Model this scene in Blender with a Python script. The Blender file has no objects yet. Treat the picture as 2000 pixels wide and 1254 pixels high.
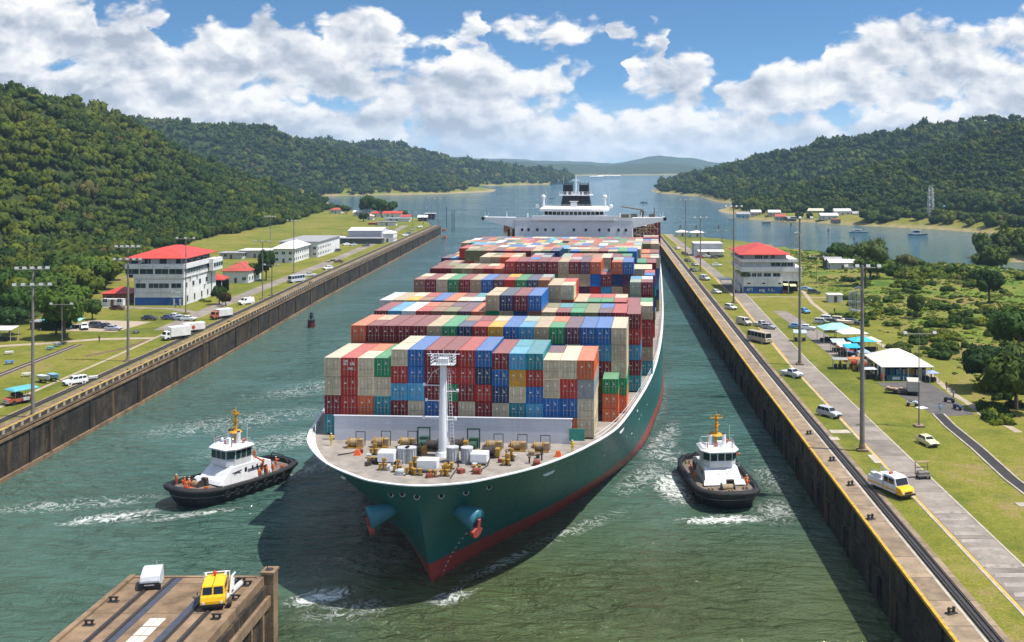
import bpy, bmesh, math, random
import numpy as np
from mathutils import Vector, Matrix, Euler, noise as mnoise
R = math.radians
scene = bpy.context.scene
COL = scene.collection
random.seed(7)
rng = np.random.default_rng(11)

# ---------------------------------------------------------------- camera, light, sky
F, CX, CY, CAMZ = 2000.0, 1155.0, 322.0, 54.0       # focal length and principal point in photo pixels; metres above water
cam_d = bpy.data.cameras.new('camera')
cam = bpy.data.objects.new('camera', cam_d); COL.objects.link(cam)
cam.location = (0, 0, CAMZ); cam.rotation_euler = (R(90), 0, 0)
cam_d.sensor_width = 36; cam_d.lens = 36
cam_d.shift_x = (1000 - CX) / 2000.0; cam_d.shift_y = (CY - 627) / 2000.0
cam_d.clip_start = 1; cam_d.clip_end = 60000
scene.camera = cam
scene.view_settings.view_transform = 'Standard'; scene.view_settings.look = 'None'
scene.view_settings.exposure = 0.42; scene.view_settings.gamma = 1
scene.render.resolution_x, scene.render.resolution_y = 1024, 642
scene.cycles.use_denoising = True
scene.cycles.max_bounces = 5; scene.cycles.diffuse_bounces = 3; scene.cycles.glossy_bounces = 3
scene.cycles.transmission_bounces = 3; scene.cycles.volume_bounces = 1; scene.cycles.transparent_max_bounces = 6
scene.cycles.sample_clamp_indirect = 4.0
scene.cycles.caustics_reflective = False; scene.cycles.caustics_refractive = False

SUN = Vector((0.43, -0.08, 0.90)).normalized()
sun_d = bpy.data.lights.new('sun', 'SUN'); sun_d.energy = 4.9; sun_d.angle = R(0.5); sun_d.color = (1, 0.95, 0.87)
sun = bpy.data.objects.new('sun', sun_d); COL.objects.link(sun)
sun.rotation_euler = SUN.to_track_quat('Z', 'Y').to_euler(); sun.location = (200, 100, 300)


class NT:
    """small helper around a node tree"""
    def __init__(s, tree):
        s.t = tree; s.n = tree.nodes; s.l = tree.links; s.n.clear()

    def node(s, typ, ins=None, **kw):
        n = s.n.new(typ)
        for k, v in kw.items(): setattr(n, k, v)
        for k, v in (ins or {}).items(): s.put(n.inputs[k], v)
        return n

    def put(s, sock, v):
        if hasattr(v, 'is_output') or isinstance(v, bpy.types.NodeSocket): s.l.new(v, sock)
        elif v is not None:
            if isinstance(v, (tuple, list)) and len(v) == 3 and sock.type == 'RGBA': v = (*v, 1)
            sock.default_value = v

    def m(s, op, a, b=None, c=None, clamp=False):
        n = s.n.new('ShaderNodeMath'); n.operation = op; n.use_clamp = clamp
        for i, v in enumerate((a, b, c)):
            if v is not None: s.put(n.inputs[i], v)
        return n.outputs[0]

    def mr(s, v, a, b, c=0.0, d=1.0, smooth=True):
        n = s.n.new('ShaderNodeMapRange'); n.interpolation_type = 'SMOOTHSTEP' if smooth else 'LINEAR'
        for i, x in enumerate((v, a, b, c, d)): s.put(n.inputs[i], x)
        return n.outputs[0]

    def mix(s, f, a, b, mode='MIX'):
        n = s.n.new('ShaderNodeMix'); n.data_type = 'RGBA'; n.blend_type = mode
        s.put(n.inputs[0], f); s.put(n.inputs[6], a); s.put(n.inputs[7], b)
        return n.outputs[2]

    def noise(s, vec, scale, detail=4, rough=0.5, dist=0.0, out=0):
        n = s.n.new('ShaderNodeTexNoise'); n.inputs['Scale'].default_value = scale
        n.inputs['Detail'].default_value = detail; n.inputs['Roughness'].default_value = rough
        n.inputs['Distortion'].default_value = dist
        if vec is not None: s.l.new(vec, n.inputs['Vector'])
        return n.outputs[out]

    def comb(s, x, y, z=0.0):
        n = s.n.new('ShaderNodeCombineXYZ')
        for i, v in enumerate((x, y, z)): s.put(n.inputs[i], v)
        return n.outputs[0]

    def sep(s, v):
        n = s.n.new('ShaderNodeSeparateXYZ'); s.l.new(v, n.inputs[0]); return n.outputs

    def ramp(s, f, stops, interp='LINEAR'):
        n = s.n.new('ShaderNodeValToRGB'); n.color_ramp.interpolation = interp
        e = n.color_ramp.elements
        while len(e) < len(stops): e.new(0.5)
        for i, (p, c) in enumerate(stops):
            e[i].position = p; e[i].color = (*c, 1) if isinstance(c, (tuple, list)) else (c, c, c, 1)
        s.put(n.inputs[0], f); return n.outputs[0]


def build_world():
    w = bpy.data.worlds.new('World'); scene.world = w; w.use_nodes = True
    t = NT(w.node_tree)
    d = t.node('ShaderNodeTexCoord').outputs['Generated']
    x, y, z = t.sep(d)[:3]
    ya = t.m('MAXIMUM', t.m('ABSOLUTE', y), 0.12)
    u = t.m('DIVIDE', x, ya); v = t.m('DIVIDE', t.m('MAXIMUM', z, -0.02), ya)
    # clear sky, looked up a little higher so the low sky keeps its blue
    sv = t.comb(x, y, t.m('ADD', t.m('MULTIPLY', z, 2.6), 0.05))
    nv = t.node('ShaderNodeVectorMath', {0: sv}, operation='NORMALIZE').outputs[0]
    sky = t.node('ShaderNodeTexSky', {'Vector': nv}, sky_type='NISHITA', sun_disc=False)
    sky.sun_elevation = math.asin(SUN.z); sky.sun_rotation = math.atan2(SUN.x, SUN.y)
    sky.air_density = 1.0; sky.dust_density = 0.6; sky.ozone_density = 2.0; sky.altitude = 50
    clear = t.mix(1.0, sky.outputs[0], (0.70, 1.02, 1.16), 'MULTIPLY')
    # whitish low band
    low = t.mr(v, 0.0, 0.085, 1, 0)
    clear = t.mix(t.m('MULTIPLY', low, 0.75), clear, (4.3, 5.4, 6.7))
    # cumulus bank: a skyline of cloud tops (height over azimuth) broken up by billowing noise
    q = t.comb(t.m('MULTIPLY', u, 1.0), t.m('MULTIPLY', v, 1.55), 0.0)
    warp = t.node('ShaderNodeVectorMath', {0: t.noise(q, 14, 4, .55, out=1), 1: (.5, .5, .5)}, operation='SUBTRACT').outputs[0]
    wq = t.node('ShaderNodeVectorMath', {0: warp, 1: (.034, .034, 0), 2: q}, operation='MULTIPLY_ADD').outputs[0]
    tops = [(0, -45), (170, -20), (195, 30), (240, 15), (290, 0), (325, 62), (400, 30), (470, 42), (545, 28), (605, 62),
            (640, 30), (725, 62), (770, 75), (835, 92), (870, 45), (950, 15), (985, 75), (1060, 105), (1110, 150), (1200, 165),
            (1208, 85), (1255, 35), (1305, 50), (1328, 140), (1385, 185), (1440, 150), (1520, 115), (1605, 118), (1640, 48), (1735, 12), (1890, 50), (2000, 20)]
    uw = t.m('ADD', u, t.m('MULTIPLY', t.sep(warp)[0], .16))
    rp = t.ramp(t.m('DIVIDE', t.m('ADD', t.m('MULTIPLY', uw, F), CX), 2000.0),
                [(p / 2000.0, (yy + 60) / 400.0) for p, yy in tops], 'EASE')
    topv = t.m('DIVIDE', t.m('SUBTRACT', CY + 60, t.m('MULTIPLY', rp, 400.0)), F)

    def blob(px, py, rx, ry):
        a = t.m('DIVIDE', t.m('SUBTRACT', u, (px - CX) / F), rx / F)
        b = t.m('DIVIDE', t.m('SUBTRACT', v, (CY - py) / F), ry / F)
        rr = t.m('ADD', t.m('MULTIPLY', a, a), t.m('MULTIPLY', b, b))
        return t.m('SUBTRACT', 1.0, rr, clamp=True)
    bl = t.m('ADD', blob(1095, 50, 150, 55), t.m('ADD', blob(700, 35, 95, 52), blob(1360, 120, 62, 50)))
    hole = t.m('ADD', t.m('ADD', blob(790, 118, 130, 40), blob(110, 132, 90, 26)), t.m('ADD', blob(1150, 195, 130, 55), blob(1600, 222, 330, 30)))
    hole = t.m('ADD', hole, blob(640, 205, 200, 22))
    env = t.m('MULTIPLY', t.m('SUBTRACT', topv, v), 30.0)
    env = t.m('MINIMUM', env, t.mr(u, (1150 - CX) / F, (250 - CX) / F, 0.56, 0.85))
    env = t.m('MAXIMUM', env, -1.0)
    env = t.m('ADD', env, t.m('SUBTRACT', t.m('MULTIPLY', bl, 1.3), t.m('MULTIPLY', hole, 0.5)))

    def dens(vec):
        a = t.noise(vec, 14, 7, .62); a.node.noise_dimensions = '2D'
        s = t.m('MULTIPLY', t.m('SUBTRACT', a, .5), 2.0)
        for sc, am, sm in ((17.0, .95, .3), (40.0, .48, .25), (95.0, .2, .2)):
            vo = t.node('ShaderNodeTexVoronoi', {'Vector': vec, 'Scale': sc}, feature='SMOOTH_F1', voronoi_dimensions='2D')
            vo.inputs['Smoothness'].default_value = sm
            s = t.m('ADD', s, t.m('MULTIPLY', t.m('SUBTRACT', 0.42, vo.outputs['Distance']), am))
        return s
    d0 = dens(wq)
    wq2 = t.node('ShaderNodeVectorMath', {0: wq, 1: (0.0065, 0.017, 0)}, operation='ADD').outputs[0]
    d1 = dens(wq2)
    D = t.m('ADD', d0, env)
    cov = t.mr(D, -0.12, 0.40)
    lit = t.m('ADD', .60, t.m('MULTIPLY', t.m('SUBTRACT', d0, d1), .8), clamp=True)
    edge = t.mr(D, 0.1, 1.3, -0.10, 0.20)
    big = t.noise(q, 7, 4, .55)
    lit = t.m('SUBTRACT', lit, t.m('ADD', edge, t.mr(big, .4, .64, -.05, .26)), clamp=True)
    ccol = t.ramp(lit, [(0.06, (3.3, 3.75, 4.5)), (0.33, (4.6, 4.95, 5.6)), (0.56, (6.0, 6.2, 6.6)), (0.85, (7.9, 7.8, 7.7))])
    # distant cloud decks melt into the bright low air
    ccol = t.mix(t.m('MULTIPLY', t.mr(v, 0.0, 0.05, 1, 0), .5), ccol, (5.2, 5.95, 6.8))
    # broken bright cumulus overhead, out of view, added to lift the fill light
    up = t.mr(v, 0.18, 0.45)
    ccol = t.mix(up, ccol, (8.2, 8.4, 8.9))
    cov = t.mix(up, cov, t.m('ADD', .30, t.m('MULTIPLY', cov, .35)))
    out = t.mix(cov, clear, ccol)
    bg = t.node('ShaderNodeBackground', {'Color': out, 'Strength': 0.1})
    o = t.node('ShaderNodeOutputWorld'); t.l.new(bg.outputs[0], o.inputs[0])
    w.cycles.sampling_method = 'MANUAL'; w.cycles.sample_map_resolution = 512


build_world()


# ---------------------------------------------------------------- helpers
def P(px, py, z=8.0):
    """ground point (height z) that the photo shows at pixel px, py"""
    Y = F * (CAMZ - z) / (py - CY)
    return Vector(((px - CX) / F * Y, Y, z))


def tag(o, label=None, cat=None, group=None, kind=None):
    if label: o['label'] = label
    if cat: o['category'] = cat
    if group: o['group'] = group
    if kind: o['kind'] = kind
    return o


def thing(name, label, cat, loc=(0, 0, 0), rz=0.0, group=None):
    o = bpy.data.objects.new(name, None); COL.objects.link(o)
    o.location = loc; o.rotation_euler = (0, 0, rz); o.empty_display_size = .5
    return tag(o, label, cat, group)


def link_mesh(name, me, parent=None):
    o = bpy.data.objects.new(name, me); COL.objects.link(o)
    if parent is not None: o.parent = parent
    return o


def copy_tree(o, parent=None):
    c = o.copy(); COL.objects.link(c); c.parent = parent
    for ch in list(o.children): copy_tree(ch, c)
    return c


def paint(o, col):
    o.color = (*col, 1)
    for c in o.children: paint(c, col)


class MB:
    """collects shapes and links them as ONE mesh object"""
    def __init__(s): s.v = []; s.f = []; s.mi = []

    def add(s, vs, fs, mi=0):
        b = len(s.v); s.v.extend(tuple(v) for v in vs)
        for f in fs: s.f.append(tuple(b + i for i in f)); s.mi.append(mi)
        return s

    def face(s, pts, mi=0): return s.add(pts, [range(len(pts))], mi)

    def box(s, x0, x1, y0, y1, z0, z1, mi=0, M=None):
        vs = [Vector(p) for p in ((x0, y0, z0), (x1, y0, z0), (x1, y1, z0), (x0, y1, z0), (x0, y0, z1), (x1, y0, z1), (x1, y1, z1), (x0, y1, z1))]
        if M is not None: vs = [M @ v for v in vs]
        return s.add(vs, [(3, 2, 1, 0), (4, 5, 6, 7), (0, 1, 5, 4), (1, 2, 6, 5), (2, 3, 7, 6), (3, 0, 4, 7)], mi)

    def cbox(s, c, d, rz=0.0, mi=0, rx=0.0):
        M = Matrix.Translation(c) @ Euler((rx, 0, rz)).to_matrix().to_4x4()
        return s.box(-d[0] / 2, d[0] / 2, -d[1] / 2, d[1] / 2, -d[2] / 2, d[2] / 2, mi, M)

    def frus(s, a, z0, b, z1, mi=0):
        """rectangles a, b = (x0,x1,y0,y1)"""
        vs = [(a[0], a[2], z0), (a[1], a[2], z0), (a[1], a[3], z0), (a[0], a[3], z0), (b[0], b[2], z1), (b[1], b[2], z1), (b[1], b[3], z1), (b[0], b[3], z1)]
        return s.add(vs, [(3, 2, 1, 0), (4, 5, 6, 7), (0, 1, 5, 4), (1, 2, 6, 5), (2, 3, 7, 6), (3, 0, 4, 7)], mi)

    def cyl(s, p0, p1, r0, r1=None, n=8, mi=0, caps=True):
        p0, p1 = Vector(p0), Vector(p1); r1 = r0 if r1 is None else r1
        d = (p1 - p0)
        if d.length < 1e-6: return s
        d.normalize(); a = d.orthogonal().normalized(); b = d.cross(a)
        vs = []
        for p, r in ((p0, r0), (p1, r1)):
            for i in range(n):
                t = 2 * math.pi * i / n; vs.append(p + a * (r * math.cos(t)) + b * (r * math.sin(t)))
        fs = [(i, (i + 1) % n, n + (i + 1) % n, n + i) for i in range(n)]
        if caps: fs += [tuple(range(n - 1, -1, -1)), tuple(range(n, 2 * n))]
        return s.add(vs, fs, mi)

    def tube(s, pts, r, n=5, mi=0):
        for a, b in zip(pts, pts[1:]): s.cyl(a, b, r, n=n, mi=mi)
        return s

    def loft(s, rings, mi=0, closed=True, caps=(True, True)):
        n = len(rings[0]); vs = [p for r in rings for p in r]; fs = []
        for k in range(len(rings) - 1):
            for i in range(n if closed else n - 1):
                j = (i + 1) % n; fs.append((k * n + i, k * n + j, (k + 1) * n + j, (k + 1) * n + i))
        if caps[0]: fs.append(tuple(range(n - 1, -1, -1)))
        if caps[1]: fs.append(tuple(range((len(rings) - 1) * n, len(rings) * n)))
        return s.add(vs, fs, mi)

    def side(s, prof, x0, x1, mi=0, inset=None):
        """side profile [(y, z), ...] extruded from x0 to x1; inset(z) narrows it with height"""
        k = inset or (lambda z: 0.0)
        a = [(x0 + k(z), y, z) for y, z in prof]; b = [(x1 - k(z), y, z) for y, z in prof]
        return s.loft([a, b], mi)

    def prism(s, poly, z0, z1, mi=0):
        return s.loft([[(x, y, z0) for x, y in poly], [(x, y, z1) for x, y in poly]], mi)

    def ico(s, c, r, sub=1, jit=0.0, sc=(1, 1, 1), mi=0):
        v, f = ICO[sub]; c = Vector(c)
        ph = random.random() * 50
        vs = []
        for p in v:
            k = 1 + (jit * mnoise.noise(Vector(p) * 1.7 + Vector((ph, ph * .3, 0))) * 1.6 if jit else 0)
            vs.append(c + Vector((p[0] * r * k * sc[0], p[1] * r * k * sc[1], p[2] * r * k * sc[2])))
        return s.add(vs, f, mi)

    def strip(s, line, w0, w1, z=0.0, mi=0, thick=0.0):
        """flat band along a 2D polyline between the lateral offsets w0 and w1 (right positive)"""
        L = [Vector(p[:2]) for p in line]; a, b = [], []
        for i, p in enumerate(L):
            d = (L[min(i + 1, len(L) - 1)] - L[max(i - 1, 0)]).normalized(); nrm = Vector((d.y, -d.x))
            a.append(p + nrm * w0); b.append(p + nrm * w1)
        if thick:
            rings = [[(p.x, p.y, z - thick), (q.x, q.y, z - thick), (q.x, q.y, z), (p.x, p.y, z)] for p, q in zip(a, b)]
            return s.loft(rings, mi)
        return s.loft([[(p.x, p.y, z), (q.x, q.y, z)] for p, q in zip(a, b)], mi, closed=False, caps=(False, False))

    def mesh(s, name, mats, smooth=False, bevel=0.0):
        me = bpy.data.meshes.new(name); me.from_pydata(s.v, [], s.f)
        for m in (mats if isinstance(mats, (list, tuple)) else [mats]): me.materials.append(m)
        me.polygons.foreach_set('material_index', s.mi)
        bm = bmesh.new(); bm.from_mesh(me)
        bmesh.ops.recalc_face_normals(bm, faces=bm.faces)
        if bevel:
            bmesh.ops.remove_doubles(bm, verts=bm.verts, dist=1e-4)
            ed = [e for e in bm.edges if len(e.link_faces) == 2 and e.calc_face_angle(0) > .5]
            bmesh.ops.bevel(bm, geom=ed, offset=bevel, segments=1, affect='EDGES', clamp_overlap=True)
        bm.to_mesh(me); bm.free()
        if smooth: me.polygons.foreach_set('use_smooth', [True] * len(me.polygons))
        me.update(); return me

    def build(s, name, mats, parent=None, smooth=False, bevel=0.0):
        return link_mesh(name, s.mesh(name, mats, smooth, bevel), parent)


def _ico(sub):
    bm = bmesh.new(); bmesh.ops.create_icosphere(bm, subdivisions=sub, radius=1.0)
    v = [tuple(x.co) for x in bm.verts]; f = [tuple(q.index for q in p.verts) for p in bm.faces]; bm.free(); return v, f


ICO = {k: _ico(k) for k in (1, 2, 3)}

MATS = {}


def mat(key, col=None, rough=0.6, var=0.18, scale=1.2, metal=0.0, bump=0.0, streak=0.0, tint=None, spec=0.4, coord='Object', seam=0.0, joints=0.0):
    """procedural paint / stone / cloth: base colour with dirt noise, optional rain streaks. tint: 'object' or an attribute name"""
    if key in MATS: return MATS[key]
    m = bpy.data.materials.new(key); m.use_nodes = True; t = NT(m.node_tree)
    co = t.node('ShaderNodeTexCoord').outputs['Object'] if coord == 'Object' else t.node('ShaderNodeNewGeometry').outputs['Position']
    if tint == 'object': base = t.node('ShaderNodeObjectInfo').outputs['Color']
    elif tint: base = t.node('ShaderNodeAttribute', attribute_name=tint).outputs['Color']
    else: base = t.node('ShaderNodeRGB').outputs[0]; base.default_value = (*col, 1)
    n = t.noise(co, scale, 6, .6)
    f = t.mr(n, .3, .72, 1 - var, 1 + var * .7, False)
    c = t.mix(1.0, base, t.comb(f, f, f), 'MULTIPLY')
    if streak:
        x, y, z = t.sep(co)[:3]
        sv = t.comb(t.m('MULTIPLY', x, 2.2), t.m('MULTIPLY', y, 2.2), t.m('MULTIPLY', z, .18))
        sn = t.mr(t.noise(sv, 1.0, 5, .65), .5, .72)
        c = t.mix(t.m('MULTIPLY', sn, streak), c, (.09, .055, .035))
    if joints:
        x, y, z = t.sep(co)[:3]
        jl = t.m('LESS_THAN', t.m('FRACT', t.m('ADD', t.m('DIVIDE', y, joints), t.m('MULTIPLY', t.noise(co, .8, 3, .6), .02))), .16 / joints)
        pt = t.node('ShaderNodeTexWhiteNoise', {'W': t.m('FLOOR', t.m('DIVIDE', y, joints))}, noise_dimensions='1D').outputs[0]
        pf = t.m('ADD', .84, t.m('MULTIPLY', pt, .3)); c = t.mix(1.0, c, t.comb(pf, pf, pf), 'MULTIPLY')
        c = t.mix(t.m('MULTIPLY', jl, .6), c, (.04, .032, .025))
        sp = t.noise(co, .9, 7, .72); c = t.mix(t.mr(sp, .58, .7, 0, .6), c, (.07, .05, .032))
    if seam:
        x, y, z = t.sep(co)[:3]
        sl = t.m('LESS_THAN', t.m('FRACT', t.m('MULTIPLY', t.m('ADD', x, t.m('MULTIPLY', y, .0)), seam)), .07)
        c = t.mix(t.m('MULTIPLY', sl, .3), c, (.12, .05, .045))
    b = t.node('ShaderNodeBsdfPrincipled', {'Base Color': c, 'Roughness': rough, 'Metallic': metal, 'Specular IOR Level': spec})
    if bump:
        bn = t.node('ShaderNodeBump', {'Height': t.noise(co, scale * 6, 4, .6), 'Strength': bump, 'Distance': .08})
        t.l.new(bn.outputs[0], b.inputs['Normal'])
    o = t.node('ShaderNodeOutputMaterial'); t.l.new(b.outputs[0], o.inputs[0])
    MATS[key] = m; return m


def glass(key='window glass', col=(0.02, 0.04, 0.05)):
    if key in MATS: return MATS[key]
    m = mat(key, col, .08, .3, .5, spec=.6); return m


W_ = lambda: mat('white paint', (.72, .73, .74), .5, .1, .8, streak=.12)
# ---------------------------------------------------------------- land
def lerp_line(pts):
    xs, ys = [p[0] for p in pts], [p[1] for p in pts]
    return lambda y: np.interp(y, xs, ys)


xL = lerp_line([(0, -97), (174, -100.3), (260, -102.2), (412, -107.8), (780, -115)])
xR = lerp_line([(0, 35), (98, 35.2), (231, 35.8), (561, 39.5), (690, 41)])
shoreL = lerp_line([(780, -115), (836, -127), (939, -160), (1022, -226), (1120, -290), (1300, -330), (1500, -420), (1600, -900)])
shoreR = lerp_line([(40, 700), (52, 690), (87, 645), (122, 562), (150, 505), (200, 446), (260, 405), (400, 385), (3000, 380)])   # Y of the far shore over X
RIDGES = [
    [(-430, 100, 108, 185), (-430, 720, 106, 185), (-425, 870, 88, 178), (-425, 970, 70, 172), (-425, 1100, 53, 158), (-420, 1267, 29, 135), (-415, 1443, 3, 95)],
    [(-1300, 1950, 150, 420), (-905, 2000, 140, 350), (-735, 2010, 131, 335), (-655, 2020, 118, 325), (-560, 2040, 94, 315), (-480, 2060, 66, 300), (-400, 2100, 36, 260), (-330, 2200, 14, 200)],
    [(-900, 2850, 110, 480), (-690, 2900, 118, 460), (-573, 2900, 104, 430), (-471, 2930, 78, 400), (-370, 2980, 60, 350), (-250, 3080, 42, 300), (-150, 3330, 26, 230), (-90, 3500, 8, 150)],
    [(1500, 1450, 118, 420), (700, 1350, 112, 400), (549, 1300, 98, 380), (452, 1250, 66, 335), (380, 1180, 42, 290), (310, 1110, 20, 220)],
    [(1400, 1650, 128, 440), (900, 1750, 128, 430), (625, 1850, 122, 420), (490, 1900, 98, 380), (400, 2000, 74, 320), (330, 2150, 52, 250), (285, 2400, 32, 180), (240, 2750, 14, 110)],
    [(380, 1250, 34, 190), (260, 1500, 22, 110), (235, 1800, 18, 80)],
    [(238, 588, 10, 36), (300, 592, 20, 70), (420, 585, 28, 105)],
    [(200, 1320, 6, 50), (186, 1015, 7, 62), (224, 992, 7.5, 64), (258, 936, 7.5, 64), (316, 876, 8, 64), (344, 812, 8, 62), (425, 780, 9, 62), (800, 780, 12, 80)],
    [(330, 1000, 16, 90), (420, 930, 22, 120), (520, 900, 30, 150)],
    [(175, 300, 12, 40), (210, 225, 26, 75), (240, 120, 30, 95)],
]


def ridge_h(X, Y, ridge):
    best = np.full(X.shape, -20.0)
    for (x0, y0, h0, w0), (x1, y1, h1, w1) in zip(ridge, ridge[1:]):
        dx, dy = x1 - x0, y1 - y0
        t = np.clip(((X - x0) * dx + (Y - y0) * dy) / (dx * dx + dy * dy), 0, 1)
        d = np.hypot(X - x0 - t * dx, Y - y0 - t * dy)
        h, w = h0 + t * (h1 - h0), w0 + t * (w1 - w0)
        k = d / w
        f = np.where(k < 1, 0.5 + 0.5 * np.cos(np.pi * np.clip(k, 0, 1)), -(k - 1) * 0.6)
        f = .55 * f + .45 * (1 - np.clip(k, 0, 3))
        best = np.maximum(best, f * (h + 7) - 7)
    return best


def sinnoise(X, Y):
    o = np.zeros_like(X)
    for a, fx, fy, p in ((1, .011, .017, .3), (.7, .023, -.013, 1.7), (.5, .041, .037, 4.1), (.35, -.067, .053, 2.2), (.25, .11, .09, 5.0)):
        o += a * np.sin(X * fx + Y * fy + p) * np.cos(X * fy * .8 - Y * fx * 1.1 + p * 2)
    return o


def height(X, Y):
    X = np.asarray(X, float); Y = np.asarray(Y, float)
    b = np.full(X.shape, -6.0)
    sd = np.where(Y <= 780, np.where(X <= xL(Y) + .01, 50, -50), shoreL(Y) - X)
    sd = np.where(Y > 1600, -50, sd)
    l = -6 + 14 * np.clip(sd / 12 + .4, 0, 1)
    sr = np.where((X >= xR(Y) - .01) & (Y < 700), shoreR(X) - Y, -50)
    r = -6 + 14 * np.clip(sr / 14 + .4, 0, 1)
    wild = np.clip((X - 88) / 30, 0, 1) * np.clip((Y - 120) / 60, 0, 1) * (sr > 3)
    r = r + np.clip(sr / 30, 0, 1) * wild * (1.2 * sinnoise(X * 3, Y * 3) - .4)
    b = np.maximum(l, r)
    h = np.full(X.shape, -20.0)
    for rg in RIDGES: h = np.maximum(h, ridge_h(X, Y, rg))
    n = sinnoise(X, Y)
    h = h + np.clip(h / 40, 0, 1) * n * np.clip(h * .09, 0, 8)
    return np.maximum(b, h)


def grid_mesh(name, X, Y, Z, mats, attr=None):
    ny, nx = X.shape
    me = bpy.data.meshes.new(name)
    vs = np.stack([X, Y, Z], -1).reshape(-1, 3).astype(np.float32)
    i = np.arange(ny * nx).reshape(ny, nx)
    q = np.stack([i[:-1, :-1], i[:-1, 1:], i[1:, 1:], i[1:, :-1]], -1).reshape(-1, 4)
    me.vertices.add(len(vs)); me.vertices.foreach_set('co', vs.ravel())
    me.loops.add(q.size); me.loops.foreach_set('vertex_index', q.ravel().astype(np.int32))
    me.polygons.add(len(q)); me.polygons.foreach_set('loop_start', np.arange(0, q.size, 4, dtype=np.int32))
    me.polygons.foreach_set('use_smooth', [True] * len(q))
    me.update(calc_edges=True); me.materials.append(mats)
    if attr is not None:
        a = me.color_attributes.new('ground', 'FLOAT_COLOR', 'POINT'); a.data.foreach_set('color', attr.reshape(-1, 4).astype(np.float32).ravel())
    return link_mesh(name, me)


def ground_material():
    m = bpy.data.materials.new('mown grass and forest floor'); m.use_nodes = True; t = NT(m.node_tree)
    p = t.node('ShaderNodeNewGeometry').outputs['Position']
    g = t.sep(t.node('ShaderNodeAttribute', attribute_name='ground').outputs['Color'])
    n1 = t.noise(p, .035, 6, .62); n2 = t.noise(p, .35, 5, .65); n3 = t.noise(p, 3.0, 3, .6)
    x, y, z = t.sep(p)[:3]
    mow = t.noise(t.comb(t.m('MULTIPLY', x, .35), t.m('MULTIPLY', y, .03), 0), 1.0, 3, .5)     # mowing swathes along the canal
    c = t.ramp(t.m('ADD', t.m('MULTIPLY', n1, .55), t.m('ADD', t.m('MULTIPLY', n2, .3), t.m('MULTIPLY', mow, .15))),
               [(.36, (.085, .106, .013)), (.46, (.138, .150, .019)), (.54, (.18, .175, .026)), (.62, (.24, .185, .065))])
    f = t.m('MULTIPLY', t.mr(n3, .3, .7, .66, 1.24, False), t.mr(t.noise(p, 1.1, 4, .7), .32, .68, .84, 1.12, False))
    c = t.mix(1.0, c, t.comb(f, f, f), 'MULTIPLY')
    bare = t.m('MULTIPLY', t.mr(n2, .58, .72), t.mr(n1, .48, .6))
    c = t.mix(t.m('MULTIPLY', bare, .8), c, (.24, .165, .085))
    pat = t.noise(p, .11, 6, .7); c = t.mix(t.mr(pat, .56, .68, 0, .55), c, (.075, .10, .016)); c = t.mix(t.mr(pat, .44, .34, 0, .5), c, (.23, .19, .06))
    wild = t.ramp(t.noise(p, .06, 8, .7), [(.34, (.05, .10, .012)), (.45, (.11, .155, .02)), (.53, (.16, .165, .03)), (.60, (.20, .135, .055)), (.68, (.12, .14, .022))])
    c = t.mix(g[1], c, wild)
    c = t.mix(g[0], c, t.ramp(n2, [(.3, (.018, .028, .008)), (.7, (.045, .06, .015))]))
    c = t.mix(g[2], c, (.30, .23, .13))
    b = t.node('ShaderNodeBsdfPrincipled', {'Base Color': c, 'Roughness': .9, 'Specular IOR Level': .15})
    bn = t.node('ShaderNodeBump', {'Height': t.m('ADD', n3, t.noise(p, 9, 2, .5)), 'Strength': .5, 'Distance': .12})
    t.l.new(bn.outputs[0], b.inputs['Normal'])
    o = t.node('ShaderNodeOutputMaterial'); t.l.new(b.outputs[0], o.inputs[0])
    return m


GM = ground_material()


xW = lerp_line([(300, -164), (345, -172), (380, -186), (420, -203), (480, -216), (560, -233), (620, -243), (700, -240), (850, -247), (1000, -262), (1200, -275)])   # edge of the west wood on flat ground


def cover(X, Y, Z):
    """ground cover: r forest floor, g wild meadow, b bare shore"""
    a = np.zeros(X.shape + (4,)); a[..., 3] = 1
    hill = np.full(X.shape, -20.0)
    for rg in RIDGES: hill = np.maximum(hill, ridge_h(X, Y, rg))
    n = sinnoise(X * 2, Y * 2) * .8
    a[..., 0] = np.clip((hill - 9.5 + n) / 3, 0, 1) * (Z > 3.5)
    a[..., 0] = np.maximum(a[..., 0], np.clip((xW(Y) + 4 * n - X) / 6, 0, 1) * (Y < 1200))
    a[..., 1] = np.clip((X - 84 + 5 * n) / 10, 0, 1) * np.clip((Y - 190 + 14 * n) / 40, 0, 1) * (Y < 720)
    a[..., 2] = np.clip(1 - np.abs(Z - .6) / 2.6, 0, 1) * (Z < 4)
    return a


def ax(*seg):
    o = []
    for a, b, st in seg: o += list(np.arange(a, b, st))
    o.append(seg[-1][1]); return np.array(o, float)


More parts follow.
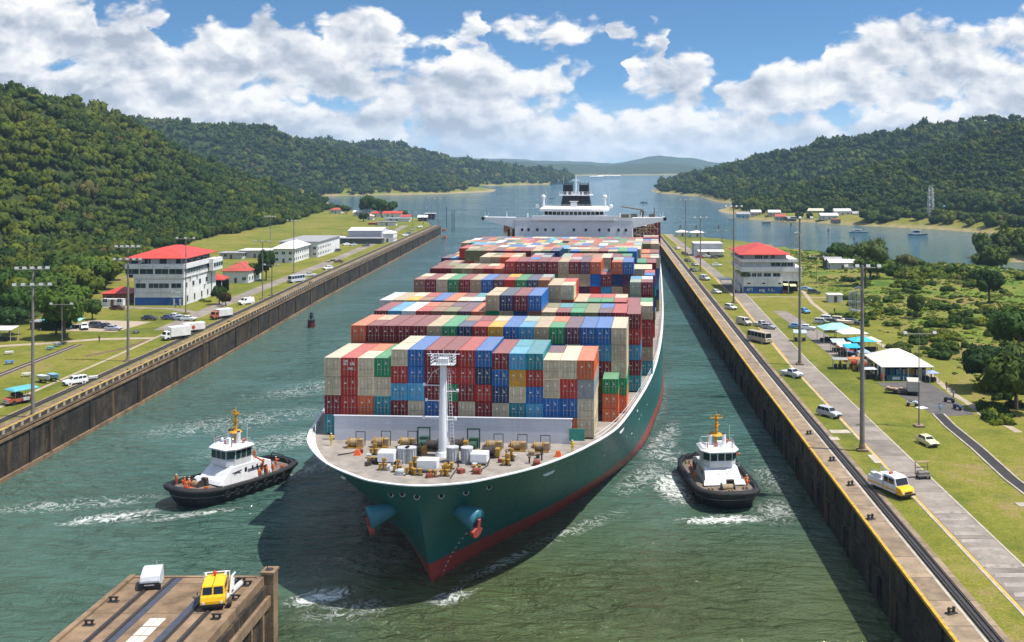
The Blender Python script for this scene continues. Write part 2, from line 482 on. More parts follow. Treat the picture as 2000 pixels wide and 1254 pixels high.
def make_land():
    ys = ax((20, 120, 10), (120, 800, 7), (800, 1300, 9), (1300, 2300, 18), (2300, 4300, 40))
    off = ax((0, 40, 4), (40, 420, 7), (420, 900, 20), (900, 3000, 100))
    O, Y = np.meshgrid(off, ys); X = xL(Y) - O - .3
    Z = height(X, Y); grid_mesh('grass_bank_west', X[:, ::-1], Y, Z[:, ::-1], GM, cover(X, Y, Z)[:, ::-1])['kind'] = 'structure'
    off = ax((0, 40, 4), (40, 420, 6), (420, 900, 20), (900, 3000, 100))
    O, Y = np.meshgrid(off, ys); X = xR(Y) + O + .3
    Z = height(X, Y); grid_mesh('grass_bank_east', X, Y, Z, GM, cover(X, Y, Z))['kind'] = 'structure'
    # far hills closing the lake
    far = [[(-2600, 5200, 110, 900), (-1200, 5400, 95, 800), (-500, 5600, 72, 700), (0, 5900, 48, 700), (400, 6100, 66, 700)],
           [(150, 8200, 60, 900), (560, 8200, 128, 700), (700, 8300, 118, 700), (950, 8300, 70, 800), (2500, 8300, 90, 900)], [(-3000, 8500, 150, 1200), (-900, 8600, 110, 1100), (100, 8700, 70, 900)]]
    X, Y = np.meshgrid(ax((-4000, 4000, 50)), ax((4300, 9600, 60)))
    h = np.full(X.shape, -20.0)
    for rg in far: h = np.maximum(h, ridge_h(X, Y, rg))
    h = h + np.clip(h / 40, 0, 1) * sinnoise(X * .5, Y * .5) * 6
    a = np.zeros(X.shape + (4,)); a[..., 3] = 1; a[..., 0] = (h > 4)
    a[..., 2] = np.clip(1 - np.abs(h) / 4, 0, 1)
    grid_mesh('far_hills', X, Y, h, GM, a)['kind'] = 'structure'


make_land()


# ---------------------------------------------------------------- water
def water_material():
    m = bpy.data.materials.new('murky green canal water'); m.use_nodes = True; t = NT(m.node_tree)
    p = t.node('ShaderNodeNewGeometry').outputs['Position']
    x, y, z = t.sep(p)[:3]
    big = t.noise(p, .018, 5, .6, .6)
    olive = t.mix(big, (.050, .072, .026), (.076, .100, .042))
    teal = t.mix(big, (.038, .098, .084), (.066, .140, .120))
    # the silty plume hangs round the bow and the east side of the ship
    side = t.mr(t.m('SUBTRACT', x, t.m('MULTIPLY', t.m('SUBTRACT', big, .5), 60)), -62, -20)
    near = t.mr(t.m('ADD', y, t.m('MULTIPLY', t.m('SUBTRACT', big, .5), 70)), 118, 205, 1, 0)
    c = t.mix(t.m('MULTIPLY', near, t.m('MAXIMUM', side, .35)), teal, olive)
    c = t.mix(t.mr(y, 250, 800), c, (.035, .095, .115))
    # foam: wakes and wash, each an area of broken white water
    areas = [(-73, 157, 11, 3.4, .35, .7), (-62, 158, 12, 2.0, .45, .6), (-82, 163, 22, 5, .3, .45), (-53, 176, 12, 3.2, 1.0, .5), (-46, 186, 14, 5, .9, .55), (-60, 200, 26, 9, .7, .42),
             (-34, 128, 5.5, 3.4, .6, .85), (-30, 124, 8, 5, .3, .45), (-17.5, 128, 5, 2.5, .9, .62), (-12, 139, 12, 1.8, .95, .42), (-2, 152, 18, 3, .85, .36), (9, 178, 18, 4.5, 1.2, .46), (14, 200, 22, 4, 1.35, .52), (15, 240, 34, 4, 1.5, .45),
             (13.8, 172, 4.5, 12, .1, .8), (29, 160, 5, 9, -.2, .55), (20.5, 156, 10, 2.6, .1, .8), (31, 176, 5, 14, 0, .4), (14, 190, 6, 12, .3, .55), (-75, 215, 30, 12, .6, .4), (-66, 250, 34, 11, .9, .36), (-30, 140, 22, 8, .4, .28)]
    tot = None
    for (fx, fy, rx, ry, a, st) in areas:
        ca, sa = math.cos(a), math.sin(a)
        dx = t.m('SUBTRACT', x, fx); dy = t.m('SUBTRACT', y, fy)
        e = t.m('ADD', t.m('MULTIPLY', dx, ca / rx), t.m('MULTIPLY', dy, sa / rx)); g = t.m('SUBTRACT', t.m('MULTIPLY', dy, ca / ry), t.m('MULTIPLY', dx, sa / ry))
        v = t.m('MULTIPLY', t.m('SUBTRACT', 1.0, t.m('ADD', t.m('MULTIPLY', e, e), t.m('MULTIPLY', g, g)), clamp=True), st)
        tot = v if tot is None else t.m('MAXIMUM', tot, v)
    fn = t.noise(p, .30, 7, .62, 1.8)
    ridge = lambda n, k: t.m('SUBTRACT', 1.0, t.m('MULTIPLY', t.m('ABSOLUTE', t.m('SUBTRACT', n, .5)), k), clamp=True)
    fn2 = t.noise(p, .95, 5, .6, 1.2)
    lace = t.m('MAXIMUM', ridge(fn, 8.0), t.m('MULTIPLY', ridge(fn2, 7.0), .7))                      # lacy threads
    foam = t.m('MULTIPLY', t.mr(t.m('ADD', t.m('MULTIPLY', lace, .60), t.m('MULTIPLY', tot, .66)), .62, 1.0), t.mr(tot, .0, .25))
    flecks = t.m('MULTIPLY', t.mr(t.noise(p, .8, 8, .72, .8), .69, .76), t.mr(y, 420, 150, 0, .5))
    foam = t.m('MAXIMUM', foam, flecks)
    # far wind lines and boat wakes on the lake
    wl = t.noise(t.comb(t.m('MULTIPLY', x, .0035), t.m('MULTIPLY', y, .012), 0), 1.0, 5, .6, .5)
    wind = t.m('MULTIPLY', t.mr(wl, .56, .68), t.mr(y, 600, 1100))
    c = t.mix(t.m('MULTIPLY', wind, .35), c, (.16, .24, .27))
    c = t.mix(foam, c, (.72, .76, .72))
    # waves: swell, chop and ripples; calmer in the far lake
    pw = t.comb(t.m('MULTIPLY', x, .5), t.m('ADD', y, t.m('MULTIPLY', x, .12)), 0)
    w1 = t.noise(pw, .16, 3, .5, .4); w2 = t.noise(pw, .55, 4, .55, .6); w3 = t.noise(p, 2.2, 4, .6, .3)
    h = t.m('ADD', t.m('MULTIPLY', w1, 1.5), t.m('ADD', t.m('MULTIPLY', w2, 1.25), t.m('MULTIPLY', w3, .2)))
    h = t.m('ADD', h, t.m('MULTIPLY', foam, .12))
    bn = t.node('ShaderNodeBump', {'Height': h, 'Strength': 1.0, 'Distance': t.m('MULTIPLY', t.mr(y, 120, 900, 1.9, .7, False), t.mr(t.noise(t.comb(t.m('MULTIPLY', x, .6), y, 0), .035, 4, .6, .8), .36, .62, .35, 1.25))})
    b = t.node('ShaderNodeBsdfPrincipled', {'Base Color': c, 'Roughness': t.m('ADD', .07, t.m('MULTIPLY', foam, .6)), 'IOR': 1.33, 'Normal': bn.outputs[0]})
    o = t.node('ShaderNodeOutputMaterial'); t.l.new(b.outputs[0], o.inputs[0])
    return m


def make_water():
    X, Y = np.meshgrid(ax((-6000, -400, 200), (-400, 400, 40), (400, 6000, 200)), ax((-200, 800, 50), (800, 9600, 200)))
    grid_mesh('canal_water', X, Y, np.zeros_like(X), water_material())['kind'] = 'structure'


make_water()


# ---------------------------------------------------------------- lock walls, aprons, tracks, roads
def wall_material():
    m = bpy.data.materials.new('stained lock concrete'); m.use_nodes = True; t = NT(m.node_tree)
    p = t.node('ShaderNodeNewGeometry').outputs['Position']
    x, y, z = t.sep(p)[:3]
    n = t.noise(p, .25, 6, .6); fine = t.noise(p, 2.2, 5, .65)
    c = t.ramp(t.m('ADD', t.m('MULTIPLY', n, .6), t.m('MULTIPLY', fine, .4)), [(.36, (.016, .013, .011)), (.5, (.036, .030, .025)), (.64, (.085, .070, .052))])
    st = t.noise(t.comb(t.m('MULTIPLY', x, .4), t.m('MULTIPLY', y, .4), t.m('MULTIPLY', z, .05)), 1.4, 6, .7)
    c = t.mix(t.mr(st, .52, .68, 0, .75), c, (.15, .085, .035))
    st2 = t.noise(t.comb(t.m('MULTIPLY', x, .9), t.m('MULTIPLY', y, .9), t.m('MULTIPLY', z, .06)), 1.0, 5, .7)
    c = t.mix(t.mr(st2, .5, .66, 0, .8), c, (.016, .014, .013))
    c = t.mix(t.mr(z, 0.1, 1.6, .75, 0), c, (.03, .03, .018))
    b = t.node('ShaderNodeBsdfPrincipled', {'Base Color': c, 'Roughness': .85, 'Specular IOR Level': .25})
    bn = t.node('ShaderNodeBump', {'Height': fine, 'Strength': .6, 'Distance': .1}); t.l.new(bn.outputs[0], b.inputs['Normal'])
    o = t.node('ShaderNodeOutputMaterial'); t.l.new(b.outputs[0], o.inputs[0]); return m


WALLM = wall_material()
CONC = mat('weathered concrete apron', (.26, .19, .125), .85, .42, .5, bump=.4, coord='pos', joints=6.0)
CONCD = mat('old tan concrete', (.215, .142, .084), .85, .5, .45, bump=.5, coord='pos', joints=7.5)
KERB = mat('kerb concrete', (.40, .35, .28), .85, .3, .7, coord='pos')
ASPH = mat('worn grey road', (.235, .20, .17), .9, .3, .35, bump=.2, coord='pos', joints=9.0)
ASPD = mat('dark asphalt', (.105, .095, .092), .9, .3, .4, bump=.2, coord='pos')
BALL = mat('dark track bed', (.032, .028, .028), .8, .4, .8, bump=.3, coord='pos')
RAIL = mat('rail steel', (.10, .085, .08), .45, .3, 2, metal=.6, coord='pos')
YEL = mat('yellow edge paint', (.50, .30, .035), .7, .35, 1.5, coord='pos')
YELR = mat('yellow road line', (.62, .36, .04), .7, .2, .8, coord='pos')
PATH = mat('pale footpath', (.36, .29, .21), .9, .25, .6, coord='pos')


def Rline(off, y0, y1, st=20):
    ys = np.append(np.arange(y0, y1, st), y1); return [(float(xR(y)) + off, float(y)) for y in ys]


def Lline(off, y0, y1, st=20):
    ys = np.append(np.arange(y0, y1, st), y1); return [(float(xL(y)) - off, float(y)) for y in ys]


def lock_wall_east():
    y0, y1 = 60, 690
    b = MB(); b.strip(Rline(0, y0, y1), 0, 2.6, 7.7, thick=11); w = b.build('lock_wall', WALLM)
    tag(w, 'dark stained lock wall along the east bank with a yellow painted edge', 'lock wall')
    b = MB(); b.strip(Rline(0, y0, y1), -.12, 2.7, 8.06, thick=.36); b.build('coping', CONC, w)
    b = MB(); b.strip(Rline(0, y0, y1), -.16, .22, 8.10, thick=.34); b.build('yellow_edge', YEL, w)
    b = MB(); b.strip(Rline(0, y0, y1), -.34, -.005, 4.6, thick=.5); b.build('ledge', WALLM, w)
    b = MB()
    for y in np.arange(68, 690, 11.5): b.strip(Rline(0, y, y + 1.5, 1.5), -.2, -.003, 7.3, thick=2.15)
    for y in np.arange(72, 690, 11.5): b.strip(Rline(0, y, y + 1.1, 1.1), -.24, -.003, 4.08, thick=6)
    b.build('buttress', WALLM, w)
    b = MB(); b.strip(Rline(2.72, 60, 690), 0, .35, 8.075, thick=.3); b.build('apron_joint', KERB, w)
    for y in np.arange(86, 640, 34):
        x = float(xR(y)); b = MB()
        for k in (-.25, .25): b.cyl((x - .3, y + k, .2), (x - .3, y + k, 7.6), .05, n=4)
        for q in range(18): b.cyl((x - .3, y - .25, .4 + q * .4), (x - .3, y + .25, .4 + q * .4), .035, n=4)
        b.build('ladder', mat('rusty ladder', (.16, .085, .045), .8, .4, 2, coord='pos'), w)
    for y in np.arange(74, 640, 17):
        x = float(xR(y)); b = MB(); b.box(x - .62, x - .26, y - .5, y + .5, 1.2, 4.0); b.build('fender', BALL, w)
    return w


def lock_wall_west():
    y0, y1 = 150, 780
    b = MB(); b.strip(Lline(0, y0, y1), -3, 0, 7.5, thick=11); b.box(-121, float(xL(780)), 780, 782.5, -3, 7.5); w = b.build('lock_wall', WALLM)
    tag(w, 'dark stained lock wall along the west bank topped by a panelled parapet', 'lock wall')
    b = MB(); b.strip(Lline(0, y0, y1), -3.6, .14, 8.05, thick=.5); b.build('coping', CONCD, w)
    b = MB(); 
    for y in np.arange(y0, y1, 3.0): b.strip(Lline(0, y, y + .85, .85), -.35, .2, 8.9, thick=.85)
    b.build('parapet', mat('parapet concrete', (.34, .29, .22), .85, .35, .6, coord='pos'), w)
    MB().strip(Lline(0, y0, y1), -.02, .1, 8.7, thick=.6).build('parapet_panel', mat('gap shade parapet panels', (.06, .05, .04), .85, .4, .6, coord='pos'), w)  # panels coloured dark to paint in the shade of the gaps between posts
    b = MB(); b.strip(Lline(0, y0, 330), -.3, .22, 8.99, thick=.085); b.build('yellow_edge', mat('worn yellow parapet edge', (.40, .27, .07), .75, .45, 1.2, coord='pos'), w)
    b = MB(); b.strip(Lline(0, y0, y1), .005, .3, 7.25, thick=.45); b.strip(Lline(0, y0, y1), .005, .45, .75, thick=1.2); b.build('ledge', CONCD, w)
    b = MB()
    for y in np.arange(160, 780, 23): b.strip(Lline(0, y, y + .9, .9), .004, .2, 6.75, thick=5.9)
    b.build('buttress', WALLM, w)
    for y in np.arange(190, 760, 40):
        x = float(xL(y)); b = MB()
        for k in (-.25, .25): b.cyl((x + .5, y + k, .8), (x + .5, y + k, 7.4), .06, n=4)
        for q in range(16): b.cyl((x + .5, y - .25, 1.0 + q * .4), (x + .5, y + .25, 1.0 + q * .4), .04, n=4)
        b.build('ladder', mat('rusty ladder', (.16, .085, .045), .8, .4, 2, coord='pos'), w)
    return w


lock_wall_east(); lock_wall_west()


def struct(name, b, m): return tag(b.build(name, m), kind='structure')


def tracks_and_roads():
    # dark tow tracks with their rails, one object per bank
    for f, offs, y0, y1, side, lab in ((Rline, (3.15, 4.55), 55, 690, 1, 'dark tow track with twin rails running along the east lock wall'),
                                       (Lline, (4.6, 6.2), 150, 775, -1, 'dark tow track with twin rails running along the west lock wall')):
        b = MB(); b.strip(f(offs[0], y0, y1), 0, side * (offs[1] - offs[0]), 8.035); o = b.build('tow_track', BALL); tag(o, lab, 'track')
        for k in (.22, offs[1] - offs[0] - .22):
            r = MB(); r.strip(f(offs[0] + k, y0, y1), -.06, .06, 8.17, thick=.14); r.build('rail', RAIL, o)
        r = MB()
        mid = (offs[1] - offs[0]) / 2
        r.strip(f(offs[0] + mid, y0, y1), -.13, .13, 8.12, thick=.09); r.build('rack', RAIL, o)
    struct('apron', MB().strip(Rline(0, 55, 690), 2.65, 3.1, 8.02), CONC)
    struct('kerb', MB().strip(Rline(4.6, 55, 690), 0, .75, 8.06, thick=.2), CONC)
    struct('apron', MB().strip(Lline(0, 150, 775), -4.6, -3.55, 8.02), mat('dry grass verge', (.16, .14, .045), .9, .5, .5, coord='pos'))
    struct('kerb', MB().strip(Lline(6.25, 150, 775), -.5, 0, 8.07, thick=.2), CONC)
    # east service road with its yellow line
    er = [(46.9, 50), (47.0, 107), (47.6, 170), (48.4, 240), (50.4, 300), (52.2, 351), (52.6, 409), (51.8, 508), (51.8, 600), (51, 680)]
    struct('service_road', MB().strip(er, -2.3, 2.3, 8.024), ASPH)
    struct('road_kerb', MB().strip(er[:7], 2.32, 2.62, 8.06, thick=.15), KERB)
    struct('road_kerb', MB().strip(er[:7], -2.95, -2.62, 8.05, thick=.15), KERB)
    struct('road_line', MB().strip(er, -2.58, -2.36, 8.03).strip(er[3:], -2.28, -2.12, 8.03), YELR)
    b = MB()
    for y in np.arange(70, 136, 2.6): b.face([(45.1, y, 8.032), (48.7, y, 8.032), (49.0, y + 1.1, 8.032), (45.4, y + 1.1, 8.032)])
    struct('road_markings', b, mat('faded white road paint', (.30, .262, .23), .85, .4, .8, coord='pos'))
    # east: second dark channel, lot in front of the market hall, market street, footpaths
    ch = [(61.5, 60), (61.3, 120), (61.4, 150), (62.6, 166), (63.1, 180), (64.0, 189)]
    struct('kerbed_channel', MB().strip(ch, -.85, .85, 8.03), BALL)
    struct('kerb', MB().strip(ch, -1.15, -.87, 8.12, thick=.2).strip(ch, .87, 1.15, 8.12, thick=.2), KERB)
    struct('parking_lot', MB().prism([(60.2, 216), (63.0, 188), (65.0, 187.4), (70.5, 188.5), (71.6, 205), (71.2, 218)], 7.9, 8.026), ASPD)
    struct('market_street', MB().prism([(57.6, 246), (65.6, 243), (64.2, 268), (63.0, 290), (61.2, 322), (57.2, 322), (58.0, 280)], 7.9, 8.022), mat('pale lot asphalt', (.22, .185, .16), .9, .25, .4, coord='pos'))
    struct('footpath', MB().strip([(73.5, 176), (72.6, 205), (74.5, 226), (74.2, 262), (72, 300), (73.5, 340), (77, 372), (74, 402)], -.7, .7, 8.024), PATH)
    struct('footpath', MB().strip([(54.8, 356), (64, 357), (82, 355)], -.8, .8, 8.028), PATH)
    struct('forecourt', MB().prism([(49.8, 372), (54.2, 366.5), (54.2, 398), (50.4, 398)], 7.9, 8.03), ASPD)
    struct('footpath', MB().strip([(70.9, 186), (72.5, 205), (73, 214)], .2, .5, 8.05), KERB)
    for c in ((42.8, 176.4, 3.4, 2.2), (44.3, 160, 1.2, 4.4), (58.3, 138.5, 1.5, 1.6), (40.8, 172, 1.5, 2.0)):
        struct('concrete_pad', MB().cbox((c[0], c[1], 8.0), (c[2], c[3], .14)), KERB)
    # west service road, cross street, footpaths, sidings
    wr = [(-119.5, 285), (-121.5, 325), (-123.2, 380), (-124.2, 482), (-128, 600), (-137, 720), (-141, 775)]
    struct('service_road', MB().strip(wr, -2.4, 2.4, 8.024), ASPH)
    struct('cross_street', MB().strip([(-122.5, 318), (-134, 327), (-150, 330.5), (-185, 331)], -1.7, 1.7, 8.028), ASPH)
    struct('road_line', MB().strip([(-117.6, 285)] + [(x + 2.9, y) for x, y in wr[1:5]], -.15, .15, 8.03), KERB)
    lp = [(-110.2, 168), (-113.0, 205), (-114.4, 245), (-116.6, 285)]
    struct('footpath', MB().strip(lp, -.45, .45, 8.03), PATH)
    struct('footpath', MB().strip([(-115.5, 272), (-124, 271), (-130, 270), (-140, 264), (-152, 259), (-175, 258)], -1.5, 1.5, 8.022), PATH)
    struct('parking_lot', MB().prism([(-150, 284), (-131, 282), (-129, 300), (-148, 304)], 7.9, 8.02), PATH)
    sd = [(-129.5, 200), (-129.2, 222), (-130.2, 240), (-131.2, 262)]
    o = MB().strip(sd, -1.25, 1.25, 8.028).build('siding_track', mat('siding ballast', (.26, .2, .15), .9, .3, .7, coord='pos')); tag(o, 'short siding track curving across the west lawn near the car park', 'track')
    for k in (-.7, .7): MB().strip(sd, k - .28, k + .28, 8.1, thick=.08).build('rail', BALL, o)
    struct('earth_strip', MB().strip([(-121.8, 246), (-117.5, 255), (-116.2, 270)], -.8, .8, 8.02), mat('bare earth', (.13, .08, .05), .95, .3, .6, coord='pos'))


tracks_and_roads()


def concrete_pier():
    """the end of the centre wall, lower left"""
    t = thing('concrete_pier', 'tan concrete pier end with rails in the lower left corner of the canal', 'pier', (-51.4, 114.3, 0))
    sk = -.032                                                     # the pier follows the canal: x shifts with y
    def X(x, y): return x + sk * y * -1
    def slab(b, x0, x1, y0, y1, z0, z1, mi=0):
        b.loft([[(X(x0, y0), y0, z0), (X(x1, y0), y0, z0), (X(x1, y1), y1, z0), (X(x0, y1), y1, z0)],
                [(X(x0, y0), y0, z1), (X(x1, y0), y0, z1), (X(x1, y1), y1, z1), (X(x0, y1), y1, z1)]], mi)
    b = MB(); slab(b, 0, 15.7, -60, 0, -3, 7.6); b.build('pier_body', WALLM, t)
    b = MB(); slab(b, .55, 14.6, -60, -.25, 7.6, 8.0); b.build('deck', CONCD, t)
    b = MB(); slab(b, -.1, .5, -60, .1, 7.6, 8.25); slab(b, .5, 14.7, -.3, .15, 7.6, 8.1); b.build('coping', CONCD, t)
    b = MB(); slab(b, 14.6, 15.3, -60, -1.2, 7.2, 8.55); slab(b, 15.3, 16.1, -60, -1.4, 5.4, 6.5); slab(b, 15.3, 15.6, -60, -1.4, 6.5, 7.2); b.build('parapet', CONCD, t)
    b = MB()
    for y in np.arange(-58, -1, 3.4): slab(b, 15.7, 16.0, y, y + .5, -3, 5.38)
    b.build('buttress', CONCD, t)
    b = MB(); slab(b, 15.0, 16.3, -1.1, .35, -3, 8.75); slab(b, 14.85, 16.4, -1.3, .5, 8.75, 9.0); b.cyl((15.6, -.4, 9.0), (15.6, -.4, 9.05), .45, n=14, mi=1); b.build('corner_post', [CONCD, BALL], t)
    b = MB(); b.cyl((15.4, -.5, 9.0), (15.4, -.5, 11.0), .05, n=6); b.build('marker_rod', BALL, t)
    for x in (3.2, 5.05, 10.5, 12.2):
        b = MB(); slab(b, x - .34, x + .34, -60, -.3, 8.0, 8.02, 1); slab(b, x - .08, x + .08, -60, -.3, 8.02, 8.14); b.build('rail', [RAIL, BALL], t)
    for x in (5.6, 10.0): b = MB(); slab(b, x - .35, x + .35, -60, -.4, 8.0, 8.05); b.build('rack_strip', mat('blue grey steel plate', (.055, .06, .085), .5, .25, 1, coord='pos'), t)
    b = MB()
    for x0, x1 in ((7.0, 7.75), (7.82, 8.6)):
        for k in range(3): slab(b, x0, x1, -16.2 + k * 2.0, -14.4 + k * 2.0, 8.0, 8.006)
    b.build('painted_panel', mat('flaking white paint', (.62, .57, .5), .8, .3, 1.5, coord='pos'), t)
    for x, y in ((1.3, -6.5), (1.6, -12), (14.0, -6.0), (13.8, -10.6), (13.9, -2.4), (12.9, -1.5)):
        b = MB(); b.cyl((X(x, y) - .3, y, 8), (X(x, y) - .3, y, 8.55), .13, n=8); b.cyl((X(x, y) + .3, y, 8), (X(x, y) + .3, y, 8.55), .13, n=8); b.cbox((X(x, y), y, 8.5), (1.0, .2, .12)); b.cbox((X(x, y), y, 8.04), (1.1, .5, .08)); b.build('mooring_cleat', BALL, t)
    b = MB(); b.cyl((X(12.9, -8), -8, 8.35), (X(13.2, -2.5), -2.5, 8.35), .3, n=10); b.build('steel_pipe', mat('pale steel pipe', (.5, .49, .47), .5, .2, 2), t)


concrete_pier()
# ---------------------------------------------------------------- container ship
SA = math.atan(.062)
SHIP_O = Vector((-21.2, 123.2, 0.0))
SHIP_M = Matrix.Translation(SHIP_O) @ Matrix.Rotation(-SA, 4, 'Z')      # local: x to starboard side of the picture, y aft, z up
ship = thing('container_ship', 'huge green container ship with red waterline sailing through the lock channel', 'container ship', SHIP_O, -SA)

WL = [(9, 0), (15, 2.5), (22, 5.8), (40, 15), (69, 25.3), (100, 29.3), (130, 31), (200, 31), (290, 31), (304, 27)]
DK = [(0, 0), (.9, 4.3), (3, 8), (10, 14.8), (22, 20.9), (40, 24.8), (80, 29), (150, 31), (290, 31), (304, 30)]


def catmull(pts, ph, m=6):
    p = [ph] + pts + [(2 * pts[-1][0] - pts[-2][0], pts[-1][1])]
    o = []
    for i in range(1, len(p) - 2):
        for k in range(m):
            t = k / m; a, b, c, d = p[i - 1:i + 3]
            o.append(tuple(.5 * (2 * b[j] + (c[j] - a[j]) * t + (2 * a[j] - 5 * b[j] + 4 * c[j] - d[j]) * t * t + (3 * b[j] - a[j] - 3 * c[j] + d[j]) * t ** 3) for j in (0, 1)))
    o.append(pts[-1]); return o


wlc = catmull(WL, (4, -1.6)); dkc = catmull(DK, (.9, -4.3))
NJ = len(wlc)


def ztop(s): return 15.3 - .95 * min(1, max(0, (s - 22) / 10))


def hull_pt(j, z):
    g = max(z, 0) / 15.3; g = g ** 1.02
    s = wlc[j][0] + (dkc[j][0] - wlc[j][0]) * g; h = wlc[j][1] + (dkc[j][1] - wlc[j][1]) * g
    if z < 0: h = max(0, h * (1 + z * .03))
    return s, h


def hull_at(s, z, side=1):
    """point and outward normal on the shell"""
    best = min(range(1, NJ - 1), key=lambda j: abs(hull_pt(j, z)[0] - s))
    s0, h0 = hull_pt(best - 1, z); s1, h1 = hull_pt(best + 1, z); t = (s - s0) / max(1e-6, s1 - s0)
    t = min(1, max(0, t)); h = h0 + (h1 - h0) * t
    _, hu = hull_pt(best, z + .3); _, hd = hull_pt(best, z - .3)
    n = Vector((side * (s1 - s0), -(h1 - h0), 0)).normalized(); n.z = -(hu - hd) / .6 * .9; n.normalize()
    return Vector((side * h, s0 + (s1 - s0) * t, z)), n


def hull_material():
    m = bpy.data.materials.new('green hull with red antifouling'); m.use_nodes = True; t = NT(m.node_tree)
    p = t.node('ShaderNodeTexCoord').outputs['Object']
    x, y, z = t.sep(p)[:3]
    n = t.noise(p, .18, 6, .6); f = t.noise(p, 1.6, 5, .65)
    green = t.mix(n, (.014, .100, .098), (.026, .142, .130))
    red = t.mix(f, (.32, .036, .03), (.46, .075, .06))
    sv = t.comb(t.m('MULTIPLY', x, .9), t.m('MULTIPLY', y, .9), t.m('MULTIPLY', z, .08))
    st = t.mr(t.noise(sv, 1.2, 6, .7), .56, .74, 0, .5)
    green = t.mix(st, green, (.06, .10, .09))
    seam = t.m('LESS_THAN', t.m('ABSOLUTE', t.m('SUBTRACT', t.m('FRACT', t.m('DIVIDE', z, 2.55)), .5)), .009)
    seam2 = t.m('LESS_THAN', t.m('ABSOLUTE', t.m('SUBTRACT', t.m('FRACT', t.m('DIVIDE', y, 9.5)), .5)), .0025)
    green = t.mix(t.m('MULTIPLY', t.m('MAXIMUM', seam, seam2), .65), green, (.012, .035, .035))
    sc = t.noise(t.comb(t.m('MULTIPLY', x, .5), t.m('MULTIPLY', y, .25), t.m('MULTIPLY', z, 3)), 1.5, 5, .7)
    green = t.mix(t.mr(sc, .66, .74, 0, .5), green, (.12, .085, .06))
    lo = t.mr(f, .3, .7, 3.05, 3.15)
    c = t.mix(t.m('LESS_THAN', z, lo), green, red)
    c = t.mix(t.m('MULTIPLY', t.mr(z, 0.2, 1.0, .8, 0), t.mr(f, .35, .6)), c, (.09, .03, .025))
    b = t.node('ShaderNodeBsdfPrincipled', {'Base Color': c, 'Roughness': t.mr(f, .3, .7, .3, .45), 'Specular IOR Level': .45})
    bn = t.node('ShaderNodeBump', {'Height': t.noise(p, .35, 3, .5), 'Strength': .25, 'Distance': .25}); t.l.new(bn.outputs[0], b.inputs['Normal'])
    o = t.node('ShaderNodeOutputMaterial'); t.l.new(b.outputs[0], o.inputs[0]); return m


HULLM = hull_material()
SHW = mat('ship white paint', (.74, .75, .77), .45, .1, .25, streak=.14)
SHWD = mat('bulwark inside white', (.66, .66, .64), .5, .15, .5, streak=.2)
DECK = mat('salt worn grey deck', (.27, .235, .205), .8, .35, .5, bump=.3)
GREYP = mat('pale grey paint', (.52, .54, .60), .5, .1, .3, streak=.1)
BLK = mat('black funnel paint', (.006, .007, .012), .5, .3, .6)
WINY = mat('yellow machinery paint', (.36, .20, .03), .5, .4, 2)
WIND = mat('greasy dark steel', (.06, .05, .045), .5, .4, 2, metal=.3)
WINB = mat('tan machinery paint', (.30, .22, .13), .6, .4, 2)
GRNP = mat('dark green machinery paint', (.03, .085, .06), .5, .3, 1.5)
ORG = mat('orange safety paint', (.7, .12, .025), .5, .2, 2)
SILV = mat('silver grey vents', (.45, .46, .47), .45, .2, 1.5)
DARKW = glass('dark window glass', (.012, .014, .02))


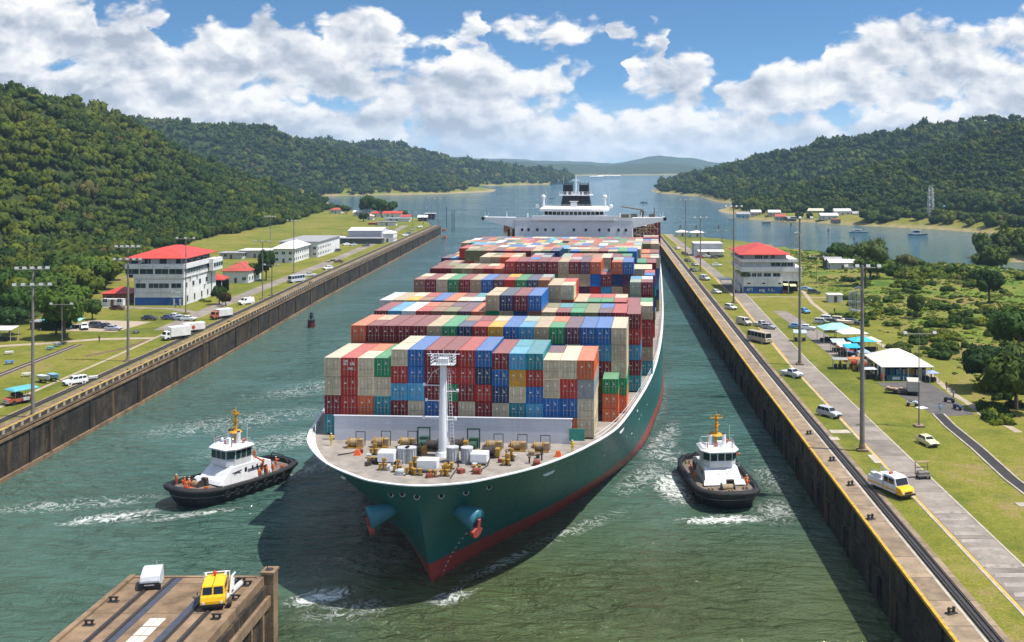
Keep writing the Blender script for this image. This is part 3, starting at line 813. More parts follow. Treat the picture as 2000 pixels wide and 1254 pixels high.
def build_hull():
    zs = [-2.5, 0, .9, 1.8, 2.6, 4, 6, 8, 10, 12, 13.3, None]
    b = MB()
    rows = []
    for side in (1, -1):
        rings = []
        for z in zs:
            ring = []
            for j in range(NJ):
                zz = ztop(hull_pt(j, 14.4)[0]) if z is None else min(z, 13.4)
                s, h = hull_pt(j, zz); ring.append((side * h, s, zz))
            rings.append(ring)
        b.loft(rings, closed=False, caps=(False, False))
        rows.append(rings)
    a, c = rows                                                     # transom
    for k in range(len(zs) - 1): b.face([a[k][-1], c[k][-1], c[k + 1][-1], a[k + 1][-1]])
    h = b.build('hull', HULLM, ship, smooth=True)
    # deck
    d = MB(); pts = []
    for j in range(NJ):
        s, hb = hull_pt(j, 14.1); pts.append((max(0, hb - .35), s + (.3 if j < 8 else 0)))
    for (h0, s0), (h1, s1) in zip(pts, pts[1:]): d.face([(-h0, s0, 14.1), (h0, s0, 14.1), (h1, s1, 14.1), (-h1, s1, 14.1)])
    d.build('deck', DECK, ship)
    # white capped bulwark round the forecastle
    bw = MB(); cap = MB()
    for side in (1, -1):
        ins, o1, o2 = [], [], []
        for j in range(NJ):
            zt = ztop(hull_pt(j, 14.4)[0]); s, hb = hull_pt(j, zt)
            if s > 290: break
            j0, j1 = max(0, j - 1), min(NJ - 1, j + 1)
            s0, h0 = hull_pt(j0, zt); s1, h1 = hull_pt(j1, zt)
            n = Vector((s1 - s0, -(h1 - h0))); n = Vector((0, -1)) if j == 0 else n.normalized()
            P2 = lambda k: (side * max(0.0, hb + n.x * k), s + n.y * k)
            wid = .3
            sb, hb_ = hull_pt(j, 14.1); ins.append([(side * max(0, hb_ - .12 - n.x * .25), sb - n.y * .35, 14.05), (*P2(-wid * .6), zt)])
            o1.append([(*P2(.1), zt), (*P2(.1), zt + .14), (*P2(-wid), zt + .14), (*P2(-wid), zt)])
        bw.loft(ins, closed=False, caps=(False, False)); cap.loft(o1, caps=(False, False))
    bw.build('bulwark', SHWD, ship); cap.build('cap_rail', SHW, ship)
    # fairlead ports and hull marks
    for s, z, side in ((1.2, 14.0, -1), (2.2, 13.6, -1), (.55, 13.8, 1), (1.8, 13.7, 1), (3.2, 13.7, 1), (5.2, 13.8, 1), (9.0, 13.9, -1)):
        p, n = hull_at(s, z, side); f = MB()
        f.cyl(p - n * .1, p + n * .12, .40, .37, n=14, mi=0); f.cyl(p + n * .1, p + n * .13, .28, n=12, mi=1); f.build('fairlead', [SILV, BLK], ship)
    f = MB()
    rm = random.Random(5)
    for k in range(46):
        s = rm.uniform(30, 190); z = rm.choice([12.2, 12.4, 10.8, 9.5, 8, 6.5]) + rm.uniform(-.5, .5); p, n = hull_at(s, z)
        tx = Vector((n.y, -n.x, 0)).normalized() * rm.uniform(.15, .42); tz = Vector((0, 0, rm.uniform(.1, .22)))
        f = MB(); f.face([p + n * .06 - tx - tz, p + n * .06 + tx - tz, p + n * .06 + tx + tz, p + n * .06 - tx + tz]); f.build('hull_mark', SHW, ship)
    f = MB()
    for s, z, L in ((14.5, 12.9, 1.3), (38, 12.6, 1.6)):
        p, n = hull_at(s, z); tx = Vector((-n.y, n.x, 0)).normalized() * L
        ring = []
        for k in range(12):
            a_ = 2 * math.pi * k / 12; ring.append(p + n * .1 + tx * math.cos(a_) + Vector((0, 0, .34)) * math.sin(a_))
        f.face(ring); f.build('hull_emblem', SHW, ship); f = MB()
    p, n = hull_at(11, 13, -1); tx = Vector((-n.y, n.x, 0)).normalized()
    f.face([p + n * .1 + tx * 1.2 * math.cos(k * .524) + Vector((0, 0, .3)) * math.sin(k * .524) for k in range(12)])
    f.build('hull_emblem', SHW, ship)
    # draught marks at the stem
    f = MB()
    for k in range(9):
        for side in (1, -1):
            p, n = hull_at(11.2, .7 + k * .62, side); tx = Vector((-n.y, n.x, 0)).normalized() * .2
            f = MB(); f.face([p + n * .08 - tx, p + n * .08 + tx, p + n * .08 + tx + Vector((0, 0, .22)), p + n * .08 - tx + Vector((0, 0, .22))]); f.build('draught_mark', mat('faded pink paint', (.5, .3, .28), .6, .3, 2), ship)
    # anchor bolsters
    for side in (1, -1):
        p, n = hull_at(5.6, 10.6, side)
        d_ = Vector((side * .86, -.42, -.22)).normalized()
        a_ = Vector((0, 0, 1)).cross(d_).normalized(); u_ = d_.cross(a_)
        rings = []
        for q, r in ((-1.2, .5), (.4, .85), (1.5, 1.15), (2.6, 1.42), (3.1, 1.5), (3.25, 1.3)):
            rings.append([p + d_ * q + a_ * r * .85 * math.cos(k * math.pi / 8) + u_ * r * math.sin(k * math.pi / 8) for k in range(16)])
        bo = MB().loft(rings).build('anchor_bolster', HULLM2, ship, smooth=True)
        an = MB(); e = p + d_ * 3.2
        an.loft([[e - u_ * z_ + a_ * (w_ * c_) + d_ * (.28 * d2) for c_, d2 in ((-1, -1), (1, -1), (1, 1), (-1, 1))] for z_, w_ in ((-.2, .22), (.8, .3), (1.2, 1.0), (1.75, .8), (2.15, .3))])
        an.build('anchor', mat('red oxide anchor', (.42, .07, .055), .55, .3, 2), bo)
        rm_ = MB(); rm_.cyl(e - d_ * .02, e + d_ * .05, 1.1, n=14); rm_.build('hawse_opening', BLK, bo)


def plain_hull():
    m = mat('pale blue green hull paint', (.05, .19, .25), .4, .15, .8); return m


HULLM2 = plain_hull()
build_hull()


def rail_run(b, pts, hgt=1.05, r=.035, post=None):
    for k, p in enumerate(pts):
        p = Vector(p); b.cyl(p, p + Vector((0, 0, hgt)), r, n=4)
    for z in (hgt, hgt * .52):
        b.tube([Vector(p) + Vector((0, 0, z)) for p in pts], r, 4)
    return b


def D(px, py, z=14.1):
    return SHIP_M.inverted() @ P(px, py, z)


def foredeck():
    # breakwater
    b = MB(); y = 24.3
    b.box(-17.6, 16.9, y, y + .3, 14.1, 17.55)
    b.box(-17.6, 16.9, y - .05, y - .003, 16.55, 16.62); b.box(-17.75, 17.05, y - .1, y + .42, 17.56, 17.68)
    for k in range(17): b.add([(-17.2 + 2.1 * k, y + .31, 14.1), (-17.2 + 2.1 * k, y + 2, 14.1), (-17.2 + 2.1 * k, y + .31, 17.3), (-17.1 + 2.1 * k, y + .31, 14.1), (-17.1 + 2.1 * k, y + 2, 14.1), (-17.1 + 2.1 * k, y + .31, 17.3)], [(0, 1, 2), (3, 5, 4), (1, 4, 5, 2)])
    b.build('breakwater', GREYP, ship)
    # foremast
    m = D(866, 890); mx, my = m.x, m.y
    b = MB(); b.cyl((mx, my, 14.1), (mx, my, 26.6), .70, .45, n=18); b.cyl((mx, my, 14.1), (mx, my, 14.7), 1.15, .95, n=18)
    mast = b.build('foremast', SHW, ship, smooth=False)
    b = MB(); z = 26.6
    for (x0, x1, y0, y1) in ((-1.55, 1.55, -.85, .85),):
        b.box(mx + x0, mx + x1, my + y0, my + y1, z, z + .1)
        for k in range(9):
            for yy in (y0, y1): b.cyl((mx + x0 + (x1 - x0) * k / 8, my + yy, z), (mx + x0 + (x1 - x0) * k / 8, my + yy, z + 1.3), .05, n=4)
        for zz in (.45, .9, 1.3):
            for yy in (y0, y1): b.cyl((mx + x0, my + yy, z + zz), (mx + x1, my + yy, z + zz), .05, n=4)
            for xx in (x0, x1): b.cyl((mx + xx, my + y0, z + zz), (mx + xx, my + y1, z + zz), .05, n=4)
        b.box(mx - .7, mx + .7, my - .5, my + .5, z + .1, z + .9)
        for x_ in (-1.9, -.8, 0, .9, 1.8): b.cyl((mx + x_ * .8, my, z + 1.2), (mx + x_, my, z + 1.2 + random.uniform(.5, 1.1)), .035, n=4)
        b.cyl((mx - 2.3, my, z + 1.45), (mx + 2.3, my, z + 1.45), .06, n=5)
    b.build('mast_platform', SHW, mast)
    for zz, L in ((23.7, -2.6), (22.9, 2.0), (21.6, -2.3), (19.2, -2.7), (19.0, 1.7)): b = MB(); b.cyl((mx, my, zz), (mx + L, my - .2, zz + .12), .06, n=5); b.cbox((mx + L, my - .2, zz + .2), (.3, .3, .35)); b.build('spar', SHW, mast)
    b = MB()
    b.tube([(mx - 2.4, my - .2, 23.6), (mx - 1.5, my - .1, 25.5), (mx - .4, my, 26.2)], .04, 4)
    b.build('spar', SHW, mast)
    b = MB()
    for dx in (.95, 1.35): b.cyl((mx + dx * 1.25, my - .4, 14.2), (mx + dx * .7, my - .3, 26.2), .035, n=4)
    for k in range(26): b.cyl((mx + .95 * (1.25 - k * .021), my - .4, 14.6 + k * .45), (mx + 1.35 * (1.25 - k * .021), my - .4, 14.6 + k * .45), .03, n=4)
    b.build('ladder', SHW, mast)
    # winches along the breakwater
    for px, py in ((693, 874), (743, 873), (795, 873), (964, 879), (1011, 880), (1056, 882)):
        c = D(px, py); w = MB()
        w.cbox((c.x, c.y, 14.2), (2.3, 1.2, .2)); w.cyl((c.x - .75, c.y, 14.85), (c.x + .35, c.y, 14.85), .5, n=12)
        for xx in (-.8, .4): w.cyl((c.x + xx - .05, c.y, 14.85), (c.x + xx + .05, c.y, 14.85), .7, n=14)
        ws = w.build('winch', WINY, ship)
        w = MB(); w.cbox((c.x + .85, c.y + .1, 14.8), (.7, .9, 1.0)); w.cyl((c.x - 1.3, c.y, 14.85), (c.x - .8, c.y, 14.85), .3, n=10); w.cyl((c.x - .6, c.y, 14.85), (c.x + .25, c.y, 14.85), .56, n=12); w.build('winch_drum', WINB, ws)
        w = MB()
        for xx in (-.1, 1.2): w.cbox((c.x + xx, c.y + .95, 15.1), (.09, .09, 2.0))
        w.cbox((c.x + .55, c.y + .95, 16.1), (1.4, .09, .09)); w.build('winch_frame', WIND, ws)
    # vent housings, lockers, hydraulic units
    for px, py, a, bb, h in ((757, 905, 2.3, 1.9, 1.7), (836, 921, 2.7, 1.5, 1.7), (937, 906, 2.3, 1.8, 1.6)):
        c = D(px, py); w = MB(); w.cbox((c.x, c.y, 14.1 + h * .62), (a, bb, h * .76)); w.cbox((c.x, c.y, 14.25), (a * .86, bb * .8, .32), mi=1); w.build('vent_housing', [SHW, WIND], ship, bevel=.08)
    for px, py, r in ((788, 903, .75), (802, 903, .7), (884, 902, .75), (912, 903, .75)):
        c = D(px, py); w = MB(); w.cyl((c.x, c.y, 14.1), (c.x, c.y, 16.0), r, n=14); w.cyl((c.x, c.y, 16.0), (c.x, c.y, 16.15), r + .1, n=14)
        for k in range(14):
            a_ = k * math.pi / 7; w.cbox((c.x + (r + .04) * math.cos(a_), c.y + (r + .04) * math.sin(a_), 15.1), (.1, .1, 1.6), rz=a_)
        w.build('ventilator', SILV, ship)
    for px, py in ((828, 873), (925, 876)):
        c = D(px, py); w = MB()
        for xx in (-.85, .85): w.cbox((c.x + xx, c.y, 15.5), (.16, .16, 2.8))
        w.cbox((c.x, c.y, 16.85), (1.9, .18, .18)); w.cbox((c.x, c.y + .3, 14.8), (1.3, .9, 1.4)); w.cyl((c.x - .5, c.y - .5, 14.7), (c.x + .5, c.y - .5, 14.7), .55, n=12); w.build('hydraulic_unit', GRNP, ship)
    # windlasses each side of the mast
    for px, py in ((812, 888), (845, 880), (893, 878), (955, 893)):
        c = D(px, py); w = MB(); w.cyl((c.x - .7, c.y, 14.9), (c.x + .7, c.y, 14.9), .62, n=14); w.cyl((c.x - .85, c.y, 14.9), (c.x - .7, c.y, 14.9), .85, n=16); w.cyl((c.x + .7, c.y, 14.9), (c.x + .85, c.y, 14.9), .85, n=16); w.cbox((c.x, c.y, 14.3), (2, 1.4, .35))
        w.cbox((c.x + 1.2, c.y, 14.8), (.6, 1, 1.1), mi=1); w.build('windlass', [WIND, WINY], ship)
    for px, py in ((725, 905), (748, 918), (776, 922), (800, 926), (808, 915), (845, 931), (868, 930), (877, 916), (931, 921), (988, 909), (998, 899), (730, 888), (871, 921), (815, 928)):
        c = D(px, py); w = MB()
        for xx in (-.35, .35): w.cyl((c.x + xx, c.y, 14.1), (c.x + xx, c.y, 14.85), .2, n=10); w.cyl((c.x + xx, c.y, 14.85), (c.x + xx, c.y, 14.95), .27, n=10)
        w.cbox((c.x, c.y, 14.15), (1.4, .6, .12), mi=1)
        if px % 2 == 0: w.cyl((c.x, c.y + .3, 14.1), (c.x, c.y + .3, 15.6), .16, n=8); w.cbox((c.x + .1, c.y + .25, 15.4), (.5, .3, .35))
        w.build('bollard', [WINY, WIND], ship)
    for px, py in ((698, 889), (1090, 892)):
        c = D(px, py); w = MB(); w.frus((c.x - .5, c.x + .5, c.y - .3, c.y + .3), 14.1, (c.x - .25, c.x + .25, c.y - .15, c.y + .15), 14.9); w.build('locker', ORG, ship)
    rk = random.Random(12)
    for k in range(34):
        px, py = rk.uniform(690, 1080), 0; py = rk.uniform(884, 934 - abs(px - 850) * .10); c = D(px, py); w = MB(); q = k % 4
        if q == 0: w.cyl((c.x, c.y, 14.1), (c.x, c.y, 14.1 + rk.uniform(.7, 1.3)), .12, n=7); w.cyl((c.x, c.y, 14.9), (c.x, c.y, 15.0), .24, n=8); nm = 'vent_pipe'
        elif q == 1: w.cbox((c.x, c.y, 14.35), (rk.uniform(.5, 1.1), rk.uniform(.4, .8), .5), rz=rk.random()); nm = 'deck_box'
        elif q == 2: w.cyl((c.x - .4, c.y, 14.5), (c.x + .4, c.y, 14.5), .38, n=12); w.cbox((c.x, c.y, 14.2), (1.1, .8, .14)); nm = 'rope_reel'
        else: w.cyl((c.x, c.y, 14.1), (c.x, c.y, 14.5), .28, .22, n=10); w.cyl((c.x, c.y, 14.5), (c.x, c.y, 14.62), .36, n=10); nm = 'roller_fairlead'
        w.build(nm, rk.choice([WIND, WIND, WINB, SILV, mat('rust red deck paint', (.22, .05, .03), .7, .3, 2)]), ship)
    # hoses and mooring lines
    w = MB()
    for a_, c_ in (((770, 880), (757, 915)), ((957, 895), (930, 925)), ((812, 895), (790, 930)), ((893, 890), (880, 935)), ((700, 880), (660, 890))):
        p0, p1 = D(*a_), D(*c_); mid = (p0 + p1) / 2 + Vector((.6, 0, 0)); w.tube([p0 + Vector((0, 0, .1)), mid + Vector((0, 0, .06)), p1 + Vector((0, 0, .1))], .09, 5)
    w.build('mooring_line', WIND, ship)
    # side rails
    for side in (1, -1):
        b = MB(); pts = []
        for s in np.arange(24, 150, 3.2):
            p, n = hull_at(float(s), 14.1, side); pts.append((p.x - side * .25, p.y, 14.45))
        rail_run(b, pts, 1.1, .035); b.build('deck_railing', SHW, ship)
    w = MB(); c = D(1128, 868); w.box(c.x - 1.2, c.x + 1.0, c.y, c.y + .12, 14.6, 16.3); w.build('access_gate', mat('green gate paint', (.03, .22, .17), .5, .2, 2), ship)


foredeck()


def superstructure():
    y0, y1 = 239.5, 253
    b = MB(); b.box(-20.8, 20.8, y0, y1, 14.1, 34); dh = b.build('deckhouse', SHW, ship)
    for z, xs in ((31.0, (-18.2, -15.9, -12.8, -9.9, -7.1, 0.2, 4.4, 9.2, 12.6, 16.0, 18.6)), (27.2, (-18.2, -15.9, -12.6, -10, -7.1, -2.6, 3.2, 6, 9.3, 12.5, 16, 18.5)), (23.5, (-18, -13, -7, 0, 7, 13, 18))):
        for x in xs:
            w = MB(); w.box(x - .42, x + .42, y0 - .08, y0 - .003, z - .5, z + .5); w.build('window', DARKW, dh)
    b = MB(); b.box(-20.9, 20.9, y0 - .1, y1, 34.0, 34.25)
    for x in (-20.9, 20.9):
        s = 1 if x > 0 else -1
        b.loft([[(x, y0, 31.6), (x, y0 + 4, 31.6), (x, y0 + 4, 35.3), (x, y0, 35.3)], [(s * 31.4, y0 + .6, 34.1), (s * 31.4, y0 + 3.4, 34.1), (s * 31.4, y0 + 3.4, 35.4), (s * 31.4, y0 + .6, 35.4)]])
        b.cbox((s * 31.8, y0 + 2, 34.9), (1.0, 2.6, 1.5))
    b.box(-20.9, 20.9, y0 - .12, y0 + .1, 34.25, 35.3)
    b.box(-14.6, 14.6, y0 - .9, y0 - .125, 34.4, 36.0)
    bw = b.build('bridge_wing', SHW, ship)
    for s in (-1, 1):
        b = MB(); b.cyl((s * 32.35, y0 + .6, 34.9), (s * 32.35, y0 + 3.2, 34.9), .62, n=10); b.build('wing_fender', BLK, bw)
        b = MB(); b.cyl((s * 31.6, y0 + 1, 35.6), (s * 31.6, y0 + 1, 37.2), .07, n=5); b.cyl((s * 31, y0 + 2.2, 35.6), (s * 30.4, y0 + 2.2, 37), .06, n=5); b.cyl((s * 24, y0 + 2.2, 35.4), (s * 24, y0 + 2.2, 37.2), .1, n=5); b.cbox((s * 16.5, y0 + 2.2, 36), (.5, .5, 1.4)); b.build('wing_light', SHW, bw)
    # navigation bridge with a curved front
    def arc(w, yb, z, n=14):
        out = []
        for k in range(n + 1):
            t = -1 + 2 * k / n; out.append((w * t, yb + 2.6 * t * t * abs(t), z))
        return out + [(w, y1, z), (-w, y1, z)]
    b = MB(); b.loft([arc(11.2, y0 + .2, 34.25), arc(11.2, y0 + .2, 36.1)]); b.loft([arc(10.6, y0 + .5, 36.1), arc(10.6, y0 + .5, 37.5)]); b.loft([arc(12.2, y0 - .3, 37.5), arc(12.2, y0 - .3, 38.3), arc(11.4, y0 + .4, 39.0)])
    nb = b.build('bridge_house', SHW, ship)
    ring = arc(10.66, y0 + .43, 0)[:15]
    for a_, c_ in zip(ring, ring[1:]):
        a_, c_ = Vector(a_), Vector(c_); e = (c_ - a_) * .1; w = MB()
        p, q = a_ + e, c_ - e; o = Vector((0, -.04, 0))
        w.loft([[p + o + Vector((0, 0, 36.25)), q + o + Vector((0, 0, 36.25)), q + o + Vector((0, 0, 37.4)), p + o + Vector((0, 0, 37.4))], [p + Vector((0, .1, 36.25)), q + Vector((0, .1, 36.25)), q + Vector((0, .1, 37.4)), p + Vector((0, .1, 37.4))]]); w.build('window', DARKW, nb)
    b = MB()
    for s in (-1, 1):
        b.cyl((s * 11, y0 + 3.5, 38.9), (s * 11, y0 + 3.5, 42.2), .5, .4, n=10); b.ico((s * 11, y0 + 3.5, 42.6), .8, 2); b.cyl((s * 10, y0 + 3.5, 39), (s * 10, y0 + 3.5, 46), .05, n=4)
        b.ico((s * 13.2, y0 + 4, 39.2), .7, 2)
    b.cyl((12.6, y0 + 5, 38), (12.6, y0 + 5, 51), .06, n=4); b.cbox((0, y0 + 2, 39.8), (2.2, 1, 1.6)); b.cyl((-1.6, y0 + 2, 41), (1.6, y0 + 2, 41), .12, n=5)
    rail_run(b, [(x, y0 + .7, 39) for x in np.arange(-11, 11.1, 1.6)], 1.0, .05)
    b.build('antenna', SHW, nb)
    # funnel: black casing, white gallery, twin stacks
    fy = 252
    b = MB(); b.frus((-5.7, 5.7, fy - 3, fy + 5), 37.5, (-4.7, 4.7, fy - 2, fy + 4.5), 42.8); fu = b.build('funnel', BLK, ship)
    b = MB(); b.box(-6.0, 6.0, fy - 2.8, fy + 5, 42.8, 43.15); rail_run(b, [(x, fy - 2.7, 43.15) for x in np.arange(-5.9, 6.0, 1.47)], 1.0, .06)
    for x in (-1.2, 0, 1.3, 2.6, -3): b.cbox((x, fy - 2.2, 43.7), (.6, .5, 1.1))
    b.build('gallery', SHW, fu)
    for s in (-1, 1):
        b = MB(); b.frus((s * 2.95 - 1.75, s * 2.95 + 1.75, fy - 1.6, fy + 3.6), 43.15, (s * 2.95 - 1.65, s * 2.95 + 1.65, fy - 1.4, fy + 3.4), 46.7)
        for k in range(4): b.cyl((s * 2.95 - 1.2 + .8 * k, fy - 1.2, 46.7), (s * 2.95 - 1.2 + .8 * k, fy - 1.2, 47.5), .15, n=6)
        b.cyl((s * 4.5, fy - 1, 46.5), (s * 4.9, fy - 1, 48.0), .1, n=5); b.cyl((s * 1.3, fy - 1, 46.5), (s * 1.0, fy - 1, 47.8), .1, n=5)
        b.build('exhaust_stack', BLK, fu)
    b = MB(); b.cyl((0, fy - 1, 43), (0, fy - 1, 50.4), .4, .12, n=8); b.cyl((-1.2, fy - 1, 48.4), (1.2, fy - 1, 48.4), .1, n=5); b.cyl((-4.6, fy, 46.5), (-4.6, fy, 50), .06, n=4); b.build('signal_mast', SHW, fu)
    # side house, provision crane and lashing frames abaft
    b = MB(); b.box(-30.5, -21, y0 + 4, y1 + 4, 14.1, 25.6); b.box(21.2, 30.5, y0 + 5, y1 + 5, 14.1, 25.3); b.build('side_house', mat('grey brown plating', (.25, .22, .2), .6, .25, .5), ship)
    b = MB()
    for x in (-23.5, -21.8): b.box(x - .4, x + .4, y0 + 3, y0 + 4, 25.6, 31)
    b.box(-24, -21, y0 + 2.9, y0 + 4.2, 28, 28.3); b.build('stair_tower', WIND, ship)
    b = MB(); rm = random.Random(3)
    for k in range(26):
        x = 21.5 + rm.random() * 8; z = 25.5 + rm.random() * 6; b.cyl((x, y1 + 2 + rm.random() * 4, z), (x + rm.uniform(-4, 3), y1 + 2 + rm.random() * 5, z + rm.uniform(-2.2, 2.2)), .16, n=4)
    for k in range(7): b.cyl((22 + k * 1.3, y1 + 3, 25.4), (22 + k * 1.3, y1 + 3, 33), .14, n=4)
    for z in (28, 30.5, 33): b.cyl((21.5, y1 + 3, z), (30.4, y1 + 3, z), .16, n=4)
    b.build('lashing_frame', mat('tan lashing steel', (.34, .27, .17), .6, .3, 1), ship)
    b = MB(); b.box(12, 30, y1 + 8, y1 + 20, 33.6, 34.3); b.cyl((24, y1 + 10, 34.3), (24, y1 + 10, 37.4), .45, n=8); b.cyl((24, y1 + 10, 37.2), (16, y1 + 10, 38.4), .28, n=6); b.cbox((24, y1 + 10, 36), (1.6, 1.6, 1.8)); b.cbox((21, y1 + 10, 35), (2.4, 1.6, 1.4)); b.cbox((27.5, y1 + 9.5, 35), (1.8, 1.6, 1.4)); b.cbox((17.5, y1 + 9.5, 34.9), (3.2, 1.6, 1.2)); b.cyl((28.6, y1 + 9, 34.3), (28.6, y1 + 9, 38.0), .22, n=6)
    b.build('provision_crane', mat('brown grey deck gear', (.2, .18, .15), .7, .35, 1), ship)
    # hatch coaming under the stacks
    b = MB(); b.box(-18.5, 18.5, 27.3, 41, 13.9, 14.35); b.box(-22, 22, 43, 236, 13.9, 14.3); b.build('hatch_cover', WIND, ship)


superstructure()


# ---------------------------------------------------------------- containers
PAL = {'dark red': (.19, .010, .018), 'red': (.42, .025, .02), 'orange': (.58, .115, .035), 'cream': (.56, .47, .32), 'green': (.005, .23, .085), 'blue': (.006, .115, .38),
       'navy': (.012, .038, .11), 'teal': (.012, .22, .27), 'light blue': (.05, .30, .52), 'yellow': (.70, .34, .012), 'brown': (.30, .125, .065), 'white': (.64, .64, .62),
       'purple': (.09, .03, .06), 'tan': (.44, .33, .20), 'olive': (.17, .17, .07), 'grey': (.32, .33, .34), 'sage': (.28, .36, .28)}
WEI = [('dark red', 10), ('red', 10), ('orange', 8), ('cream', 14), ('green', 5), ('blue', 7), ('navy', 4), ('teal', 5), ('light blue', 6), ('yellow', 2), ('brown', 9), ('white', 5), ('purple', 3), ('tan', 12), ('olive', 4), ('grey', 3), ('sage', 4)]
crand = random.Random(21)


def rcol():
    return crand.choices([w[0] for w in WEI], [w[1] for w in WEI])[0]


A = {'m': 'dark red', 'r': 'red', 'o': 'orange', 'c': 'cream', 'g': 'green', 'b': 'blue', 'n': 'navy', 't': 'teal', 'l': 'light blue', 'y': 'yellow', 'w': 'brown', 'h': 'white', 'p': 'purple', 'a': 'tan', 'v': 'olive', 'e': 'grey', 's': 'sage', '.': None}
# bays: front position, lateral centre, [(columns, tiers, top height)], rows of colours from the top
BAYS = [
    (27.0, 0.0, [(4, 4, 25.6), (6, 5, 26.9), (3, 5, 26.5), (3, 4, 25.6)],
     ['crcgcbmrrblltcco'.replace('rrbll', 'mrbml'), 'crccrbmrrbbycccr'.replace('bbycccr', 'nbyrcr'), 'mrotllmgmrncbbbc', 'tmrrmcbmcmctlboc', '....mmbmcmcttr..']),
    (42.6, 1.8, [(18, 5, 27.9)], ['ommmmagnryblagpbbcm', 'wwwwwrcacrmtgbcblcw', 'aabmcbrtnycrwbcbmcn']),
    (58.0, 2.6, [(8, 5, 28.1), (4, 6, 31.0), (6, 5, 28.1), (1, 5, 27.9)], ['mlhrwvpoanmbamgvprm', 'mbcrgrwoganwlmrcbtrw']),
    (72.2, 2.2, [(13, 5, 28.1), (2, 6, 31.2), (4, 5, 28.1), (2, 5, 27.4)], []),
    (86.5, 2.0, [(18, 4, 25.4), (3, 4, 25.0)], []),
    (100.7, 2.1, [(12, 5, 28.9), (7, 3, 22.8), (2, 5, 28.6)], ['wmcgmabprgnw', 'ttalpncrmagb']),
    (114.9, 2.6, [(7, 5, 29.9), (12, 6, 31.6), (2, 5, 28.6)], ['mmvawrormmmmampomobbbbnw', 'wrlmcrgorgrgaaablnpmgwts', 'rmcbtwrcamrpmrpraawm']),
    (129.1, 0.6, [(5, 5, 28.0), (15, 6, 31.3), (2, 5, 28.6)], []),
    (143.3, 0.4, [(3, 5, 28.0), (18, 6, 31.7), (2, 5, 28.8)], ['mvmvvwprmmavnsbvwmagbgmm']),
    (157.5, 0, [(2, 5, 28.4), (20, 6, 31.1), (2, 5, 28.8)], []),
    (171.7, 0, [(1, 5, 28.0), (21, 6, 30.7), (2, 5, 28.9)], []),
    (185.9, 0, [(24, 6, 30.4)], []),
    (200.1, 0, [(24, 6, 30.0)], []),
    (214.3, 0, [(22, 6, 29.5), (2, 6, 30.2)], ['mwvmrvnwcsvlhromgrgmmmrm']),
    (258.4, 25.9, [(2, 5, 28.2), (2, 6, 32.8)], ['mmmm', 'mmmm', 'mmmm', 'mmmm']),
    (274.0, 0, [(24, 6, 30.5)], []),
]
PITCH, BASE = 2.5, 14.35


def container_mesh(h, L=12.19, W=2.44):
    """body with ribbed sides, roof and corner posts; the door end faces -y"""
    b = MB()
    zig = []
    n = 34 if L > 8 else 18
    for k in range(n):
        y = .18 + (L - .36) * k / (n - 1); zig.append((y, .05 if (k // 2) % 2 else 0.0))
    for s in (-1, 1):
        a = [(s * (W / 2 - d - .01), y, .16) for y, d in zig]; c = [(s * (W / 2 - d - .01), y, h - .12) for y, d in zig]
        b.loft([a, c], closed=False, caps=(False, False))
        b.box(s * W / 2 - (.14 if s > 0 else 0), s * W / 2 + (0 if s > 0 else .14), 0, L, 0, .16); b.box(s * W / 2 - (.1 if s > 0 else 0), s * W / 2 + (0 if s > 0 else .1), 0, L, h - .12, h)
        for y in (0, L - .18): b.box(s * W / 2 - (.16 if s > 0 else 0), s * W / 2 + (0 if s > 0 else .16), y, y + .18, .16, h - .12)
    rz = []
    for k in range(26):
        y = .1 + (L - .2) * k / 25; rz.append([(-W / 2 + .1, y, h - .02 - (.03 if (k // 2) % 2 else 0)), (W / 2 - .1, y, h - .02 - (.03 if (k // 2) % 2 else 0))])
    b.loft(rz, closed=False, caps=(False, False))
    b.box(-W / 2 + .16, W / 2 - .16, .1, .16, .16, h - .1); b.box(-W / 2 + .16, W / 2 - .16, L - .2, L - .1, .16, h - .1)
    b.box(-W / 2 + .14, W / 2 - .14, 0, .2, 0, .16); b.box(-W / 2 + .1, W / 2 - .1, 0, .2, h - .12, h)
    return b


def door_mesh(s, h):
    b = MB(); x0, x1 = (.012, 1.05) if s > 0 else (-1.05, -.012)
    b.box(x0, x1, .03, .085, .18, h - .14)
    for k in range(3): b.box(x0 + .08, x1 - .08, .012, .03, .3 + k * (h - .5) / 3, .3 + (k + .8) * (h - .5) / 3)
    for x in (x0 + .3, x1 - .22): b.cyl((x, -.015, .12), (x, -.015, h - .08), .03, n=5, mi=1)
    for x in (x0 + .3, x1 - .22): b.box(x - .16, x + .16, -.03, -.01, 1.0, 1.12, 1)
    if s > 0:
        for q in range(3): b.box(x0 + .42, x0 + .5 + .08 * ((q * 7) % 3), .002, .011, h - .62 - q * .16, h - .53 - q * .16, 2)
    else: b.box(x0 + .34, x0 + .62, .002, .011, h * .62, h * .62 + .16, 2)
    return b


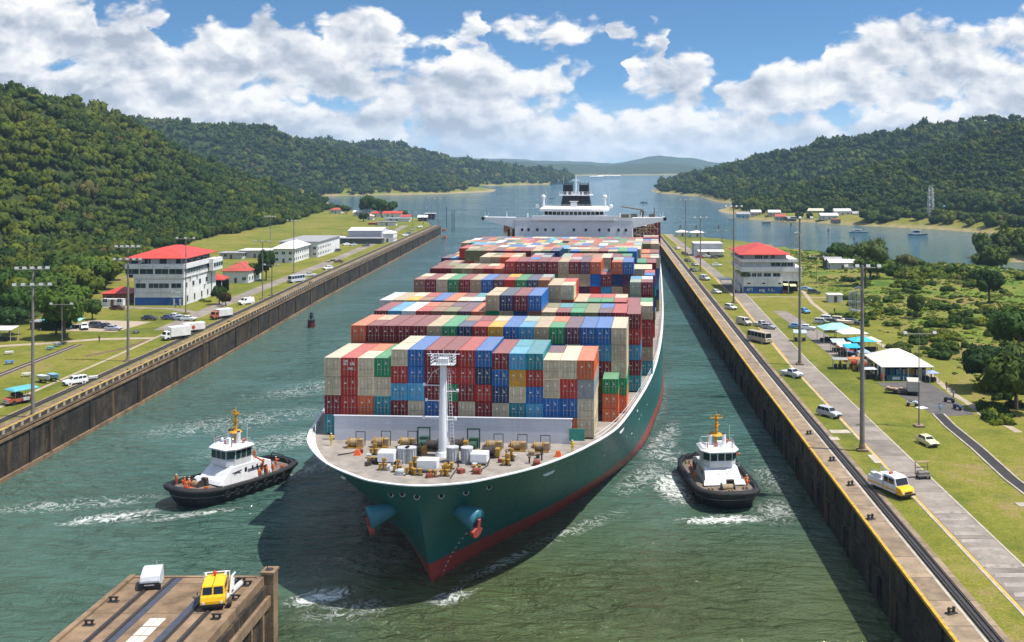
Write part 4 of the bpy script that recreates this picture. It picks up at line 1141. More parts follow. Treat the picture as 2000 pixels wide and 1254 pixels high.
def container_material(key, tint):
    m = bpy.data.materials.new(key); m.use_nodes = True; t = NT(m.node_tree)
    p = t.node('ShaderNodeTexCoord').outputs['Object']
    base = t.node('ShaderNodeObjectInfo').outputs['Color'] if tint == 'object' else t.node('ShaderNodeAttribute', attribute_name=tint).outputs['Color']
    oi = t.node('ShaderNodeObjectInfo').outputs['Random']
    q = t.node('ShaderNodeVectorMath', {0: p, 1: t.comb(t.m('MULTIPLY', oi, 90), t.m('MULTIPLY', oi, 37), 0)}, operation='ADD').outputs[0]
    n = t.noise(q, .9, 6, .65); x, y, z = t.sep(q)[:3]
    g = t.mr(n, .3, .7, .78, 1.14, False); c = t.mix(1, base, t.comb(g, g, g), 'MULTIPLY')
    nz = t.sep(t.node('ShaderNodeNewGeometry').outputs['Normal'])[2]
    # roofs paled: sun on the upward faces put into the colour, plus bleaching
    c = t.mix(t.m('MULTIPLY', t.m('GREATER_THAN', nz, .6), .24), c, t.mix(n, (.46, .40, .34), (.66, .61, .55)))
    st = t.noise(t.comb(t.m('MULTIPLY', x, 2.4), t.m('MULTIPLY', y, 2.4), t.m('MULTIPLY', z, .3)), 1, 5, .7)
    c = t.mix(t.mr(st, .56, .74, 0, .55), c, (.13, .07, .04))
    ru = t.noise(q, 2.4, 6, .75); c = t.mix(t.mr(ru, .62, .70, 0, .6), c, (.10, .045, .025))
    if tint != 'object':
        ridge = t.m('SINE', t.m('MULTIPLY', y, 17.0))
    b = t.node('ShaderNodeBsdfPrincipled', {'Base Color': c, 'Roughness': .55, 'Specular IOR Level': .3})
    if tint != 'object':
        bn = t.node('ShaderNodeBump', {'Height': ridge, 'Strength': .6, 'Distance': .05}); t.l.new(bn.outputs[0], b.inputs['Normal'])
    o = t.node('ShaderNodeOutputMaterial'); t.l.new(b.outputs[0], o.inputs[0]); return m


CMAT = container_material('weathered container paint', 'object'); CMATS = container_material('weathered container paint in the pile', 'tint')
RODM = mat('galvanised lock rods', (.30, .28, .25), .5, .3, 3, metal=.3)
WLET = mat('white lettering', (.72, .7, .68), .6, .1, 2)
ORDS = ['first', 'second', 'third', 'fourth', 'fifth', 'sixth', 'seventh', 'eighth', 'ninth', 'tenth', 'eleventh', 'twelfth', 'thirteenth', 'fourteenth', 'fifteenth', 'sixteenth', 'seventeenth', 'eighteenth', 'nineteenth', 'twentieth',
        'twenty-first', 'twenty-second', 'twenty-third', 'twenty-fourth']


def containers():
    items = []; prof = []
    for bi, (s0, cx, segs, rows) in enumerate(BAYS):
        n = sum(q[0] for q in segs); x0 = cx - n * PITCH / 2; col = 0; tops = []
        for cnt, tiers, top in segs:
            for k in range(cnt):
                th = (top - BASE) / tiers; tops.append(top)
                x = x0 + (col + .5) * PITCH
                gone = 1 if bi > 2 and crand.random() < .05 else 0
                tops[-1] = top - gone * th
                for t_ in range(tiers - gone):
                    row = tiers - 1 - gone - t_
                    key = rows[row][col] if row < len(rows) and col < len(rows[row]) else None
                    c = A.get(key) or rcol()
                    split = row == 0 and crand.random() < .42
                    it = dict(bay=bi, col=col, n=n, row=row, x=x, y=s0 + crand.uniform(-.06, .06), z=BASE + t_ * th, h=th - .06, c=c, L=6.06 if split else 12.19, half=0)
                    items.append(it)
                    if split: items.append(dict(it, y=it['y'] + 6.13, c=rcol(), half=1))
                col += 1
        prof.append((s0, x0, n, tops))
    # the odd outer stack beside the foremost bay
    for k, c in enumerate(('orange', 'orange', 'green')):
        items.append(dict(bay=0, col=99, n=0, row=2 - k, x=21.9, y=37.2, z=13.9 + k * 2.3, h=2.24, c=c, L=6.06, half=0))
    inv = SHIP_M.inverted(); eye = inv @ Vector((0, 0, CAMZ))

    def hidden(p, bay):
        d = eye - p
        for bj in range(bay - 1, -1, -1):
            s0, x0, n, tops = prof[bj]
            for yy in (s0 + 12.1, s0 + 8, s0 + 4, s0 + .1):
                if yy >= p.y - .05: continue
                q = p + d * ((yy - p.y) / d.y); c = int((q.x - x0) // PITCH)
                if 0 <= c < n and q.z < tops[c]: return True
        return False
    cols = {}
    for it in items: cols.setdefault((it['bay'], it['col']), []).append(it)
    for it in items:
        vis = 0.0; w = 1.15; x, y, z, h = it['x'], it['y'], it['z'], it['h']
        for fx in (-.9, -.3, .3, .9):
            for fz in (.15, .5, .85):
                if not it['half'] and not hidden(Vector((x + fx, y - .05, z + h * fz)), it['bay']): vis += 1
        if it['row'] == 0:
            dist = (eye - Vector((x, y + 6, z + h))); k = 12.2 / 2.44 * abs(dist.z) / dist.length / 1.1
            for fy in (it['L'] * .1, it['L'] * .35, it['L'] * .65, it['L'] * .9):
                if not hidden(Vector((x, y + fy, z + h + .03)), it['bay']): vis += 3 * k * .9 * it['L'] / 12.19
        if it['bay'] == 14: vis *= .25 if y > 0 else 1
        it['score'] = vis / (y + 123) ** 2
    items.sort(key=lambda i: -i['score'])
    ind = [i for i in items if i['score'] > 0][:296]; rest = [i for i in items if i not in ind]
    meshes = {}

    def get(kind, h, fn):
        k = (kind, round(h, 2))
        if k not in meshes: meshes[k] = fn(round(h, 2))
        return meshes[k]
    for it in ind:
        h = it['h']
        body = get(('body', it['L']), h, lambda q: container_mesh(q, it['L']).mesh('container_body', CMAT))
        o = link_mesh('shipping_container', body); o.matrix_world = SHIP_M @ Matrix.Translation((it['x'], it['y'], it['z']))
        v = crand.uniform(.85, 1.15); colr = tuple(min(.8, q * v) for q in PAL[it['c']]); o.color = (*colr, 1)
        bay = 'the foremost stack' if it['bay'] == 0 else 'the ' + ORDS[it['bay']] + ' stack from bow'
        if it['col'] == 99: lab = f"{it['c']} container {('on top', 'in the middle', 'at the bottom')[it['row']]} of the short outer stack at the ship's side"
        else: lab = f"{'short ' * (it['L'] < 8)}{it['c']} container, {ORDS[it['col']]} from left, {('inner top' if it['half'] else 'top' if it['row'] == 0 else ORDS[it['row']] + ' row')} of {bay}"
        tag(o, lab, 'container', 'shipping containers stacked on the ship')
        if not it['half'] and (it['bay'] < 2 or it['score'] > 2.2e-4):
            for s in (-1, 1):
                d = link_mesh('door', get(('door', s), h, lambda q: door_mesh(s, q).mesh('container_door', [CMAT, RODM, WLET])), o); d.color = o.color
        if it['bay'] == 0 and it['col'] == 1 and it['row'] == 0:
            b = MB()
            for txt, z in (('TNN', 2.1), ('251 S08', 1.68), ('PNS', 1.0)): letters(b, txt, -.86 if txt != 'PNS' else -.1, z, .3, -.045)
            b.build('lettering', mat('white lettering', (.72, .7, .68), .6, .1, 2), o)
    # everything deeper in the stacks, and the far small ones
    b = MB(); tint = []
    for it in rest:
        y1 = it['y'] + it['L']
        b.box(it['x'] - 1.22, it['x'] + 1.22, it['y'], y1, it['z'], it['z'] + it['h'])
        v = crand.uniform(.85, 1.15); tint += [tuple(min(.8, q * v) for q in PAL[it['c']]) + (1,)] * 6
    o = b.build('stacked_containers', CMATS, None)
    o.matrix_world = SHIP_M
    a = o.data.color_attributes.new('tint', 'FLOAT_COLOR', 'CORNER')
    flat = np.repeat(np.array(tint, np.float32), 4, axis=0); a.data.foreach_set('color', flat.ravel())
    tag(o, 'smaller and half hidden containers of many colours deeper in the ship stacks', 'containers', kind='stuff')


SEG = {'T': [(0, 1, 1, 1), (.5, 0, .5, 1)], 'N': [(0, 0, 0, 1), (0, 1, 1, 0), (1, 0, 1, 1)], '2': [(0, 1, 1, 1), (1, 1, 1, .5), (1, .5, 0, .5), (0, .5, 0, 0), (0, 0, 1, 0)], '5': [(1, 1, 0, 1), (0, 1, 0, .5), (0, .5, 1, .5), (1, .5, 1, 0), (1, 0, 0, 0)],
       '1': [(.5, 0, .5, 1)], 'S': [(1, 1, 0, 1), (0, 1, 0, .5), (0, .5, 1, .5), (1, .5, 1, 0), (1, 0, 0, 0)], '0': [(0, 0, 0, 1), (0, 1, 1, 1), (1, 1, 1, 0), (1, 0, 0, 0)], '8': [(0, 0, 0, 1), (0, 1, 1, 1), (1, 1, 1, 0), (1, 0, 0, 0), (0, .5, 1, .5)],
       'P': [(0, 0, 0, 1), (0, 1, 1, 1), (1, 1, 1, .5), (1, .5, 0, .5)], 'A': [(0, 0, .5, 1), (.5, 1, 1, 0), (.2, .4, .8, .4)], 'V': [(0, 1, .5, 0), (.5, 0, 1, 1)], '4': [(0, 1, 0, .5), (0, .5, 1, .5), (1, 0, 1, 1)], 'G': [(1, 1, 0, 1), (0, 1, 0, 0), (0, 0, 1, 0), (1, 0, 1, .5), (1, .5, .6, .5)]}


def letters(b, txt, x, z, hgt, y, mi=0):
    w = hgt * .55; k = hgt * .09
    for ch in txt:
        for (ax_, az, bx, bz) in SEG.get(ch, []):
            p = Vector((x + ax_ * w, y, z + az * hgt)); q = Vector((x + bx * w, y, z + bz * hgt)); d = (q - p).normalized(); n = Vector((-d.z, 0, d.x)) * k; e = d * k
            b.face([p - n - e, q - n + e, q + n + e, p + n - e], mi)
        x += w * 1.5


containers()
# ---------------------------------------------------------------- people
def person_mesh(pose):
    """one continuous body grown round a joint skeleton; pose: stand, work, walk"""
    J = {'pel': (0, 0, .95), 'chest': (0, 0, 1.32), 'neck': (0, 0, 1.5), 'head': (0, -.02, 1.6), 'top': (0, -.02, 1.74)}
    k = {'stand': (.0, .0, .12), 'work': (.1, .35, -.35), 'walk': (.22, .1, .2)}[pose]
    for s, q in ((-1, 'l'), (1, 'r')):
        st = k[0] * s
        J['hip' + q] = (.1 * s, 0, .9); J['knee' + q] = (.11 * s, -st * .6 - .02, .5); J['ank' + q] = (.12 * s, -st + .03 * (1 if st < 0 else 0), .09); J['toe' + q] = (.13 * s, -st - .16, .04)
        J['sh' + q] = (.19 * s, 0, 1.42); J['el' + q] = (.27 * s, -.05 - k[1] * .4, 1.15 + .1 * (pose == 'work')); J['wr' + q] = (.25 * s, -.12 - k[1] - st * .4, .92 + (.3 if pose == 'work' else 0)); J['hand' + q] = (.24 * s, -.17 - k[1] * 1.2 - st * .4, .84 + (.34 if pose == 'work' else 0))
    E = [('pel', 'chest'), ('chest', 'neck'), ('neck', 'head'), ('head', 'top')]
    for q in 'lr': E += [('pel', 'hip' + q), ('hip' + q, 'knee' + q), ('knee' + q, 'ank' + q), ('ank' + q, 'toe' + q), ('chest', 'sh' + q), ('sh' + q, 'el' + q), ('el' + q, 'wr' + q), ('wr' + q, 'hand' + q)]
    rad = {'pel': .15, 'chest': .17, 'neck': .065, 'head': .105, 'top': .08, 'hip': .1, 'knee': .07, 'ank': .05, 'toe': .045, 'sh': .075, 'el': .055, 'wr': .04, 'hand': .045}
    names = list(J); me = bpy.data.meshes.new('person_skeleton')
    me.from_pydata([J[n] for n in names], [(names.index(a), names.index(c)) for a, c in E], [])
    o = bpy.data.objects.new('skeleton', me); COL.objects.link(o)
    md = o.modifiers.new('skin', 'SKIN'); o.modifiers.new('sub', 'SUBSURF').levels = 1
    sv = me.skin_vertices[0].data
    for i, n in enumerate(names):
        r = rad.get(n) or rad[n[:-1]]; sv[i].radius = (r, r)
        sv[i].use_root = (n == 'pel')
    dg = bpy.context.evaluated_depsgraph_get(); dg.update()
    ev = bpy.data.meshes.new_from_object(o.evaluated_get(dg)); bpy.data.objects.remove(o); bpy.data.meshes.remove(me)
    return ev


SKIN = mat('skin', (.30, .17, .11), .6, .1, 4)
CLOTH = mat('work clothes', None, .8, .2, 6, tint='object')
PERS = {}


def person(loc, rz, col, label, pose='stand', hat=None, group=None):
    if pose not in PERS:
        me = person_mesh(pose); me.materials.clear(); me.materials.append(CLOTH); me.materials.append(SKIN)
        for p in me.polygons:
            z = p.center.z; p.material_index = 1 if z > 1.5 or (z < 1.3 and abs(p.center.x) > .2 and p.center.y < -.13 - (.3 if pose == 'work' else 0) and z < .95 + (.3 if pose == 'work' else 0)) else 0
            p.use_smooth = True
        PERS[pose] = me
        b = MB(); b.ico((0, -.01, 1.7), .125, 2, 0, (1, 1.08, .62)); PERS['hair'] = b.mesh('hair', mat('hair and hats', None, .7, .2, 8, tint='object'), True)
    o = link_mesh('person', PERS[pose]); o.location = loc; o.rotation_euler = (0, 0, rz); o.color = (*col, 1)
    h = link_mesh('helmet' if hat else 'hair', PERS['hair'], o); h.color = (*(hat or (.02, .015, .012)), 1)
    return tag(o, label, 'person', group)


# ---------------------------------------------------------------- tugs
TBLK = mat('black tug hull rubber', (.013, .013, .017), .55, .35, .8, bump=.2)
TDECK = mat('brown grey tug deck', (.16, .125, .10), .8, .3, .9)
MASTY = mat('ochre mast paint', (.60, .30, .02), .5, .2, 2)
TW = mat('tug white paint', (.70, .71, .74), .45, .12, .7, streak=.2)
TGLASS = glass('greenish wheelhouse glass', (.02, .05, .045))


def tug(loc, rz, label, variant):
    t = thing('tugboat', label, 'tugboat', loc, rz)                      # local: bow towards -y, length along y
    out = [(0, -13.4), (2.0, -13.1), (3.7, -12.0), (4.8, -10), (5.3, -7), (5.4, 0), (5.4, 7), (4.9, 10.5), (3.9, 12.6), (2.2, 13.5), (0, 13.7)]
    full = out + [(-x, y) for x, y in out[-2:0:-1]]
    n = len(full)
    def sheer(y): return 2.7 + .9 * max(0, (-y - 3) / 10) ** 1.5 + .15 * max(0, (y - 8) / 5)
    def ring(k, dz, zabs=None): return [(x * k, y * k if zabs is None else y * (k + .0) + (0.4 if y < 0 else 0), (sheer(y) + dz) if zabs is None else zabs) for x, y in full]
    b = MB(); b.loft([ring(.80, 0, -1.2), ring(.87, 0, 0), ring(.93, 0, .9), ring(.985, -1.0), ring(1.0, -.45), ring(1.0, 0)], caps=(True, False)); b.build('hull', TBLK, t, smooth=False)
    b = MB(); b.loft([ring(.995, .05), ring(.94, .05), ring(.93, -.75)], caps=(False, False)); b.build('bulwark', TBLK, t)
    b = MB(); b.loft([[(x * 1.005 + d * (1 if x > 0 else -1 if x < 0 else 0), y * 1.0 + d * (y / 13.5), sheer(y) + dz) for x, y in full] for d, dz in ((0, -.75), (.32, -.6), (.42, -.3), (.32, 0), (0, .12))], caps=(False, False))
    b.build('fender', mat('tyre rubber', (.02, .019, .02), .75, .4, 1.5, bump=.4), t, smooth=True)
    b = MB(); b.loft([[(x * 1.004, y * 1.004, sheer(y) - 1.25 + d) for x, y in full] for d in (-.08, 0)], caps=(False, False)); b.build('rubbing_strake', mat('worn grey strake', (.16, .16, .165), .6, .3, 1), t)
    b = MB(); b.face([(x * .94, y * .94, sheer(y) - .72) for x, y in full]); b.build('deck', TDECK, t)
    for k in range(7):
        y = -6 + k * 2.3
        for s in (-1, 1):
            f = MB(); cx = s * 5.75; z = sheer(y) - 1.15
            for q in range(12):
                a0, a1 = q * math.pi / 6, (q + 1) * math.pi / 6
                f.cyl((cx, y + .5 * math.cos(a0), z + .5 * math.sin(a0)), (cx, y + .5 * math.cos(a1), z + .5 * math.sin(a1)), .15, n=6)
            f.build('tyre_fender', TBLK, t)
    # deckhouse: sloping white front shield, side plating
    d0 = 2.0
    b = MB()
    b.side([(-5.2, d0), (-5.2, d0 + .9), (-4.9, d0 + 1.25), (-2.6, d0 + 3.0), (4.6, d0 + 3.0), (7.0, d0 + 2.3), (7.0, d0)], -3.35, 3.35, inset=lambda z: (z - d0) * .12)
    dh = b.build('deckhouse', TW, t, bevel=.06)
    b = MB(); b.frus((-3.7, 3.7, -6.1, -5.1), d0 + .75, (-3.5, 3.5, -5.6, -5.0), d0 + 1.3); b.cbox((0, -5.32, d0 + .4), (5.2, .2, .75), mi=1); b.build('front_shield', [TW, WIND], dh)
    for s in (-1, 1):
        for y, w in ((.6, .5), (2.3, .28), (3.4, .28)):
            b = MB(); M = Matrix.Translation((s * (3.35 - 1.65 * .12 + .02), y, d0 + 2.0)); b.box(-.02, .02, -w / 2, w / 2, -.38, .38, 0, M); b.build('porthole', DARKW, dh)
        b = MB(); b.cbox((s * 3.3, 5.4, d0 + .95), (.14, .8, 1.7)); b.cbox((s * 3.3, 3.9, d0 + .95), (.14, .8, 1.7)); b.build('door', WIND, dh)
        b = MB()
        for q in range(7):
            a_ = .4 + q * .38; b.cyl((s * 3.21, -1.4 + .75 * math.cos(a_), d0 + 1.55 + .45 * math.sin(a_)), (s * 3.21, -1.4 + .75 * math.cos(a_ + .38), d0 + 1.55 + .45 * math.sin(a_ + .38)), .06, n=4)
        b.cyl((s * 3.2, -2.6, d0 + 2.05), (s * 3.16, -.3, d0 + 2.2), .05, n=4); b.build('emblem', WIND, dh)
    # wheelhouse with raked corner windows
    z0 = d0 + 3.0
    fp = lambda k, yk=0: [(-2.0 * k, -3.2 * k + yk), (2.0 * k, -3.2 * k + yk), (3.0 * k, -1.7 * k), (3.0 * k, 2.2 * k), (-3.0 * k, 2.2 * k), (-3.0 * k, -1.7 * k)]
    b = MB(); b.loft([[(x, y, z) for x, y in fp(k)] for z, k in ((z0, .95), (z0 + 1.2, .97), (z0 + 1.2, .97), (z0 + 2.75, 1.0))]); wh = b.build('wheelhouse', TW, t)
    b = MB(); b.loft([[(x, y, z) for x, y in fp(k)] for z, k in ((z0 + 2.76, 1.12), (z0 + 3.0, 1.14), (z0 + 3.35, .98))]); b.build('roof', TW, wh)
    corners = fp(.99)
    for i in range(6):
        p, q = Vector((*corners[i], 0)), Vector((*corners[(i + 1) % 6], 0)); L = (q - p).length; m = 2 if i == 0 else (3 if i in (2, 4) else (1 if i != 3 else 3)); nrm = Vector(((q - p).y, -(q - p).x, 0)).normalized()
        if i == 0: m = 3
        for k in range(m):
            a_ = p + (q - p) * ((k + .08) / m); c_ = p + (q - p) * ((k + .92) / m); w = MB()
            o1, o2 = nrm * .0, nrm * .05
            w.loft([[a_ + o1 + Vector((0, 0, z0 + 1.3)), c_ + o1 + Vector((0, 0, z0 + 1.3)), c_ + o1 + nrm * .03 + Vector((0, 0, z0 + 2.62)), a_ + o1 + nrm * .03 + Vector((0, 0, z0 + 2.62))],
                    [a_ + o2 + Vector((0, 0, z0 + 1.3)), c_ + o2 + Vector((0, 0, z0 + 1.3)), c_ + o2 + nrm * .03 + Vector((0, 0, z0 + 2.62)), a_ + o2 + nrm * .03 + Vector((0, 0, z0 + 2.62))]])
            w.build('window', TGLASS, wh)
    b = MB(); zr = z0 + 3.35
    rail_run(b, [(-2.6, -2.2, zr), (-1.3, -2.7, zr), (0, -2.8, zr), (1.3, -2.7, zr), (2.6, -2.2, zr), (2.8, 0, zr), (2.8, 2, zr)], .9, .035); rail_run(b, [(-2.6, -2.2, zr), (-2.8, 0, zr), (-2.8, 2, zr)], .9, .035)
    rail_run(b, [(-3.2, -3.4, z0), (-1.6, -4.0, z0), (0, -4.1, z0), (1.6, -4.0, z0), (3.2, -3.4, z0)], .9, .035)
    b.build('railing', SILV, wh)
    for s in (-1, 1): b = MB(); b.cyl((s * 1.25, .5, zr), (s * 1.25, .5, zr + 1.9), .42, .38, n=12); b.cyl((s * 1.25, .5, zr + 1.9), (s * 1.25, .5, zr + 2.1), .3, n=10, mi=1); b.build('funnel', [TW, WIND], wh)
    RG = mat('red deck gear', (.45, .06, .03), .5, .2, 2)
    MB().cbox((.2, -.9, zr + .5), (.9, .7, 1.0)).build('roof_locker', TW, wh); MB().cbox((-.5, -1.0, zr + .3), (.5, .5, .6)).build('roof_locker', RG, wh)
    MB().ico((1.9, 1.2, zr + .45), .42, 1).build('fire_monitor', RG, wh); MB().ico((-2.0, -.6, zr + .5), .35, 1).build('radar_dome', TW, wh)
    for x, z_ in ((2.2, 1.6), (-2.2, 1.5)): MB().cyl((x, -2.0, zr), (x, -2.0, zr + z_), .08, n=5).build('navigation_lamp', RG, wh)
    MB().cyl((2.5, 1.5, zr), (2.5, 1.5, zr + 3.2), .04, n=4).build('whip_antenna', TW, wh); MB().cyl((-3, .2, zr + 1.6), (-.8, .2, zr + 1.7), .06, n=4).build('boom', TW, wh)
    b = MB(); zm = zr + 1.2
    b.cyl((0, .9, zr - .1), (0, .9, zm + 4.3), .34, .2, n=10)
    b.cyl((0, .9, zm + .5), (0, .9, zm + .75), 1.25, .95, n=12); b.cyl((-1.3, .9, zm + 1.0), (.1, .6, zm + .85), .16, n=6); b.cyl((-.7, .6, zm + 2.2), (.6, .9, zm + 2.45), .1, n=5)
    b.cyl((-1.15, .9, zm + 3.7), (1.15, .9, zm + 3.7), .09, n=6); b.cyl((0, .2, zm + 3.7), (0, 1.7, zm + 3.7), .08, n=6); b.cyl((0, .9, zm + 3.55), (0, .9, zm + 3.75), .5, n=10)
    for x in (-1.1, -.5, .55, 1.1): b.cyl((x, .9, zm + 3.7), (x, .9, zm + 4.2), .07, n=5)
    b.cyl((0, .9, zm + 4.3), (0, .9, zm + 5.0), .06, n=5); b.cbox((.15, .5, zm + 4.3), (.9, .2, .18))
    for k in range(3): b.cbox((0, .5, zm + 1.5 + k * .7), (.5, .35, .22), rz=.4 * k)
    b.build('mast', MASTY, t)
    # foredeck winch, bitts, locker, aft towing gear
    b = MB(); b.cbox((0, -8.2, d0 + .3), (2.4, 1.6, .5)); b.cyl((-1, -8.2, d0 + .95), (1, -8.2, d0 + .95), .62, n=14, mi=1)
    for s in (-1, 1): b.cyl((s * 1.0, -8.2, d0 + .95), (s * 1.15, -8.2, d0 + .95), .9, n=16)
    b.build('winch', [WIND, WINB], t)
    b = MB(); b.cbox((.7, -6.9, d0 + 1.0), (1.3, .6, 1.9), rx=.1); b.build('winch_console', WIND, t)
    for x, y in ((-3.0, -8.5), (3.0, -8.5), (0, -10.6), (-3.6, 9.5), (3.6, 9.5)):
        b = MB(); z = sheer(y) - .72
        for s in (-.3, .3): b.cyl((x + s, y, z), (x + s, y, z + .8), .18, n=8)
        b.cyl((x - .6, y, z + .5), (x + .6, y, z + .5), .1, n=6); b.build('bitts', ORG if variant == 0 else WINB, t)
    b = MB(); b.cyl((-1.2, 8.4, d0 + .8), (1.2, 8.4, d0 + .8), .6, n=14); b.cbox((0, 8.4, d0 + .3), (3, 1.5, .4)); b.cbox((1.8, 6.6, d0 + 1), (1.2, 1, 1.6), mi=1); b.build('towing_winch', [WIND, ORG], t)
    b = MB(); b.tube([(-2.6, 12, d0 + .6), (-1.6, 11.6, d0 + 1.9), (1.6, 11.6, d0 + 1.9), (2.6, 12, d0 + .6)], .12, 6); b.build('towing_bow', WIND, t)
    b = MB(); b.cyl((3.6, 4.6, d0 + 2.6), (4.4, 1.6, d0 + 4.2), .16, n=6); b.cyl((2.9, 4.6, d0), (3.6, 4.6, d0 + 3), .2, n=6); b.build('crane_arm', ORG, t)
    b = MB()
    for k in range(4): b.cbox((-1.3 + k * 1.05, -9.6 + .35 * (k % 2), d0 + .45), (.5, .5, .6), rz=.3 * k)
    b.build('deck_locker', WINB if variant else ORG, t)
    if variant:
        b = MB(); b.cbox((.3, -5.46, d0 + .42), (1.5, .05, .55)); b.cbox((.3, -5.5, d0 + .42), (.5, .05, .35), mi=1); b.build('name_panel', [GRNP, mat('green sign', (.03, .35, .15), .5, .1, 2)], t)
    return t, d0


TG = {}
tl = Vector((-59.6, 169.8, 0)); tr = math.atan2(-.56, .83) * 1.0
T1, d0 = tug(tl, -.54, 'black hulled tugboat with ochre mast and orange crew between the west wall and the bow', 0)
T2, d0 = tug(Vector((21.0, 170.5, 0)), .10, 'black hulled tugboat seen nearly bow on between the ship and the east lock wall', 1)


T1.scale = (.88, .84, .95); T2.scale = (.93, .90, .88)


def crew(tugo, rows, who):
    M = Matrix.Translation(tugo.location) @ Matrix.Rotation(tugo.rotation_euler.z, 4, 'Z') @ Matrix.Diagonal((*tugo.scale, 1))
    for x, y, z, r, pose, where, hat in rows:
        person(M @ Vector((x, y, z)), tugo.rotation_euler.z + r, (.72, .16, .04), f'person in orange overalls {where}', pose, hat, 'tug crew in orange overalls')


crew(T1, [(-3.2, -10.2, 2.9, .3, 'stand', 'alone near the bow rail of the west tug', (.7, .68, .6)), (-1.6, -9.6, 2.55, -.5, 'work', 'bending at the bow winch of the west tug', (.7, .3, .05)), (.1, -10.1, 2.6, .8, 'work', 'right of the bow winch group on the west tug', (.7, .68, .6)),
          (-1.2, -8.9, 2.5, 2.6, 'stand', 'behind the bow winch on the west tug', (.7, .3, .05)), (4.2, 3.0, 2.05, 1.2, 'stand', 'beside the side door of the west tug', (.7, .68, .6)), (4.1, 5.0, 2.05, -1.5, 'work', 'working at the rail abaft the side door of the west tug', (.7, .3, .05)),
          (4.0, 6.6, 2.05, .6, 'walk', 'walking aft along the side deck of the west tug', (.7, .68, .6)), (2.6, 3.2, 5.05, .4, 'stand', 'up behind the wheelhouse of the west tug', (.7, .3, .05)), (1.0, 10.2, 2.05, 2.2, 'work', 'on the aft deck of the west tug', (.7, .68, .6))], 'west')
crew(T2, [(4.2, -4.6, 2.05, -.4, 'work', 'at the side rail of the east tug', (.7, .68, .6)), (3.6, -7.2, 2.3, .9, 'work', 'leaning over ropes on the foredeck of the east tug', (.7, .3, .05)), (-4.3, -1.0, 2.05, .4, 'stand', 'on the shaded side deck of the east tug', (.7, .68, .6)), (-4.2, 3.2, 2.05, .2, 'work', 'further aft on the shaded side deck of the east tug', (.7, .3, .05))], 'east')
YOV = (.62, .42, .03)
for px, py, lab in ((647, 870, 'person in yellow overalls beside the end of the breakwater nearest the west bank'), (1118, 884, 'person in yellow overalls at the ship rail nearest the east bank')):
    person(SHIP_M @ D(px, py), 0, YOV, lab, 'stand', (.7, .68, .6), 'ship crew in yellow')


# ---------------------------------------------------------------- vehicles
TYRE = mat('tyre', (.02, .02, .02), .8, .3, 4); RIM = mat('wheel rim', (.35, .35, .36), .4, .1, 4, metal=.6)
CARP = mat('car paint', None, .32, .06, 1.5, tint='object', spec=.5)
LAMP = mat('headlamp glass', (.75, .75, .72), .15, .05, 4); TRIM = mat('black trim', (.02, .02, .022), .5, .2, 3)
CGL = glass('car window glass', (.015, .02, .025))
# kind: body profile (y, z) front at -y; cabin: bottom and top rectangles as y0, y1, z; width
VEH = {
    'car': dict(L=4.4, W=1.78, prof=[(-2.2, .35), (-2.2, .72), (-2.0, .84), (-.95, .98), (1.5, .98), (2.12, .92), (2.2, .6), (2.15, .35)], cab=((-.95, 1.75, .97), (-.3, 1.2, 1.46)), ax=(-1.35, 1.35), r=.33),
    'estate': dict(L=4.6, W=1.85, prof=[(-2.3, .38), (-2.3, .82), (-2.1, .95), (-1.1, 1.08), (2.2, 1.08), (2.3, .9), (2.28, .38)], cab=((-1.1, 2.2, 1.07), (-.45, 2.05, 1.72)), ax=(-1.4, 1.4), r=.38),
    'van': dict(L=5.2, W=2.0, prof=[(-2.6, .4), (-2.6, .95), (-2.35, 1.15), (-1.75, 1.3), (2.55, 1.3), (2.6, .9), (2.58, .4)], cab=((-1.75, 2.55, 1.29), (-1.05, 2.45, 2.15)), ax=(-1.65, 1.6), r=.38),
    'caravan': dict(L=5.6, W=2.4, prof=[(-2.8, .5), (-2.8, 1.2), (-2.6, 1.35), (2.7, 1.35), (2.8, 1.2), (2.8, .5)], cab=((-2.6, 2.7, 1.34), (-2.0, 2.6, 2.9)), ax=(-1.5, 1.6), r=.4),
    'bus': dict(L=7.5, W=2.4, prof=[(-3.75, .5), (-3.75, 1.3), (-3.65, 1.4), (3.7, 1.4), (3.75, 1.2), (3.75, .5)], cab=((-3.65, 3.7, 1.39), (-3.4, 3.65, 2.8)), ax=(-2.4, 2.3), r=.48),
    'pickup': dict(L=5.2, W=1.9, prof=[(-2.6, .45), (-2.6, .95), (-2.35, 1.08), (-1.3, 1.16), (.5, 1.16), (.52, 1.02), (2.55, 1.02), (2.6, .5)], cab=((-1.3, .5, 1.15), (-.7, .38, 1.78)), ax=(-1.6, 1.6), r=.4),
}
VCACHE = {}


